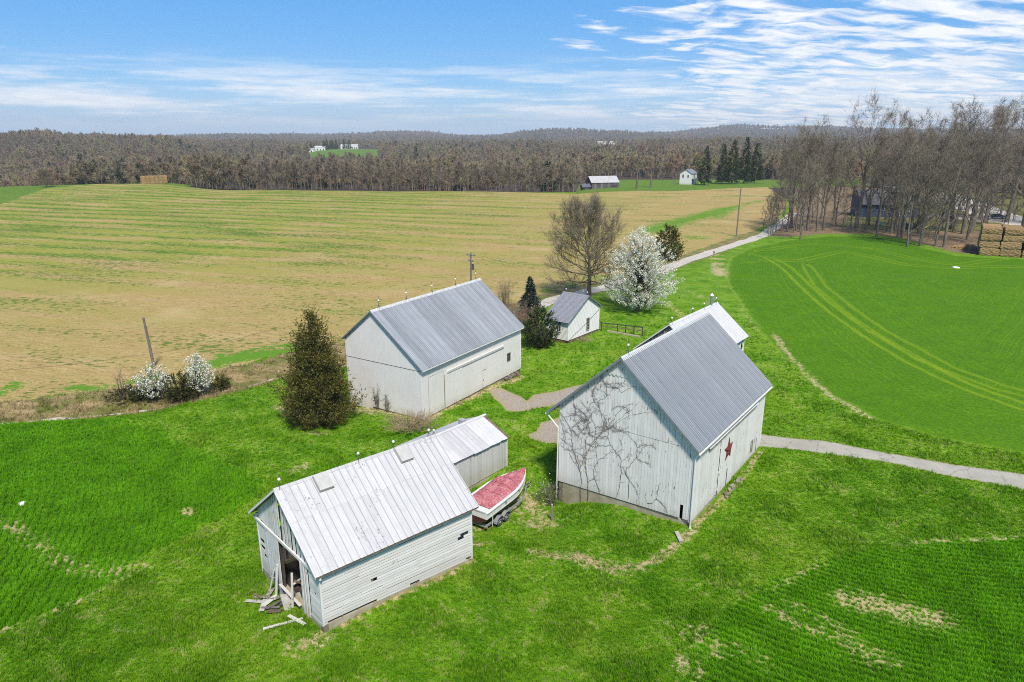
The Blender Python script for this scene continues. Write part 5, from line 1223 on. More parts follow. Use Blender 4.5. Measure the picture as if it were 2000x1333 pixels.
# --- shrubs
def shrub(loc, h, w, seed, m, label, n_tip=120, per=26, size=.06, name='shrub', cat='shrub', group=None, spread=.18, base=.08, d=None, flat=False):
    rg = np.random.default_rng(seed); r = empty(name, loc, seed * .7, label, cat, group)
    prof = [(h * base, w * .36), (h * .25, w * .5), (h * .55, w * .5), (h * .8, w * .34), (h * .97, w * .10)]
    tips, P = crown_points(rg, n_tip, prof, per, spread, .4); q = MB()
    for t in tips[::2]: q.tube([(t[0] * .1, t[1] * .1, -.1), (t[0] * .5, t[1] * .5, t[2] * .55), tuple(t)], [.03, .02, .008], 3, cap=False)
    q.build('stems', BARK_DARK, r); link(bpy.data.objects.new('foliage', leaves_mesh('foliage', P, rg.uniform(.6, 1.3, len(P)) * size, m, .7, seed)), r); return r
p = at(1056, 679); shrub(p, top_of(p, 598), 3.7, 31, LAUREL, 'dense dark evergreen shrub against the end of the little house', 260, 34, .085, 'rhododendron', spread=.2)
p = at(1303, 508); shrub(p, top_of(p, 441), 5.6, 32, OLIVE, 'dark bushy juniper at the field edge behind the white pear', 200, 24, .17, 'juniper_bush', spread=.4)
p = at(352, 786); shrub(p, top_of(p, 722), 2.6, 33, OLIVE, 'dark upright bush between the two flowering pears', 110, 26, .09, 'bush')
p = at(434, 762); shrub(p, top_of(p, 733), 1.7, 34, OLIVE, 'small round dark bush just right of the flowering pears', 70, 24, .07, 'bush')
p = at(282, 788); shrub(p, top_of(p, 752), 2.6, 35, M_leaf('dull green bramble', [(.05, .065, .02), (.09, .10, .035), (.16, .13, .06)], nscale=1.5), 'low dull green bramble under the rounder flowering pear', 90, 22, .08, 'bramble')
p = at(250, 778); shrub(p, top_of(p, 758), 3.4, 36, M_leaf('dull olive scrub', [(.07, .075, .03), (.12, .11, .045)], nscale=1.5), 'low olive scrub on the bank left of the flowering pears', 90, 20, .08, 'bramble')
p = at(368, 784); shrub(p, top_of(p, 752), 2.6, 37, M_leaf('olive bramble', [(.045, .05, .018), (.08, .075, .03)], nscale=1.5), 'dark bramble at the foot of the taller flowering pear', 90, 22, .08, 'bramble')
def twig_shrub(loc, h, w, n, seed, m, label, name='thicket', cat='shrub', r0=.018, lean=1.0, sub=5, tw=.012):
    rg = random.Random(seed); r = empty(name, loc, 0, label, cat); q = MB(); C, D, L = [], [], []
    for i in range(n):
        a = rg.uniform(0, 6.28); b = Vector((math.cos(a), math.sin(a), 0)) * rg.uniform(0, w * .35); e = b + Vector((math.cos(a), math.sin(a), 0)) * rg.uniform(0, w * .4) * lean + Vector((0, 0, h * rg.uniform(.45, 1)))
        m_ = b.lerp(e, .5) + Vector((rg.gauss(0, .1), rg.gauss(0, .1), rg.uniform(0, .25) * h * .4)); q.tube([b - Vector((0, 0, .1)), m_, e], [r0, r0 * .7, r0 * .3], 3, cap=False)
        for k in range(sub):
            t = rg.uniform(.3, 1); C.append(tuple(b.lerp(m_, t * 2) if t < .5 else m_.lerp(e, t * 2 - 1))); dv = Vector((rg.gauss(0, .6), rg.gauss(0, .6), rg.uniform(0, 1))).normalized(); D.append(tuple(dv)); L.append(h * rg.uniform(.12, .35))
    q.build('stems', m, r); link(bpy.data.objects.new('twigs', spikes_mesh('twigs', np.array(C), np.array(D), np.array(L), tw, m, seed)), r); return r
p = at(1022, 650); twig_shrub(p, 3.6, 5.0, 260, 41, DRY, 'brown leafless thicket between the spruce and dark evergreen shrub', r0=.022, sub=6)
p = at(1000, 628); twig_shrub(p, 3.0, 4.0, 120, 42, DRY, 'brown leafless brush at the far end of the long barn', sub=6)
p = at(985, 600); twig_shrub(p, 4.6, 3.0, 60, 43, M_plain('greyish stems', (.25, .20, .13), .9), 'tall thin grey stems rising behind the long barn ridge', sub=8, lean=.5)
p = at(1042, 672); twig_shrub(p, 2.2, 2.6, 110, 44, DRY, 'reddish brown bare stems beside the dark evergreen shrub', sub=6)
p = at(805, 836); twig_shrub(p, 1.35, 3.9, 230, 45, DRY_PALE, 'pale dead brush pile at the corner of the long barn', name='brush_pile', lean=1.5, sub=5, r0=.02, tw=.014)
p = at(740, 800); twig_shrub(p, 2.7, 1.0, 9, 46, BARK_DARK, 'thin dark sapling against the long barn gable', name='sapling', cat='tree', lean=.6, sub=14, r0=.03, tw=.016)
p = at(757, 806); twig_shrub(p, 1.9, .8, 6, 47, BARK, 'shorter grey sapling close to the barn gable', name='sapling', cat='tree', lean=.6, sub=12, r0=.025, tw=.014)
p = at(243, 775); twig_shrub(p, 3.4, 1.2, 7, 48, BARK, 'thin bare sapling on the bank left of the flowering pears', name='sapling', cat='tree', lean=.5, sub=14, r0=.03, tw=.014)
p = at(1140, 667); twig_shrub(p, .55, 2.6, 90, 49, DRY_PALE, 'dead garden stems along the little house wall', name='dead_plants', lean=.9, sub=3)
p = at(1070, 985); o = twig_shrub(p, 2.0, 1.9, 40, 50, BARK, 'thin shrub with scattered white flowers at the barn corner', name='flowering_shrub', sub=8, lean=.9)
rg = np.random.default_rng(3); P = rg.normal(0, 1, (110, 3)) * np.array([.6, .6, .5]) + np.array([-.3, 0, 1.1]); link(bpy.data.objects.new('flowers', leaves_mesh('flowers', P, .045, BLOSSOM, .5, 9)), o)
for i, (u, v, h_, w_) in enumerate(((1450, 880, .6, .9), (1404, 952, .45, .6), (1010, 735, .5, .8), (895, 790, .4, .9))):
    twig_shrub(at(u, v), h_, w_, 40, 60 + i, DRY_PALE, ('dry weeds at the far corner of the star barn wall', 'dry weeds halfway along the star barn wall', 'dry weeds by the far stone footing of the long barn', 'dry weeds along the side of the long barn')[i], name='dry_weeds', sub=4)
# --- woods beyond: nobody could count them
def point_cloud(name, P, scl, rot, mat_collection, kind='stuff', tilt=False, idx=None, flat=1.0):
    me = bpy.data.meshes.new(name); me.vertices.add(len(P)); me.vertices.foreach_set('co', np.ascontiguousarray(P, dtype=np.float32).ravel())
    S = np.ascontiguousarray(np.broadcast_to(scl, (len(P), 3)), dtype=np.float32); Rr = np.zeros((len(P), 3), np.float32); Rr[:, 2] = rot
    a = me.attributes.new('scl', 'FLOAT_VECTOR', 'POINT'); a.data.foreach_set('vector', S.ravel()); a = me.attributes.new('rot', 'FLOAT_VECTOR', 'POINT'); a.data.foreach_set('vector', Rr.ravel())
    a = me.attributes.new('idx', 'INT', 'POINT'); a.data.foreach_set('value', np.ascontiguousarray(idx if idx is not None else np.zeros(len(P)), dtype=np.int32))
    o = link(bpy.data.objects.new(name, me)); o['kind'] = kind
    ng = bpy.data.node_groups.new(name, 'GeometryNodeTree'); ng.interface.new_socket('Geometry', in_out='INPUT', socket_type='NodeSocketGeometry'); ng.interface.new_socket('Geometry', in_out='OUTPUT', socket_type='NodeSocketGeometry')
    N, Lk = ng.nodes, ng.links; gi, go = N.new('NodeGroupInput'), N.new('NodeGroupOutput'); ip = N.new('GeometryNodeInstanceOnPoints'); ci = N.new('GeometryNodeCollectionInfo')
    ci.inputs['Collection'].default_value = mat_collection; ci.inputs['Separate Children'].default_value = True; ci.inputs['Reset Children'].default_value = True
    def at_(nm, tp): nd = N.new('GeometryNodeInputNamedAttribute'); nd.data_type = tp; nd.inputs['Name'].default_value = nm; return nd.outputs['Attribute']
    Lk.new(gi.outputs[0], ip.inputs['Points']); Lk.new(ci.outputs[0], ip.inputs['Instance']); ip.inputs['Pick Instance'].default_value = True
    Lk.new(at_('idx', 'INT'), ip.inputs['Instance Index']); Lk.new(at_('rot', 'FLOAT_VECTOR'), ip.inputs['Rotation']); Lk.new(at_('scl', 'FLOAT_VECTOR'), ip.inputs['Scale']); Lk.new(ip.outputs[0], go.inputs[0])
    md = o.modifiers.new('scatter', 'NODES'); md.node_group = ng; return o
def proto_collection(name, meshes):
    c = bpy.data.collections.new(name)
    for i, me in enumerate(meshes): c.objects.link(bpy.data.objects.new('%s_%02d' % (name, i), me))
    return c
WOODC = [((0.484, 0.380, 0.229), (0.367, 0.283, 0.168)), ((0.471, 0.340, 0.213), (0.353, 0.251, 0.158)), ((0.445, 0.372, 0.240), (0.327, 0.270, 0.179)), ((0.511, 0.463, 0.195), (0.380, 0.340, 0.141)), ((0.458, 0.353, 0.213), (0.353, 0.270, 0.163)), ((0.498, 0.308, 0.207), (0.380, 0.230, 0.158))]
wood_meshes = []
for k, (c1, c2) in enumerate(WOODC):
    mt = M_plain('woodland twigs %d' % k, c1, .95, col2=c2, scale=.1, rand=.4, world=(.006, (.78, .82, .74)))
    a, b = bare_tree_meshes(300 + k, 17, .28, 5.6, 7, 4, 3, 3, .17, rise=.35, twl=(1.2, 3.0), tww=.10, sides=(4, 3, 3, 3), m_t=mt, m_b=mt)
    q = bmesh.new(); q.from_mesh(a); q.from_mesh(b); me = bpy.data.meshes.new('woodland'); q.to_mesh(me); q.free(); me.materials.append(mt)
    me.polygons.foreach_set('material_index', np.zeros(len(me.polygons), np.int32)); wood_meshes.append(me)
PINE = M_leaf('woodland pine', [(.03, .055, .025), (.05, .085, .035)], nscale=.2, trans=.1, rand=.3)
wood_meshes.append(conifer_meshes(77, 17, 4.2, PINE, tiers=14, per=8, dens=12, size=.75, power=.7)[1])
WC = proto_collection('wood_kinds', wood_meshes)
rg = np.random.default_rng(99); Pw, Sw, Iw = [], [], []
CLEAR = [np.array(p) for (nm, kd, _), p in zip(REGIONS, POLY) if kd in ('meadow', 'stubble') and p is not None]
def woods(n, d0, d1, u0, u1, s0, s1, pine=.02):
    u = rg.uniform(u0, u1, n); d = np.sqrt(rg.uniform(d0 ** 2, d1 ** 2, n)); t = (u - 1000) / F_PX / 1.042; y = d / np.hypot(1, t); P = np.column_stack([t * y, y])
    keep = np.ones(n, bool)
    for c in CLEAR: keep &= ~inside(P, c)
    lim = np.interp(u, [-900, 0, 270, 375, 700, 1000, 1128, 1140, 1200, 1560, 1700, 2800], [462, 458, 452, 410, 400, 382, 372, 480, 520, 520, 360, 340]); keep &= d > lim
    keep &= ~((u > 1565) & (u < 2300) & (d < 420) & (rg.random(n) < .5))
    keep &= ~((u > 598) & (u < 745) & (d > 990) & (d < 1090))
    P, d, u = P[keep], d[keep], u[keep]; n = len(P); k = rg.choice(6, n, p=[.26, .17, .22, .12, .17, .06]); k[rg.random(n) < pine] = 6
    s = rg.uniform(s0, s1, n) * (1 + .22 * np.sin(P[:, 0] / 31) * np.sin(P[:, 1] / 43)) * np.where(rg.random(n) < .2, .7, 1); Pw.append(np.column_stack([P, H(P) - .3])); Sw.append(np.column_stack([s * rg.uniform(.85, 1.2, n), s * rg.uniform(.85, 1.2, n), s * rg.uniform(.85, 1.1, n)])); Iw.append(k)
woods(5200, 360, 720, -250, 2350, .7, 1.12); woods(7500, 720, 1600, -200, 2300, .75, 1.1, .03); woods(9000, 1600, 2700, -150, 2150, .9, 1.2, .03); woods(5000, 2700, 3700, -120, 2120, 1.1, 1.5, .05); woods(14000, 3700, 5500, -120, 2120, 1.2, 1.7, .06)
Pw, Sw, Iw = np.concatenate(Pw), np.concatenate(Sw), np.concatenate(Iw)
point_cloud('woodland', Pw, Sw, rg.uniform(0, 6.28, len(Pw)), WC, idx=Iw)
# scattered pines and budding trees one can pick out among the woods
for (u, v, t, d, lab) in ((722, 340, 303, 560, 'dark pine standing out in the brown woods left of centre'), (834, 322, 312, 620, 'small dark pine deep in the brown woods'), (811, 300, 285, 900, 'dark evergreen on the wooded slope below the blue ridge'), (1058, 335, 315, 480, 'dark evergreen in the woods near the far grey barn')):
    x, y = polar(u, d); p = Vector((x, y, h1(x, y))); s = top_of(p, t) / 20; tree_of('pine_tree', p, u, (s * .9, s * .9, s), *FS[1], lab if 'left of' not in lab else 'dark pine standing out alone in the brown far woods')
# ------------------------------------------------------------------ boat on its trailer
BR = R(55); TIP = Vector((1.32, 47.55)); ax_ = Vector((math.cos(BR), math.sin(BR)))
tz = -.78
trailer = empty('boat_trailer', (TIP.x, TIP.y, tz), BR, 'galvanised twin axle trailer carrying the red and white boat', 'trailer')
GALV = M_plain('galvanised trailer steel', (.42, .43, .44), .5, metal=.4, var=.25); RUBBER = M_plain('tyre rubber', (.03, .03, .03), .85, var=.2); WHITE_RIM = M_plain('pale wheel rim', (.62, .62, .60), .4, metal=.3, var=.1)
q = MB()
for s_ in (-1, 1):
    q.obox((-4.6, s_ * .98, .52), (2.15, 0, 0), (0, .045, 0), (0, 0, .06)); q.tube([(-2.45, s_ * .98, .52), (-1.4, s_ * .55, .55), (-.55, s_ * .08, .58)], .06, 5)
for x in (-6.6, -5.2, -3.9, -2.6): q.obox((x, 0, .50), (.05, 0, 0), (0, .98, 0), (0, 0, .05))
q.build('frame', GALV, trailer)
q = MB(); q.tube([(-.7, 0, .58), (.0, 0, .55)], .05, 6); q.obox((.05, 0, .56), (.12, 0, 0), (0, .05, 0), (0, 0, .05)); q.build('coupler', IRON, trailer)
q = MB(); q.tube([(-.35, .12, .03), (-.35, .12, .75)], .035, 6); q.lathe([(.1, .02), (.1, .06)], 10, (-.35, .12, 0)); q.build('jack', IRON, trailer)
q = MB(); q.tube([(-.9, 0, .55), (-.75, 0, 1.25)], .05, 5); q.obox((-.78, 0, 1.25), (.12, 0, 0), (0, .1, 0), (0, 0, .08)); q.build('winch_post', IRON, trailer)
for s_ in (-1, 1):
    for x in (-4.75, -5.55):
        w = MB(); w.lathe([(.2, -.1), (.30, -.1), (.345, -.06), (.345, .06), (.30, .1), (.2, .1)], 20, (x, s_ * 1.18, .345), 'y'); o = w.build('wheel', RUBBER, trailer, True)
        w = MB(); w.lathe([(.06, s_ * .11), (.08, s_ * .105), (.12, s_ * .07), (.19, s_ * .09), (.21, s_ * .112), (.215, s_ * .09), (.05, s_ * .0)], 16, (x, s_ * 1.18, .345), 'y'); w.build('rim', WHITE_RIM, o, True)
    q = MB()
    for x in (-4.75, -5.55):
        n = 9; ar = [(x + .43 * math.cos(math.pi * k / n), .36 + .43 * math.sin(math.pi * k / n)) for k in range(n + 1)]
        for (a, b) in zip(ar[:-1], ar[1:]):
            i = len(q.v); q.v += [(a[0], s_ * 1.06, a[1]), (b[0], s_ * 1.06, b[1]), (b[0], s_ * 1.33, b[1]), (a[0], s_ * 1.33, a[1]), (a[0], s_ * 1.06, a[1] + .03), (b[0], s_ * 1.06, b[1] + .03), (b[0], s_ * 1.33, b[1] + .03), (a[0], s_ * 1.33, a[1] + .03)]
            q.f += [tuple(i + k for k in f) for f in ((0, 3, 2, 1), (4, 5, 6, 7), (2, 3, 7, 6), (0, 1, 5, 4))]
    q.build('fender', GALV, trailer)
    q = MB(); q.tube([(-6.35, s_ * 1.22, .45), (-6.35, s_ * 1.25, 1.6)], .03, 5); q.build('guide_post', TRIM, trailer)
    q = MB(); q.obox((-6.78, s_ * .95, .42), (.03, 0, 0), (0, .14, 0), (0, 0, .07)); q.build('tail_light', M_plain('red lens', (.35, .03, .03), .3), trailer)
q = MB(); q.obox((-6.78, 0, .47), (.04, 0, 0), (0, 1.1, 0), (0, 0, .05)); q.build('rear_bar', GALV, trailer)
boat = empty('boat', (TIP.x, TIP.y, tz), BR, 'white and maroon motor boat under a faded red cover', 'boat')
HULL = M_plain('white gelcoat', (.78, .77, .72), .3, var=.08); HULL2 = M_plain('maroon hull band', (.085, .035, .030), .35, var=.3); COVER = M_leaf('faded red canvas', [(.36, .095, .11), (.46, .17, .18), (.54, .28, .28)], trans=.0, nscale=1.6, rand=0)
NS = 22; x0, x1 = -7.0, -.55
def sec(t):
    """hull section at t 0 (stern) .. 1 (bow): half beam, keel, chine, sheer heights"""
    hb = 1.22 * (1 - max(0, (t - .42) / .58) ** 2.3); hb = max(hb, .03)
    keel = .62 + .05 * t + .95 * max(0, (t - .72) / .28) ** 2.2; ch = .98 + .10 * t + .55 * max(0, (t - .6) / .4) ** 1.8; sh = 1.70 + .30 * t ** 1.3 + (.05 if t > .97 else 0)
    return hb, keel, ch, sh
q = MB(); rows_ = []
for k in range(NS):
    t = k / (NS - 1); x = x0 + (x1 - x0) * t + .0; hb, ke, ch, sh = sec(t); pts = []
    prof_ = [(0, ke), (hb * .45, ke + (ch - ke) * .45), (hb * .88, ch), (hb * .93, ch + .06), (hb * .97, ch + (sh - ch) * .30), (hb, sh - .09), (hb * 1.03, sh - .06), (hb * 1.02, sh), (hb * .93, sh + .02), (hb * .86, sh - .02)]
    rake_ = [0] * 10
    row = [(x + .0 * z, y, z) for y, z in prof_]; rows_.append(row)
def skin(rows, a, b, mb, mirror=True):
    for s_ in ((1, -1) if mirror else (1,)):
        for r0, r1_ in zip(rows[:-1], rows[1:]):
            for j in range(a, b):
                p4 = [r0[j], r1_[j], r1_[j + 1], r0[j + 1]]; p4 = [(x, y * s_, z) for x, y, z in p4]; mb.poly(p4 if s_ < 0 else p4[::-1])
lo, up_ = MB(), MB(); skin(rows_, 0, 4, lo); skin(rows_, 4, 9, up_)
t0 = rows_[0]; up_.poly([(x, -y, z) for x, y, z in t0[4:9]] + [(x, y, z) for x, y, z in t0[4:9]][::-1]); lo.poly([(x, -y, z) for x, y, z in t0[1:5]] + [(x, y, z) for x, y, z in t0[0:5]][::-1])
i = len(up_.v); up_.box(x0, x0 + .75, -1.05, 1.05, 1.55, 1.66)
for mb_, nm, mt in ((lo, 'lower_hull', HULL2), (up_, 'upper_hull', HULL)): mb_.build(nm, mt, boat)
q = MB()
for s_ in (-1, 1): q.tube([(r[6][0], r[6][1] * s_ * 1.01, r[6][2]) for r in rows_], .028, 4)
q.build('rub_rail', M_plain('pale rail', (.55, .52, .48), .5), boat)
q = MB()
for s_ in (-1, 1): q.tube([(r[4][0], r[4][1] * s_ * 1.015, r[4][2]) for r in rows_], .018, 4)
q.build('stripe', M_plain('cream stripe', (.62, .56, .44), .5), boat)
q = MB(); crow = []; rgc = random.Random(6)
for k in range(34):                                                   # the cover, tented over the windscreen
    t = .09 + .885 * k / 33; x = x0 + (x1 - x0) * t; hb, ke, ch, sh = sec(t); row = []
    peak = .50 * math.exp(-((t - .56) / .085) ** 2) + .20 * math.exp(-((t - .36) / .16) ** 2) + .10 * math.exp(-((t - .8) / .12) ** 2) + .06
    if t < .16: peak *= (t - .09) / .07
    for j in range(17):
        s_ = -1 + j / 8; a = abs(s_); edge = hb * .90
        z = sh + .03 + peak * (1 - a ** 2.4) * (1 - .12 * math.cos(s_ * 9)) - (.045 if .3 < t < .5 and a < .5 else 0) + (rgc.gauss(0, .012) + .018 * math.sin(t * 70 + s_ * 5) * math.cos(s_ * 7 + t * 20) if a < .98 else -.05)
        row.append((x, s_ * edge, z))
    crow.append(row)
for r0, r1_ in zip(crow[:-1], crow[1:]):
    for j in range(16): q.poly([r0[j], r0[j + 1], r1_[j + 1], r1_[j]])
co = q.build('cover', COVER, boat, True)
bmc = bmesh.new(); bmc.from_mesh(co.data); bmesh.ops.remove_doubles(bmc, verts=bmc.verts, dist=.0005); bmc.to_mesh(co.data); bmc.free(); co.data.polygons.foreach_set('use_smooth', [True] * len(co.data.polygons))
q = MB()
for k in (9, 15, 20): q.tube([(p_[0], p_[1], p_[2] + .012) for p_ in crow[k]], .016, 4, cap=False)
q.build('cover_seam', M_plain('dark red seam', (.25, .05, .06), .8), co)
q = MB(); q.lathe([(.06, 0), (.05, .03), (.02, .05)], 8, (crow[14][8][0], -.05, crow[14][8][2])); q.build('cover_vent', M_plain('dark red vent', (.10, .03, .03), .6), co)
for s_ in (-1, 1):
    for t in (.34, .62): hb, ke, ch, sh = sec(t); q = MB(); x = x0 + (x1 - x0) * t; q.tube([(x - .12, s_ * hb * 1.02, sh - .22), (x, s_ * hb * 1.07, sh - .25), (x + .12, s_ * hb * 1.02, sh - .22)], .022, 5); q.build('cleat', IRON, boat)

# ------------------------------------------------------------------ broken boards and junk at the shed
def plank(a, b, w, t, m, label, group=None, roll=0.0, name='plank'):
    a, b = Vector(a), Vector(b); d = b - a; L = d.length; d.normalize(); s_ = d.cross(Vector((0, 0, 1))); s_ = s_.normalized() if s_.length > .01 else Vector((1, 0, 0)); n = s_.cross(d)
    s2 = s_ * math.cos(roll) + n * math.sin(roll); n2 = n * math.cos(roll) - s_ * math.sin(roll); c = (a + b) / 2 + Vector((0, 0, .07)); q = MB()
    q.obox((0, 0, 0), d * L / 2, s2 * w / 2, n2 * t / 2); o = q.build(name, m); o.location = c; return tag(o, label, 'plank', group)
def loc3(u, v, z): return Vector((B3P[0] + math.cos(B3R) * u - math.sin(B3R) * v, B3P[1] + math.sin(B3R) * u + math.cos(B3R) * v, z))
def gnd3(u, v, dz=.03): p_ = loc3(u, v, 0); p_.z = h1(p_.x, p_.y) + dz; return p_
pa, pb = at(514, 1232), at(592, 1212); plank(pa + Vector((0, 0, .04)), pb + Vector((0, 0, .06)), .16, .04, PAINT_OLD, 'long white board lying on the grass before the shed door')
pa, pb = at(535, 1228), at(578, 1214); plank(pa + Vector((0, 0, .03)), pb + Vector((0, 0, .03)), .12, .03, WOOD_GREY, 'thin grey board lying alongside the long white one on the grass')
pa, pb = at(564, 1208), at(596, 1224); plank(pa + Vector((0, 0, .12)), pb + Vector((0, 0, .06)), .2, .04, PAINT_OLD, 'short white board lying crosswise over the end of the long one')
plank(gnd3(-.25, 4.75, .9), gnd3(-.15, 2.4, .35), .16, .05, PAINT_OLD, 'white timber slanting across the shed doorway')
plank(gnd3(-.35, 3.0, .05), gnd3(-.1, 3.25, 2.1), .12, .04, PAINT_OLD, 'white board standing upright leaning in the shed doorway')
plank(gnd3(-.45, 5.0, .05), gnd3(-.14, 5.15, 2.0), .14, .04, PAINT_OLD, 'broken white board propped at the inner edge of the shed doorway')
plank(gnd3(-.55, 5.75, .02), gnd3(-.14, 5.7, 1.4), .12, .04, PAINT_OLD, 'broken white board propped against the torn siding of the shed')
db = random.Random(17)
for i in range(12):
    u, v = db.uniform(-1.7, -.3), db.uniform(3.4, 5.9); a = db.uniform(0, 3.14) if i % 3 else 2.3; L = db.uniform(.5, 1.3)
    plank(gnd3(u - math.cos(a) * L / 2, v - math.sin(a) * L / 2, .04 + .02 * i % .12), gnd3(u + math.cos(a) * L / 2, v + math.sin(a) * L / 2, .05 + .02 * i % .12), db.uniform(.12, .3), .03, (WOOD_OLD, WOOD_GREY, PAINT_OLD, WOOD_BROWN)[i % 4], 'broken board in the heap fallen before the shed doorway', 'broken boards heaped at the shed doorway', db.uniform(-.2, .2))
for i in range(9):
    u, v = db.uniform(.4, 2.4), db.uniform(2.3, 4.9); L = db.uniform(.8, 2); a = db.uniform(0, 3.14)
    plank(loc3(u, v, -.15 + db.uniform(0, .3)), loc3(u + math.cos(a) * L, v + math.sin(a) * L * .4, db.uniform(0, .9)), .14, .04, (WOOD_GREY, PAINT_OLD, WOOD_BROWN)[i % 3], 'loose board among the junk inside the shed doorway', 'loose boards inside the shed')
def drum(c, r_, h, ax, m, label, name='drum'):
    q = MB(); q.lathe([(r_ * .9, -h / 2), (r_, -h / 2 + .02), (r_, -h / 6 - .02), (r_ * 1.04, -h / 6), (r_, -h / 6 + .02), (r_, h / 6 - .02), (r_ * 1.04, h / 6), (r_, h / 6 + .02), (r_, h / 2 - .02), (r_ * .9, h / 2)], 14, (0, 0, 0), ax); o = q.build(name, m, None, True); o.location = c; o.rotation_euler = (0, 0, B3R + 1.4); return tag(o, label, 'drum')
drum(loc3(2.0, 4.1, .85), .36, 1.2, 'x', M_plain('dull white drum', (.50, .49, .46), .6, var=.3), 'pale drum lying on the junk inside the shed')
drum(loc3(.9, 3.0, .05), .3, .9, 'z', M_plain('grey white drum', (.42, .42, .41), .6, var=.3), 'grey white drum standing inside the shed doorway')
q = MB(); q.box(-.5, .5, -.35, .35, 0, .5); q.box(-.35, .3, -.28, .28, .5, .62); o = q.build('crate', WOOD_BROWN); o.location = loc3(1.6, 3.8, -.05); o.rotation_euler = (0, .2, 1.0); tag(o, 'brown wooden crate under the pale drum inside the shed', 'crate')
q = MB(); q.obox((0, 0, 0), (.6, 0, 0), (0, .5, 0), (0, 0, .03)); o = q.build('panel', M_plain('pale sheet', (.5, .48, .42), .8, var=.3)); o.location = gnd3(-.1, 3.6, .2); o.rotation_euler = (.5, .35, B3R); tag(o, 'pale sheet of board tipped in the shed doorway', 'sheet')
# by the star barn
plank(at(1321, 1042) + Vector((0, 0, .06)), at(1330, 1061) + Vector((0, 0, .05)), .26, .05, M_plain('greyed plank', (.47, .42, .37), .85, var=.3), 'single greyed plank lying by the barn downspout')
pp = at(1079, 1016); plank(pp + Vector((0, 0, -.1)), pp + Vector((-.05, 0, 1.15)), .2, .14, WOOD_OLD, 'short leaning white post stump at the barn corner', name='post')
def loc1(u, v, z=0.0): return Vector((B1P[0] + math.cos(B1R) * u - math.sin(B1R) * v, B1P[1] + math.sin(B1R) * u + math.cos(B1R) * v, z))
BLOCK = M_plain('concrete block', (.33, .29, .24), .95, var=.35, scale=8)
for (u, v, rz, rx, lab) in ((6.35, -.42, .5, .3, 'hollow concrete block nearest the corner under the barn star'), (6.9, -.55, .2, 0, 'second hollow concrete block under the barn star'), (7.15, -.35, -.3, .5, 'tilted hollow concrete block between the flat ones'), (7.9, -.5, .4, .15, 'hollow concrete block beyond the sliding door edge'), (8.3, -.45, .1, 0, 'hollow concrete block farthest from the barn star')):
    q = MB()
    for x0_, x1_, y0_, y1_ in ((-.2, .2, -.1, -.065), (-.2, .2, .065, .1), (-.2, -.165, -.065, .065), (-.018, .018, -.065, .065), (.165, .2, -.065, .065)): q.box(x0_, x1_, y0_, y1_, 0, .2)
    o = q.build('concrete_block', BLOCK); p_ = loc1(u, v); o.location = (p_.x, p_.y, h1(p_.x, p_.y) + .05); o.rotation_euler = (rx + 1.2, 0, B1R + rz); o.scale = (1.15,) * 3; tag(o, lab, 'block')
for (u, v, s_, lab) in ((5.7, -.5, .22, 'brown fieldstone below the barn sliding door'), (5.35, -.65, .16, 'smaller brown fieldstone beside the larger one below the sliding door')):
    bm = bmesh.new(); bmesh.ops.create_icosphere(bm, subdivisions=2, radius=s_); rr = random.Random(int(u * 10))
    for v_ in bm.verts: v_.co *= rr.uniform(.8, 1.1); v_.co.z *= .7
    me = bpy.data.meshes.new('stone'); bm.to_mesh(me); bm.free(); me.materials.append(STONE); o = link(bpy.data.objects.new('stone', me)); p_ = loc1(u, v); o.location = (p_.x, p_.y, h1(p_.x, p_.y) + s_ * .4); tag(o, lab, 'stone')
# ------------------------------------------------------------------ fence by the little house
fa, fb = at(1172, 646), at(1254, 657); fence = empty('fence', fa, math.atan2(fb.y - fa.y, fb.x - fa.x), 'low dark wooden rail fence between little house and barn', 'fence'); FL = (fb - fa).length
for k in range(5): q = MB(); x = FL * (.22 + .78 * k / 4) if k else .15; q.box(x - .06, x + .06, -.06, .06, -.3, 1.12); q.build('post', WOOD_DARK, fence)
for z in (1.08, .62): q = MB(); q.box(0, FL + .1, -.10, -.065, z - .06, z + .05); q.build('rail', WOOD_DARK if z > 1 else WOOD_BROWN, fence)
ca, cb = at(1186, 648), at(1250, 660); q = MB(); q.obox((0, 0, 0), (cb - ca) / 2, (Vector((0, 0, 1)).cross(cb - ca)).normalized() * .13, (0, 0, .14)); o = q.build('stone_kerb', CONCRETE); o.location = (ca + cb) / 2 + Vector((0, 0, .05)); tag(o, 'pale low stone kerb along the foot of the rail fence', 'kerb')
# ------------------------------------------------------------------ poles
def pole(u, v, vt, lean, r_, label, arms=0, m=None):
    p_ = at(u, v); h = top_of(p_, vt); r = empty('utility_pole', p_, .9, label, 'pole'); q = MB(); q.tube([(0, 0, -.5), (lean * .5, 0, h * .5), (lean, 0, h)], [r_, r_ * .85, r_ * .7], 9); q.build('shaft', m or M_plain('weathered pole', (.22, .185, .15), .9, var=.4), r)
    for k in range(arms):
        q = MB(); q.obox((lean, 0, h - .35 - .75 * k), (0, .75 - .3 * k, 0), (.05, 0, 0), (0, 0, .06)); a = q.build('crossarm', WOOD_GREY, r)
        for y in (-.6 + .25 * k, .6 - .25 * k): q = MB(); q.lathe([(.05, 0), (.07, .06), (.04, .12)], 7, (lean, y, h - .29 - .75 * k)); q.build('insulator', IRON, a)
    if arms: q = MB(); q.lathe([(.18, h - 2.3), (.2, h - 2.25), (.2, h - 1.6), (.16, h - 1.55)], 10, (lean + .3, 0, 0)); q.build('transformer', IRON, r)
    return r
pole(301, 716, 620, -.35, .17, 'bare leaning grey pole behind the rounder flowering pear'); pole(1438, 462, 368, .25, .19, 'tall wooden pole beside the pale lane near the grove')
pole(921, 648, 494, .1, .15, 'utility pole with crossarms standing behind the long barn roof', 2)
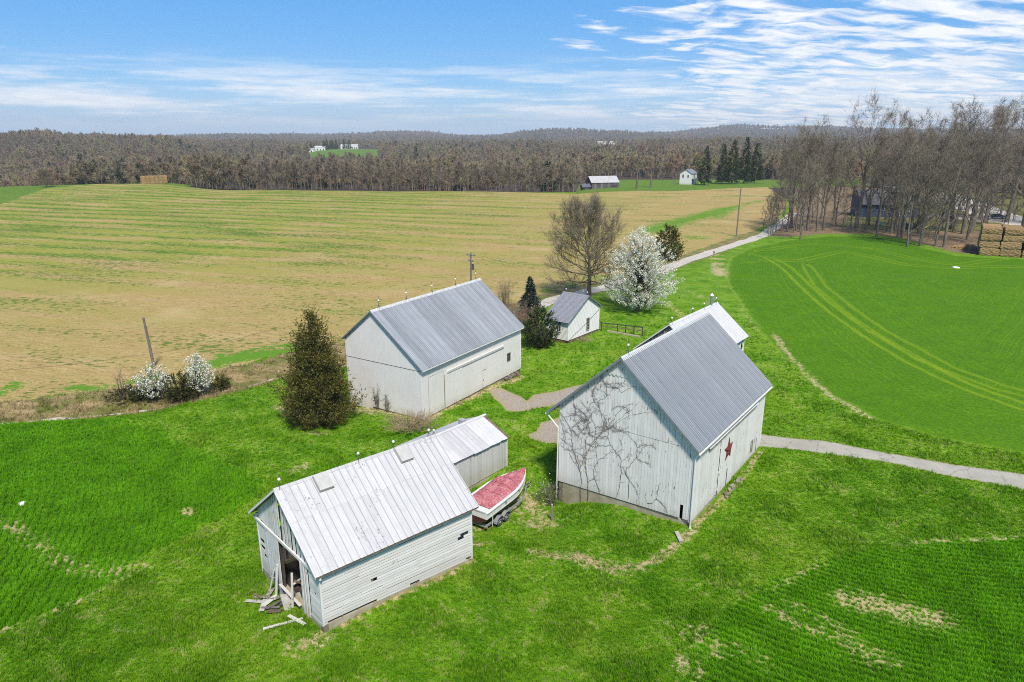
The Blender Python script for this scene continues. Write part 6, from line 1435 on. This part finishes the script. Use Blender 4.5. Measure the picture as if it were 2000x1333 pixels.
q = MB(); pq = at(1394, 502); q.tube([(0, 0, -.2), (0, 0, 1.0)], .09, 6); q.obox((0, 0, 1.05), (.12, 0, 0), (0, .25, 0), (0, 0, .14)); o = q.build('mailbox', M_plain('rust brown box', (.25, .12, .07), .7)); o.location = pq; tag(o, 'small rusty mailbox post at the edge of the pale lane', 'mailbox')
for (u, v, w, lab) in ((1866, 524, .8, 'crumpled white bag lying on the large green wheat field'), (43, 985, .35, 'scrap of white litter on the green field before the shed')):
    bm = bmesh.new(); bmesh.ops.create_icosphere(bm, subdivisions=2, radius=w); rr = random.Random(u)
    for v_ in bm.verts: v_.co *= rr.uniform(.6, 1.1); v_.co.z = abs(v_.co.z) * .5
    me = bpy.data.meshes.new('litter'); bm.to_mesh(me); bm.free(); me.materials.append(HULL); o = link(bpy.data.objects.new('plastic_bag', me)); o.location = at(u, v); tag(o, lab, 'bag')

# ------------------------------------------------------------------ straw bales
STRAW = M_plain('straw', (.46, .30, .13), .95, col2=(.26, .155, .06), scale=2.2, rand=.25); STRAW_TOP = STRAW
def bale_mesh(w, d, h, seed):
    bm = bmesh.new(); bmesh.ops.create_cube(bm, size=1); bmesh.ops.subdivide_edges(bm, edges=bm.edges[:], cuts=7, use_grid_fill=True); rr = random.Random(seed)
    for v_ in bm.verts:
        c = v_.co; e = [1 - .10 * max(0, abs(c.y) * 2 - .8) * 3 * .2, 1 - .10 * max(0, abs(c.z) * 2 - .8), 1]
        v_.co = Vector((c.x * w * (1 - .05 * (abs(c.z) * 2) ** 4), c.y * d * (1 - .05 * (abs(c.z) * 2) ** 4), c.z * h * (1 - .05 * (abs(c.x) * 2) ** 4))) + Vector((rr.gauss(0, .035), rr.gauss(0, .035), rr.gauss(0, .025)))
    me = bpy.data.meshes.new('straw_bale'); bm.to_mesh(me); bm.free(); me.materials.append(STRAW); return me
TW = M_plain('baler twine', (.20, .13, .06), .9)
bw, bd, bhs = 3.75, 4.6, (1.72, 1.62, 1.5, 1.35); bme = [[bale_mesh(bw, bd, h_ * 1.0, 7 * k + j) for j in range(2)] for k, h_ in enumerate(bhs)]
p0 = at(1908, 499); br = R(-31); bdir = Vector((math.cos(br), math.sin(br), 0)); bnor = Vector((-math.sin(br), math.cos(br), 0)); bb = random.Random(2); cols_ = ('outermost', 'second', 'third', 'fourth', 'fifth'); lays = ('bottom', 'second', 'third', 'top')
for row in range(2):
    for c in range(5):
        z = 0
        for L in range(4):
            if (row == 0 and c == 3 and L == 3): continue
            base = p0 + bdir * ((c + .5) * (bw + .36)) + bnor * (bd * (row + .5) + .1) + Vector((bb.gauss(0, .08), bb.gauss(0, .10), 0)); o = link(bpy.data.objects.new('straw_bale', bme[L][(c + L) % 2])); o.location = (base.x, base.y, h1(p0.x, p0.y) + z + bhs[L] / 2); o.rotation_euler = (0, 0, br + bb.gauss(0, .02)); z += bhs[L]
            tag(o, '%s straw bale of the %s layer, %s side of the stack by the grove' % (cols_[c], lays[L], 'front' if row == 0 else 'rear'), 'bale', 'big straw bales stacked by the grove')
bm = bmesh.new(); bmesh.ops.create_icosphere(bm, subdivisions=4, radius=1); rr = random.Random(9)
for v_ in bm.verts: v_.co = Vector((v_.co.x * 3.2, v_.co.y * 1.6, max(0, v_.co.z) * 1.0)) * rr.uniform(.88, 1.08)
me = bpy.data.meshes.new('straw_heap'); bm.to_mesh(me); bm.free(); me.materials.append(STRAW); o = link(bpy.data.objects.new('straw_heap', me)); o.location = at(1886, 486); tag(o, 'loose broken straw heap beside the big bale stack', 'straw heap')
fb_ = bale_mesh(2.1, 2.4, 1.45, 3); fp0 = Vector((*polar(263, 424), 0)); fp0.z = h1(fp0.x, fp0.y) - .1; fd = Vector((*polar(305, 426), fp0.z)) - fp0; fd.normalize()
for L in range(3):
    for c in range(6):
        o = link(bpy.data.objects.new('straw_bale', fb_)); b_ = fp0 + fd * (c * 2.14 + 1); o.location = (b_.x, b_.y, fp0.z + 1.4 * L + .7); o.rotation_euler = (0, 0, math.atan2(fd.y, fd.x)); tag(o, 'bale in the small distant stack on the green crest by the woods', 'bale', 'distant straw bales on the green crest')

# ------------------------------------------------------------------ houses, far barn
def simple_house(name, p, rz, W, L, he, hr, m_wall, m_roof, label, cat, wins=(), ov=.4, two=False, stone=0.0, roof_m=None):
    r = empty(name, p, rz, label, cat); fr = Frame(W, L, he, hr, W / 2, ov, ov); q = MB(); T = .2
    q.prism(gable_pts(fr, 0, W, -1.0, .02), lambda v, z: (0, v, z), lambda v, z: (L, v, z)); q.build('wall', m_wall, r); roof_deck(fr, r, m_roof, 'roof')
    for (axis, a, c, w, h, n) in wins:
        pos = {'r': (a, -.02, c), 'n': (-.02, a, c), 'l': (a, W + .02, c), 'f': (L + .02, a, c)}[axis]; window_part(r, pos, w, h, 'u' if axis in 'rl' else 'v', -1 if axis in 'rn' else 1, SASH, GLASS, 2, 2, t=.1)
    return r, fr
NAVY = M_plain('dark blue siding', (.045, .075, .16), .7, var=.3, scale=.8); SHING_D = M_plain('weathered dark shingles', (.085, .09, .11), .9, col2=(.15, .15, .17), scale=1.2)
p = at(1677, 424); hb, fh = simple_house('house', p, R(-8), 9, 20, 6.3, 8.6, NAVY, SHING_D, 'dark blue house with shingled upper storey behind the bare grove', 'house', [('r', 8.3, 3.0, 1.3, 1.7, 2), ('r', 15.5, 2.8, 1.3, 1.8, 2), ('r', 4.0, 6.0, 1.2, 1.2, 2), ('r', 11, 6.0, 1.2, 1.2, 2)])
q = MB(); q.prism([(-.9, 4.1), (0, 4.3), (0, 7.0), (-.05, 7.0)], lambda v, z: (-.2, v, z), lambda v, z: (20.2, v, z)); o = q.build('shingled_wall', SHING_D, hb); o['label'] = 'grey shingled mansard band over the blue wall'
q = MB(); q.box(9, 16, 1.5, 7, 8.0, 9.6); q.build('roof_dormer', M_plain('pale grey roof', (.38, .38, .39), .8, var=.2), hb); q = MB(); q.box(-1, 9, 7, 9.2, .3, .5); q.build('deck', WOOD_GREY, hb)
lad = empty('ladder', p, R(-8), 'white ladder leaning against the dark blue house', 'ladder')
for s_ in (0, .6): q = MB(); q.tube([(12.0 + s_, -1.6, .1), (12.3 + s_, -.15, 4.2)], .06, 4); q.build('rail', TRIM, lad)
for k in range(9): t = (k + .5) / 9; q = MB(); q.tube([(12.0 + .3 * t, -1.6 + 1.45 * t, .1 + 4.1 * t), (12.6 + .3 * t, -1.6 + 1.45 * t, .1 + 4.1 * t)], .07, 4); q.build('rung', TRIM, lad)
def car(p, rz, m, label, kind='suv'):
    r = empty('parked_car', p, rz, label, 'car'); L, W, Hh = (4.7, 1.85, 1.75) if kind == 'suv' else (4.5, 1.8, 1.45); q = MB()
    prof_ = [(-L / 2, .35), (L / 2, .35), (L / 2, .75), (L / 2 - .15, .95), (L / 2 - 1.1, 1.05), (L / 2 - 1.8, Hh), (-L / 2 + .45, Hh), (-L / 2 + .05, 1.05)]
    q.prism(prof_, lambda x, z: (x, -W / 2, z), lambda x, z: (x, W / 2, z)); q.build('body', m, r)
    q = MB()
    for s_ in (-1, 1): q.prism([(L / 2 - 1.35, 1.08), (L / 2 - 1.85, Hh - .1), (-L / 2 + .55, Hh - .1), (-L / 2 + .3, 1.08)], lambda x, z: (x, s_ * (W / 2 + .005), z), lambda x, z: (x, s_ * (W / 2 - .02), z))
    q.prism([(L / 2 - 1.17, 1.06), (L / 2 - 1.74, Hh - .06), (L / 2 - 1.76, Hh - .06), (L / 2 - 1.2, 1.06)], lambda x, z: (x + .02, -W / 2 + .12, z), lambda x, z: (x + .02, W / 2 - .12, z)); q.build('windows', M_plain('tinted car glass', (.02, .022, .026), .6, var=.1, spec=.1), r)
    for x in (-L / 2 + .85, L / 2 - .85):
        for s_ in (-1, 1): w = MB(); w.lathe([(.2, -.1), (.33, -.1), (.35, 0), (.33, .1), (.2, .1)], 14, (x, s_ * (W / 2 - .08), .35), 'y'); o = w.build('wheel', RUBBER, r); w = MB(); w.lathe([(.02, s_ * .105), (.2, s_ * .11), (.2, 0)], 10, (x, s_ * (W / 2 - .08), .35), 'y'); w.build('rim', WHITE_RIM, o)
    for s_ in (-1, 1): q = MB(); q.box(L / 2 - .1, L / 2 + .01, s_ * .6 - .14, s_ * .6 + .14, .66, .80); q.build('headlight', M_plain('clear lens', (.25, .26, .27), .3), r); q = MB(); q.box(-L / 2 - .02, -L / 2 + .05, s_ * .7 - .12, s_ * .7 + .12, .8, 1.05); q.build('tail_light', M_plain('red lens', (.3, .02, .02), .3), r)
    return r
car(at(1777, 448), R(78), M_plain('black car paint', (.015, .017, .025), .6, var=.1), 'black car parked on the leaf strewn lawn among the grove'); car(at(1949, 427), R(-20), M_plain('dark slate car paint', (.05, .065, .08), .3, var=.1), 'dark grey car at the edge of the far gravel road', 'sedan')
car(at(1763, 418), R(-8), M_plain('blue tarp', (.03, .06, .22), .5), 'low blue vehicle parked before the dark blue house', 'sedan')
ps = at(1832, 449); play = empty('playset', ps, R(0), 'yellow slide on a small dark wooden play tower', 'playset')
q = MB(); q.prism([(-5.0, .25), (-4.2, .3), (-.3, 2.5), (-.3, 2.65), (-4.3, .45), (-5.0, .40)], lambda x, z: (x, -.35, z), lambda x, z: (x, .35, z)); q.build('slide', M_plain('yellow plastic', (.72, .55, .02), .4, var=.1), play)
for x in (0, 1.6):
    for y in (-.7, .7): q = MB(); q.box(x - .07, x + .07, y - .07, y + .07, -.2, 3.6); q.build('post', WOOD_DARK, play)
q = MB(); q.box(-.1, 1.7, -.75, .75, 2.3, 2.4); q.build('platform', WOOD_DARK, play); q = MB(); q.box(-.1, 1.7, -.8, -.75, 2.4, 3.5); q.build('panel', WOOD_DARK, play); q = MB(); q.tube([(1.6, 0, 3.2), (5.2, 0, 3.2)], .08, 5); q.tube([(5.2, 0, 3.2), (5.0, -1.2, 0)], .07, 5); q.tube([(5.2, 0, 3.2), (5.0, 1.2, 0)], .07, 5); q.build('swing_frame', WOOD_DARK, play)
for x in (2.6, 3.9): q = MB(); q.tube([(x, -.2, 3.2), (x, -.2, .7)], .03, 3); q.tube([(x, .2, 3.2), (x, .2, .7)], .03, 3); q.box(x - .1, x + .1, -.25, .25, .66, .72); q.build('swing', IRON, play)
q = MB(); q.lathe([(.55, 0), (.5, .5), (.3, 1.2), (.15, 1.5)], 8); o = q.build('garden_cover', M_plain('pale green tarp', (.28, .42, .28), .7)); o.location = at(1721, 442); tag(o, 'pale green covered lump on the lawn left of the black car' if False else 'pale green covered garden lump on the lawn before the house', 'cover')
# far grey barn, its small shed and the farmhouse
BARNW = M_plain('dark weathered barn boards', (.12, .115, .12), .9, var=.4, scale=.6); TINR = M_roof('rusty tin roof', (.48, .48, .47), (.60, .58, .55), .1, .5, .1, rust=.58, rustcol=(.30, .22, .16))
p = at(1155.5, 370); fbn, ff = simple_house('barn', p, R(14), 9.5, 15.5, 3.6, 6.6, BARNW, TINR, 'distant dark grey barn with pale rusty tin roof beyond the stubble', 'barn')
fbn.location = p; q = MB(); q.box(11.5, 14.5, -.05, -.01, -.2, 2.2); q.build('doorway', WOOD_DARK, fbn)
for k in range(12): q = MB(); q.box(.3 + k * 1.25, 1.4 + k * 1.25, -.035, -.012, -.5, 3.5); q.build('board', (BARNW, WOOD_GREY)[k % 3 == 1], fbn)
p = at(1138, 372); fsh, _f = simple_house('shed', p, R(14), 3.5, 4.2, 1.9, 3.3, WOOD_DARK, SHING_D, 'tiny dark shed at the left end of the distant grey barn' if False else 'tiny dark shed standing just beside the distant grey barn', 'shed')
q = MB(); q.box(1.4, 2.8, -.04, -.01, 0, 1.6); q.build('door', BARNW, fsh)
p = at(1350, 361); fhw, _f = simple_house('house', p, R(58), 7, 9, 6.2, 8.4, PAINT_CLEAN, TRIM_METAL, 'white two storey farmhouse half hidden by the dark spruce', 'house', [('r', 1.8, 1.7, 1.0, 1.6, 2), ('r', 5.0, 1.7, 1.0, 1.6, 2), ('r', 1.8, 4.7, 1.0, 1.5, 2), ('r', 5.0, 4.7, 1.0, 1.5, 2), ('n', 2.0, 4.7, .9, 1.5, 2), ('n', 5.0, 4.7, .9, 1.5, 2)])
q = MB(); q.prism([(-2.0, 2.7), (0, 3.1), (0, 3.25), (-2.0, 2.85)], lambda v, z: (0, v, z), lambda v, z: (9, v, z)); q.build('porch_roof', TRIM_METAL, fhw)
for x in (.2, 3, 6, 8.8): q = MB(); q.box(x - .1, x + .1, -1.95, -1.75, -.5, 2.75); q.build('porch_post', PAINT_CLEAN, fhw)
q = MB(); q.box(4, 4.8, 3, 3.8, 8, 9.6); q.build('chimney', BRICK, fhw)
# far white farm buildings among the woods
for (u, d, L, W, he, hr, rz, lab) in ((613, 1560, 22, 11, 4.5, 7, R(3), 'long low white farm building at the left of the far pasture' if False else 'first long low white farm building beyond the far pasture'), (664, 1600, 26, 11, 4.5, 7.5, R(-2), 'second low white farm building beyond the far pasture'), (684, 1590, 15, 10, 4.5, 7, R(5), 'third smaller white farm building beyond the far pasture'), (1168, 2150, 62, 16, 6, 9.5, R(2), 'very long white building beyond the far tan field'), (588, 1400, 22, 10, 3, 5.5, R(-5), 'tan roofed farm building left of the far pasture' if False else 'tan roofed farm building by the dark trees at the far pasture')):
    x, y = polar(u, d); rb, _f = simple_house('farm_building', (x, y, h1(x, y)), rz, W, L, he + 3, hr + 3, PAINT_CLEAN, (TIN_CLEAN if 'tan' not in lab else M_plain('tan roof', (.5, .42, .33), .8)), lab, 'building')
    for k in range(3): q = MB(); q.box(L * (.2 + .28 * k), L * (.2 + .28 * k) + 2.2, -.1, -.02, 1, 4); q.build('door', GLASS, rb)
fe = random.Random(3)
for u, d in ((600, 1500), (606, 1490), (633, 1560), (638, 1560), (644, 1560), (650, 1560), (656, 1565), (672, 1560), (678, 1560), (682, 1560), (1163, 1640), (1172, 1620), (1190, 1600), (1203, 1600)):
    x, y = polar(u + fe.uniform(-1, 1), d); s = fe.uniform(.75, 1.15) * (1 if u < 1000 else .7); k = ('fs', 1)
    o = copy_tree(bpy.data.objects[[n.name for n in bpy.data.objects if n.name.startswith('spruce_tree') and n.get('label', '').startswith('second')][0]], Vector((x, y, h1(x, y))), fe.uniform(0, 6), s, 'dark evergreen in the windbreak by the far white farm buildings' if u < 1000 else 'dark evergreen at the edge of the far tan field', 'far windbreak evergreens' if u < 1000 else 'evergreens at the far tan field')
# ------------------------------------------------------------------ blades of grass and wheat near the barns
def blade_mat(name, fn, dark=1.0):
    m = bpy.data.materials.new(name); m.use_nodes = True; t = NT(m.node_tree); t.n.clear(); c = fn(t, *ground_basics(t))
    c = t.mix(1.0, c, t.mix(obj_rand(t), (1.05 * dark,) * 3, (1.65 * dark,) * 3), 'MULTIPLY')
    d = t.node('ShaderNodeBsdfDiffuse', {0: c}); tr = t.node('ShaderNodeBsdfTranslucent', {0: c}); mx = t.node('ShaderNodeMixShader', {0: .4, 1: d.outputs[0], 2: tr.outputs[0]}); t.node('ShaderNodeOutputMaterial', {0: mx.outputs[0]}); return m
def tuft(seed, m, n=8, h=.10, w=.016, r=.07, lean=.5):
    rg = random.Random(seed); q = MB()
    for k in range(n):
        a = rg.uniform(0, 6.28); b = Vector((math.cos(a), math.sin(a), 0)) * rg.uniform(0, r); s_ = Vector((-math.sin(a), math.cos(a), 0)) * w; hh = h * rg.uniform(.6, 1.25); e = b + Vector((math.cos(a), math.sin(a), 0)) * hh * lean * rg.uniform(.3, 1.2) + Vector((0, 0, hh))
        q.poly([b - s_, b + s_, e])
    return q.mesh('tuft', m)
def col_dry(t, g, big, mid, fine, grain): return t.mix(t.step(mid, .35, .65), t.mix(t.step(fine, .3, .7), (.40, .29, .14), (.56, .45, .25)), (.20, .17, .06))
LAWN_B = blade_mat('grass blades', col_lawn, 1.15); WHEAT_B = blade_mat('young wheat blades', lambda t, *B: t.mix(t.step(B[2], .3, .7), (.098, .258, .008), (.160, .372, .012))); DRY_B = blade_mat('dry grass blades', col_dry)
LC = proto_collection('lawn_tufts', [tuft(k, LAWN_B) for k in range(4)]); WHC = proto_collection('wheat_tufts', [tuft(20 + k, WHEAT_B, 9, .13, .016, .06, .35) for k in range(4)]); DC = proto_collection('dry_tufts', [tuft(40 + k, DRY_B, 9, .34, .014, .09, .6) for k in range(3)])
rg = np.random.default_rng(5); N0 = 300000
uv = np.column_stack([rg.uniform(-60, 2060, N0), rg.uniform(590, 1400, N0) ]); uv = uv[rg.random(len(uv)) < np.interp(uv[:, 1], [590, 680, 900], [.0, .55, 1.0])]
a_ = (uv[:, 0] - 1000) / F_PX; b_ = (666.5 - uv[:, 1]) / F_PX; t_ = -CAM_H / (-_s + b_ * _c); P = np.column_stack([a_ * t_, (_c + b_ * _s) * t_]); P += rg.normal(0, .2, P.shape)
reg = region_of(P); kinds = np.array([k for _, k, _ in REGIONS])[reg]; ok = np.ones(len(P), bool)
for (q_, r_, f_, mg) in ((B1P, B1R, f1, .1), (B2P, B2R, f2, .1), (B3P, B3R, f3, .1), (B4P, B4R, f4, .1), (B5P, B5R, f5, .1), (B6P, B6R, f6, .1)):
    dx, dy = P[:, 0] - q_[0], P[:, 1] - q_[1]; uu = dx * math.cos(r_) + dy * math.sin(r_); vv = -dx * math.sin(r_) + dy * math.cos(r_); ok &= ~((uu > -mg) & (uu < f_.L + mg) & (vv > -mg) & (vv < f_.W + mg))
bare = np.zeros(len(P))
for pts, w, st in BARE_LINES: d, _ = line_dist(P, [G0(*q) for q in pts]); bare = np.maximum(bare, st * np.clip(1.25 - d / w * .6, 0, 1))
dist = np.hypot(P[:, 0], P[:, 1])
lawn = ok & (kinds == 'lawn') & (rg.random(len(P)) > bare * 1.15)
def scatter(name, sel, Q, coll, nk, s_, hz):
    n = len(Q); s = s_ * rg.uniform(.7, 1.3, n); point_cloud(name, np.column_stack([Q, H(Q) - .01]), np.column_stack([s, s, s * hz]), rg.uniform(0, 6.28, n), coll, idx=rg.integers(0, nk, n))
Q = P[lawn]; scatter('grass', lawn, Q, LC, 4, np.clip(.75 + dist[lawn] / 75, 1, 2.2), np.where(np.sin(Q[:, 0] * .9 + np.sin(Q[:, 1] * .35)) * np.cos(Q[:, 1] * .8) + rg.normal(0, .4, len(Q)) > .62, 1.7, .7))
trk = np.full(len(P), 9.0)
for pts in TRACKS[:2]: d, _ = line_dist(P, [G0(*q) for q in pts]); trk = np.minimum(trk, np.abs(d - .95))
wl = ok & (kinds == 'wheat') & (rg.random(len(P)) > bare * 1.2) & ((P[:, 1] < 48) | (P[:, 0] < 0)); Q = P[wl].copy(); dq = dist[wl]
cl = np.where(Q[:, 0] > 5, 1, 0); cx = np.where(cl == 1, 34.0, -78.0); cy = np.where(cl == 1, 62.0, 21.0)            # drilled rows bend round these centres
rad = np.hypot(Q[:, 0] - cx, Q[:, 1] - cy); sp = np.where(cl == 1, .46, .50); r2_ = np.round(rad / sp) * sp + rg.normal(0, .07, len(Q)); rows_ok = (dq < 78) & (rg.random(len(Q)) < .76); f_ = np.where(rows_ok, r2_ / rad, 1.0)
Q = np.column_stack([cx + (Q[:, 0] - cx) * f_, cy + (Q[:, 1] - cy) * f_]); scatter('wheat_blades', wl, Q, WHC, 4, np.clip(.8 + dq / 80, 1, 2.2), 1.0)
vg = ok & (kinds == 'verge') & (rg.random(len(P)) < .5); Q = P[vg]; scatter('dry_grass', vg, Q, DC, 3, 1.3, 1.0)
foot = []
for pts, w, st in BARE_LINES[:12] + BARE_LINES[17:21]:
    pp_ = [G0(*q) for q in pts]
    for a, b in zip(pp_[:-1], pp_[1:]):
        L = math.hypot(b[0] - a[0], b[1] - a[1])
        for _ in range(int(L * 16)): t = rg.random(); foot.append((a[0] + (b[0] - a[0]) * t + rg.normal(0, w * .5), a[1] + (b[1] - a[1]) * t + rg.normal(0, w * .5)))
Q = np.array(foot); scatter('dry_grass', None, Q, DC, 3, .55, .8)
# ------------------------------------------------------------------ thin spring haze
q = MB(); q.box(-6000, 6000, -300, 5800, -60, 160)
HB = bpy.data.materials.new('haze'); HB.use_nodes = True; t = NT(HB.node_tree); t.n.clear(); v_ = t.node('ShaderNodeVolumePrincipled'); v_.inputs['Color'].default_value = (.92, .96, 1.0, 1); v_.inputs['Density'].default_value = .00012; v_.inputs['Anisotropy'].default_value = .1
o_ = t.node('ShaderNodeOutputMaterial'); t.l.new(v_.outputs[0], o_.inputs['Volume']); hz = q.build('haze', HB); hz['kind'] = 'stuff'
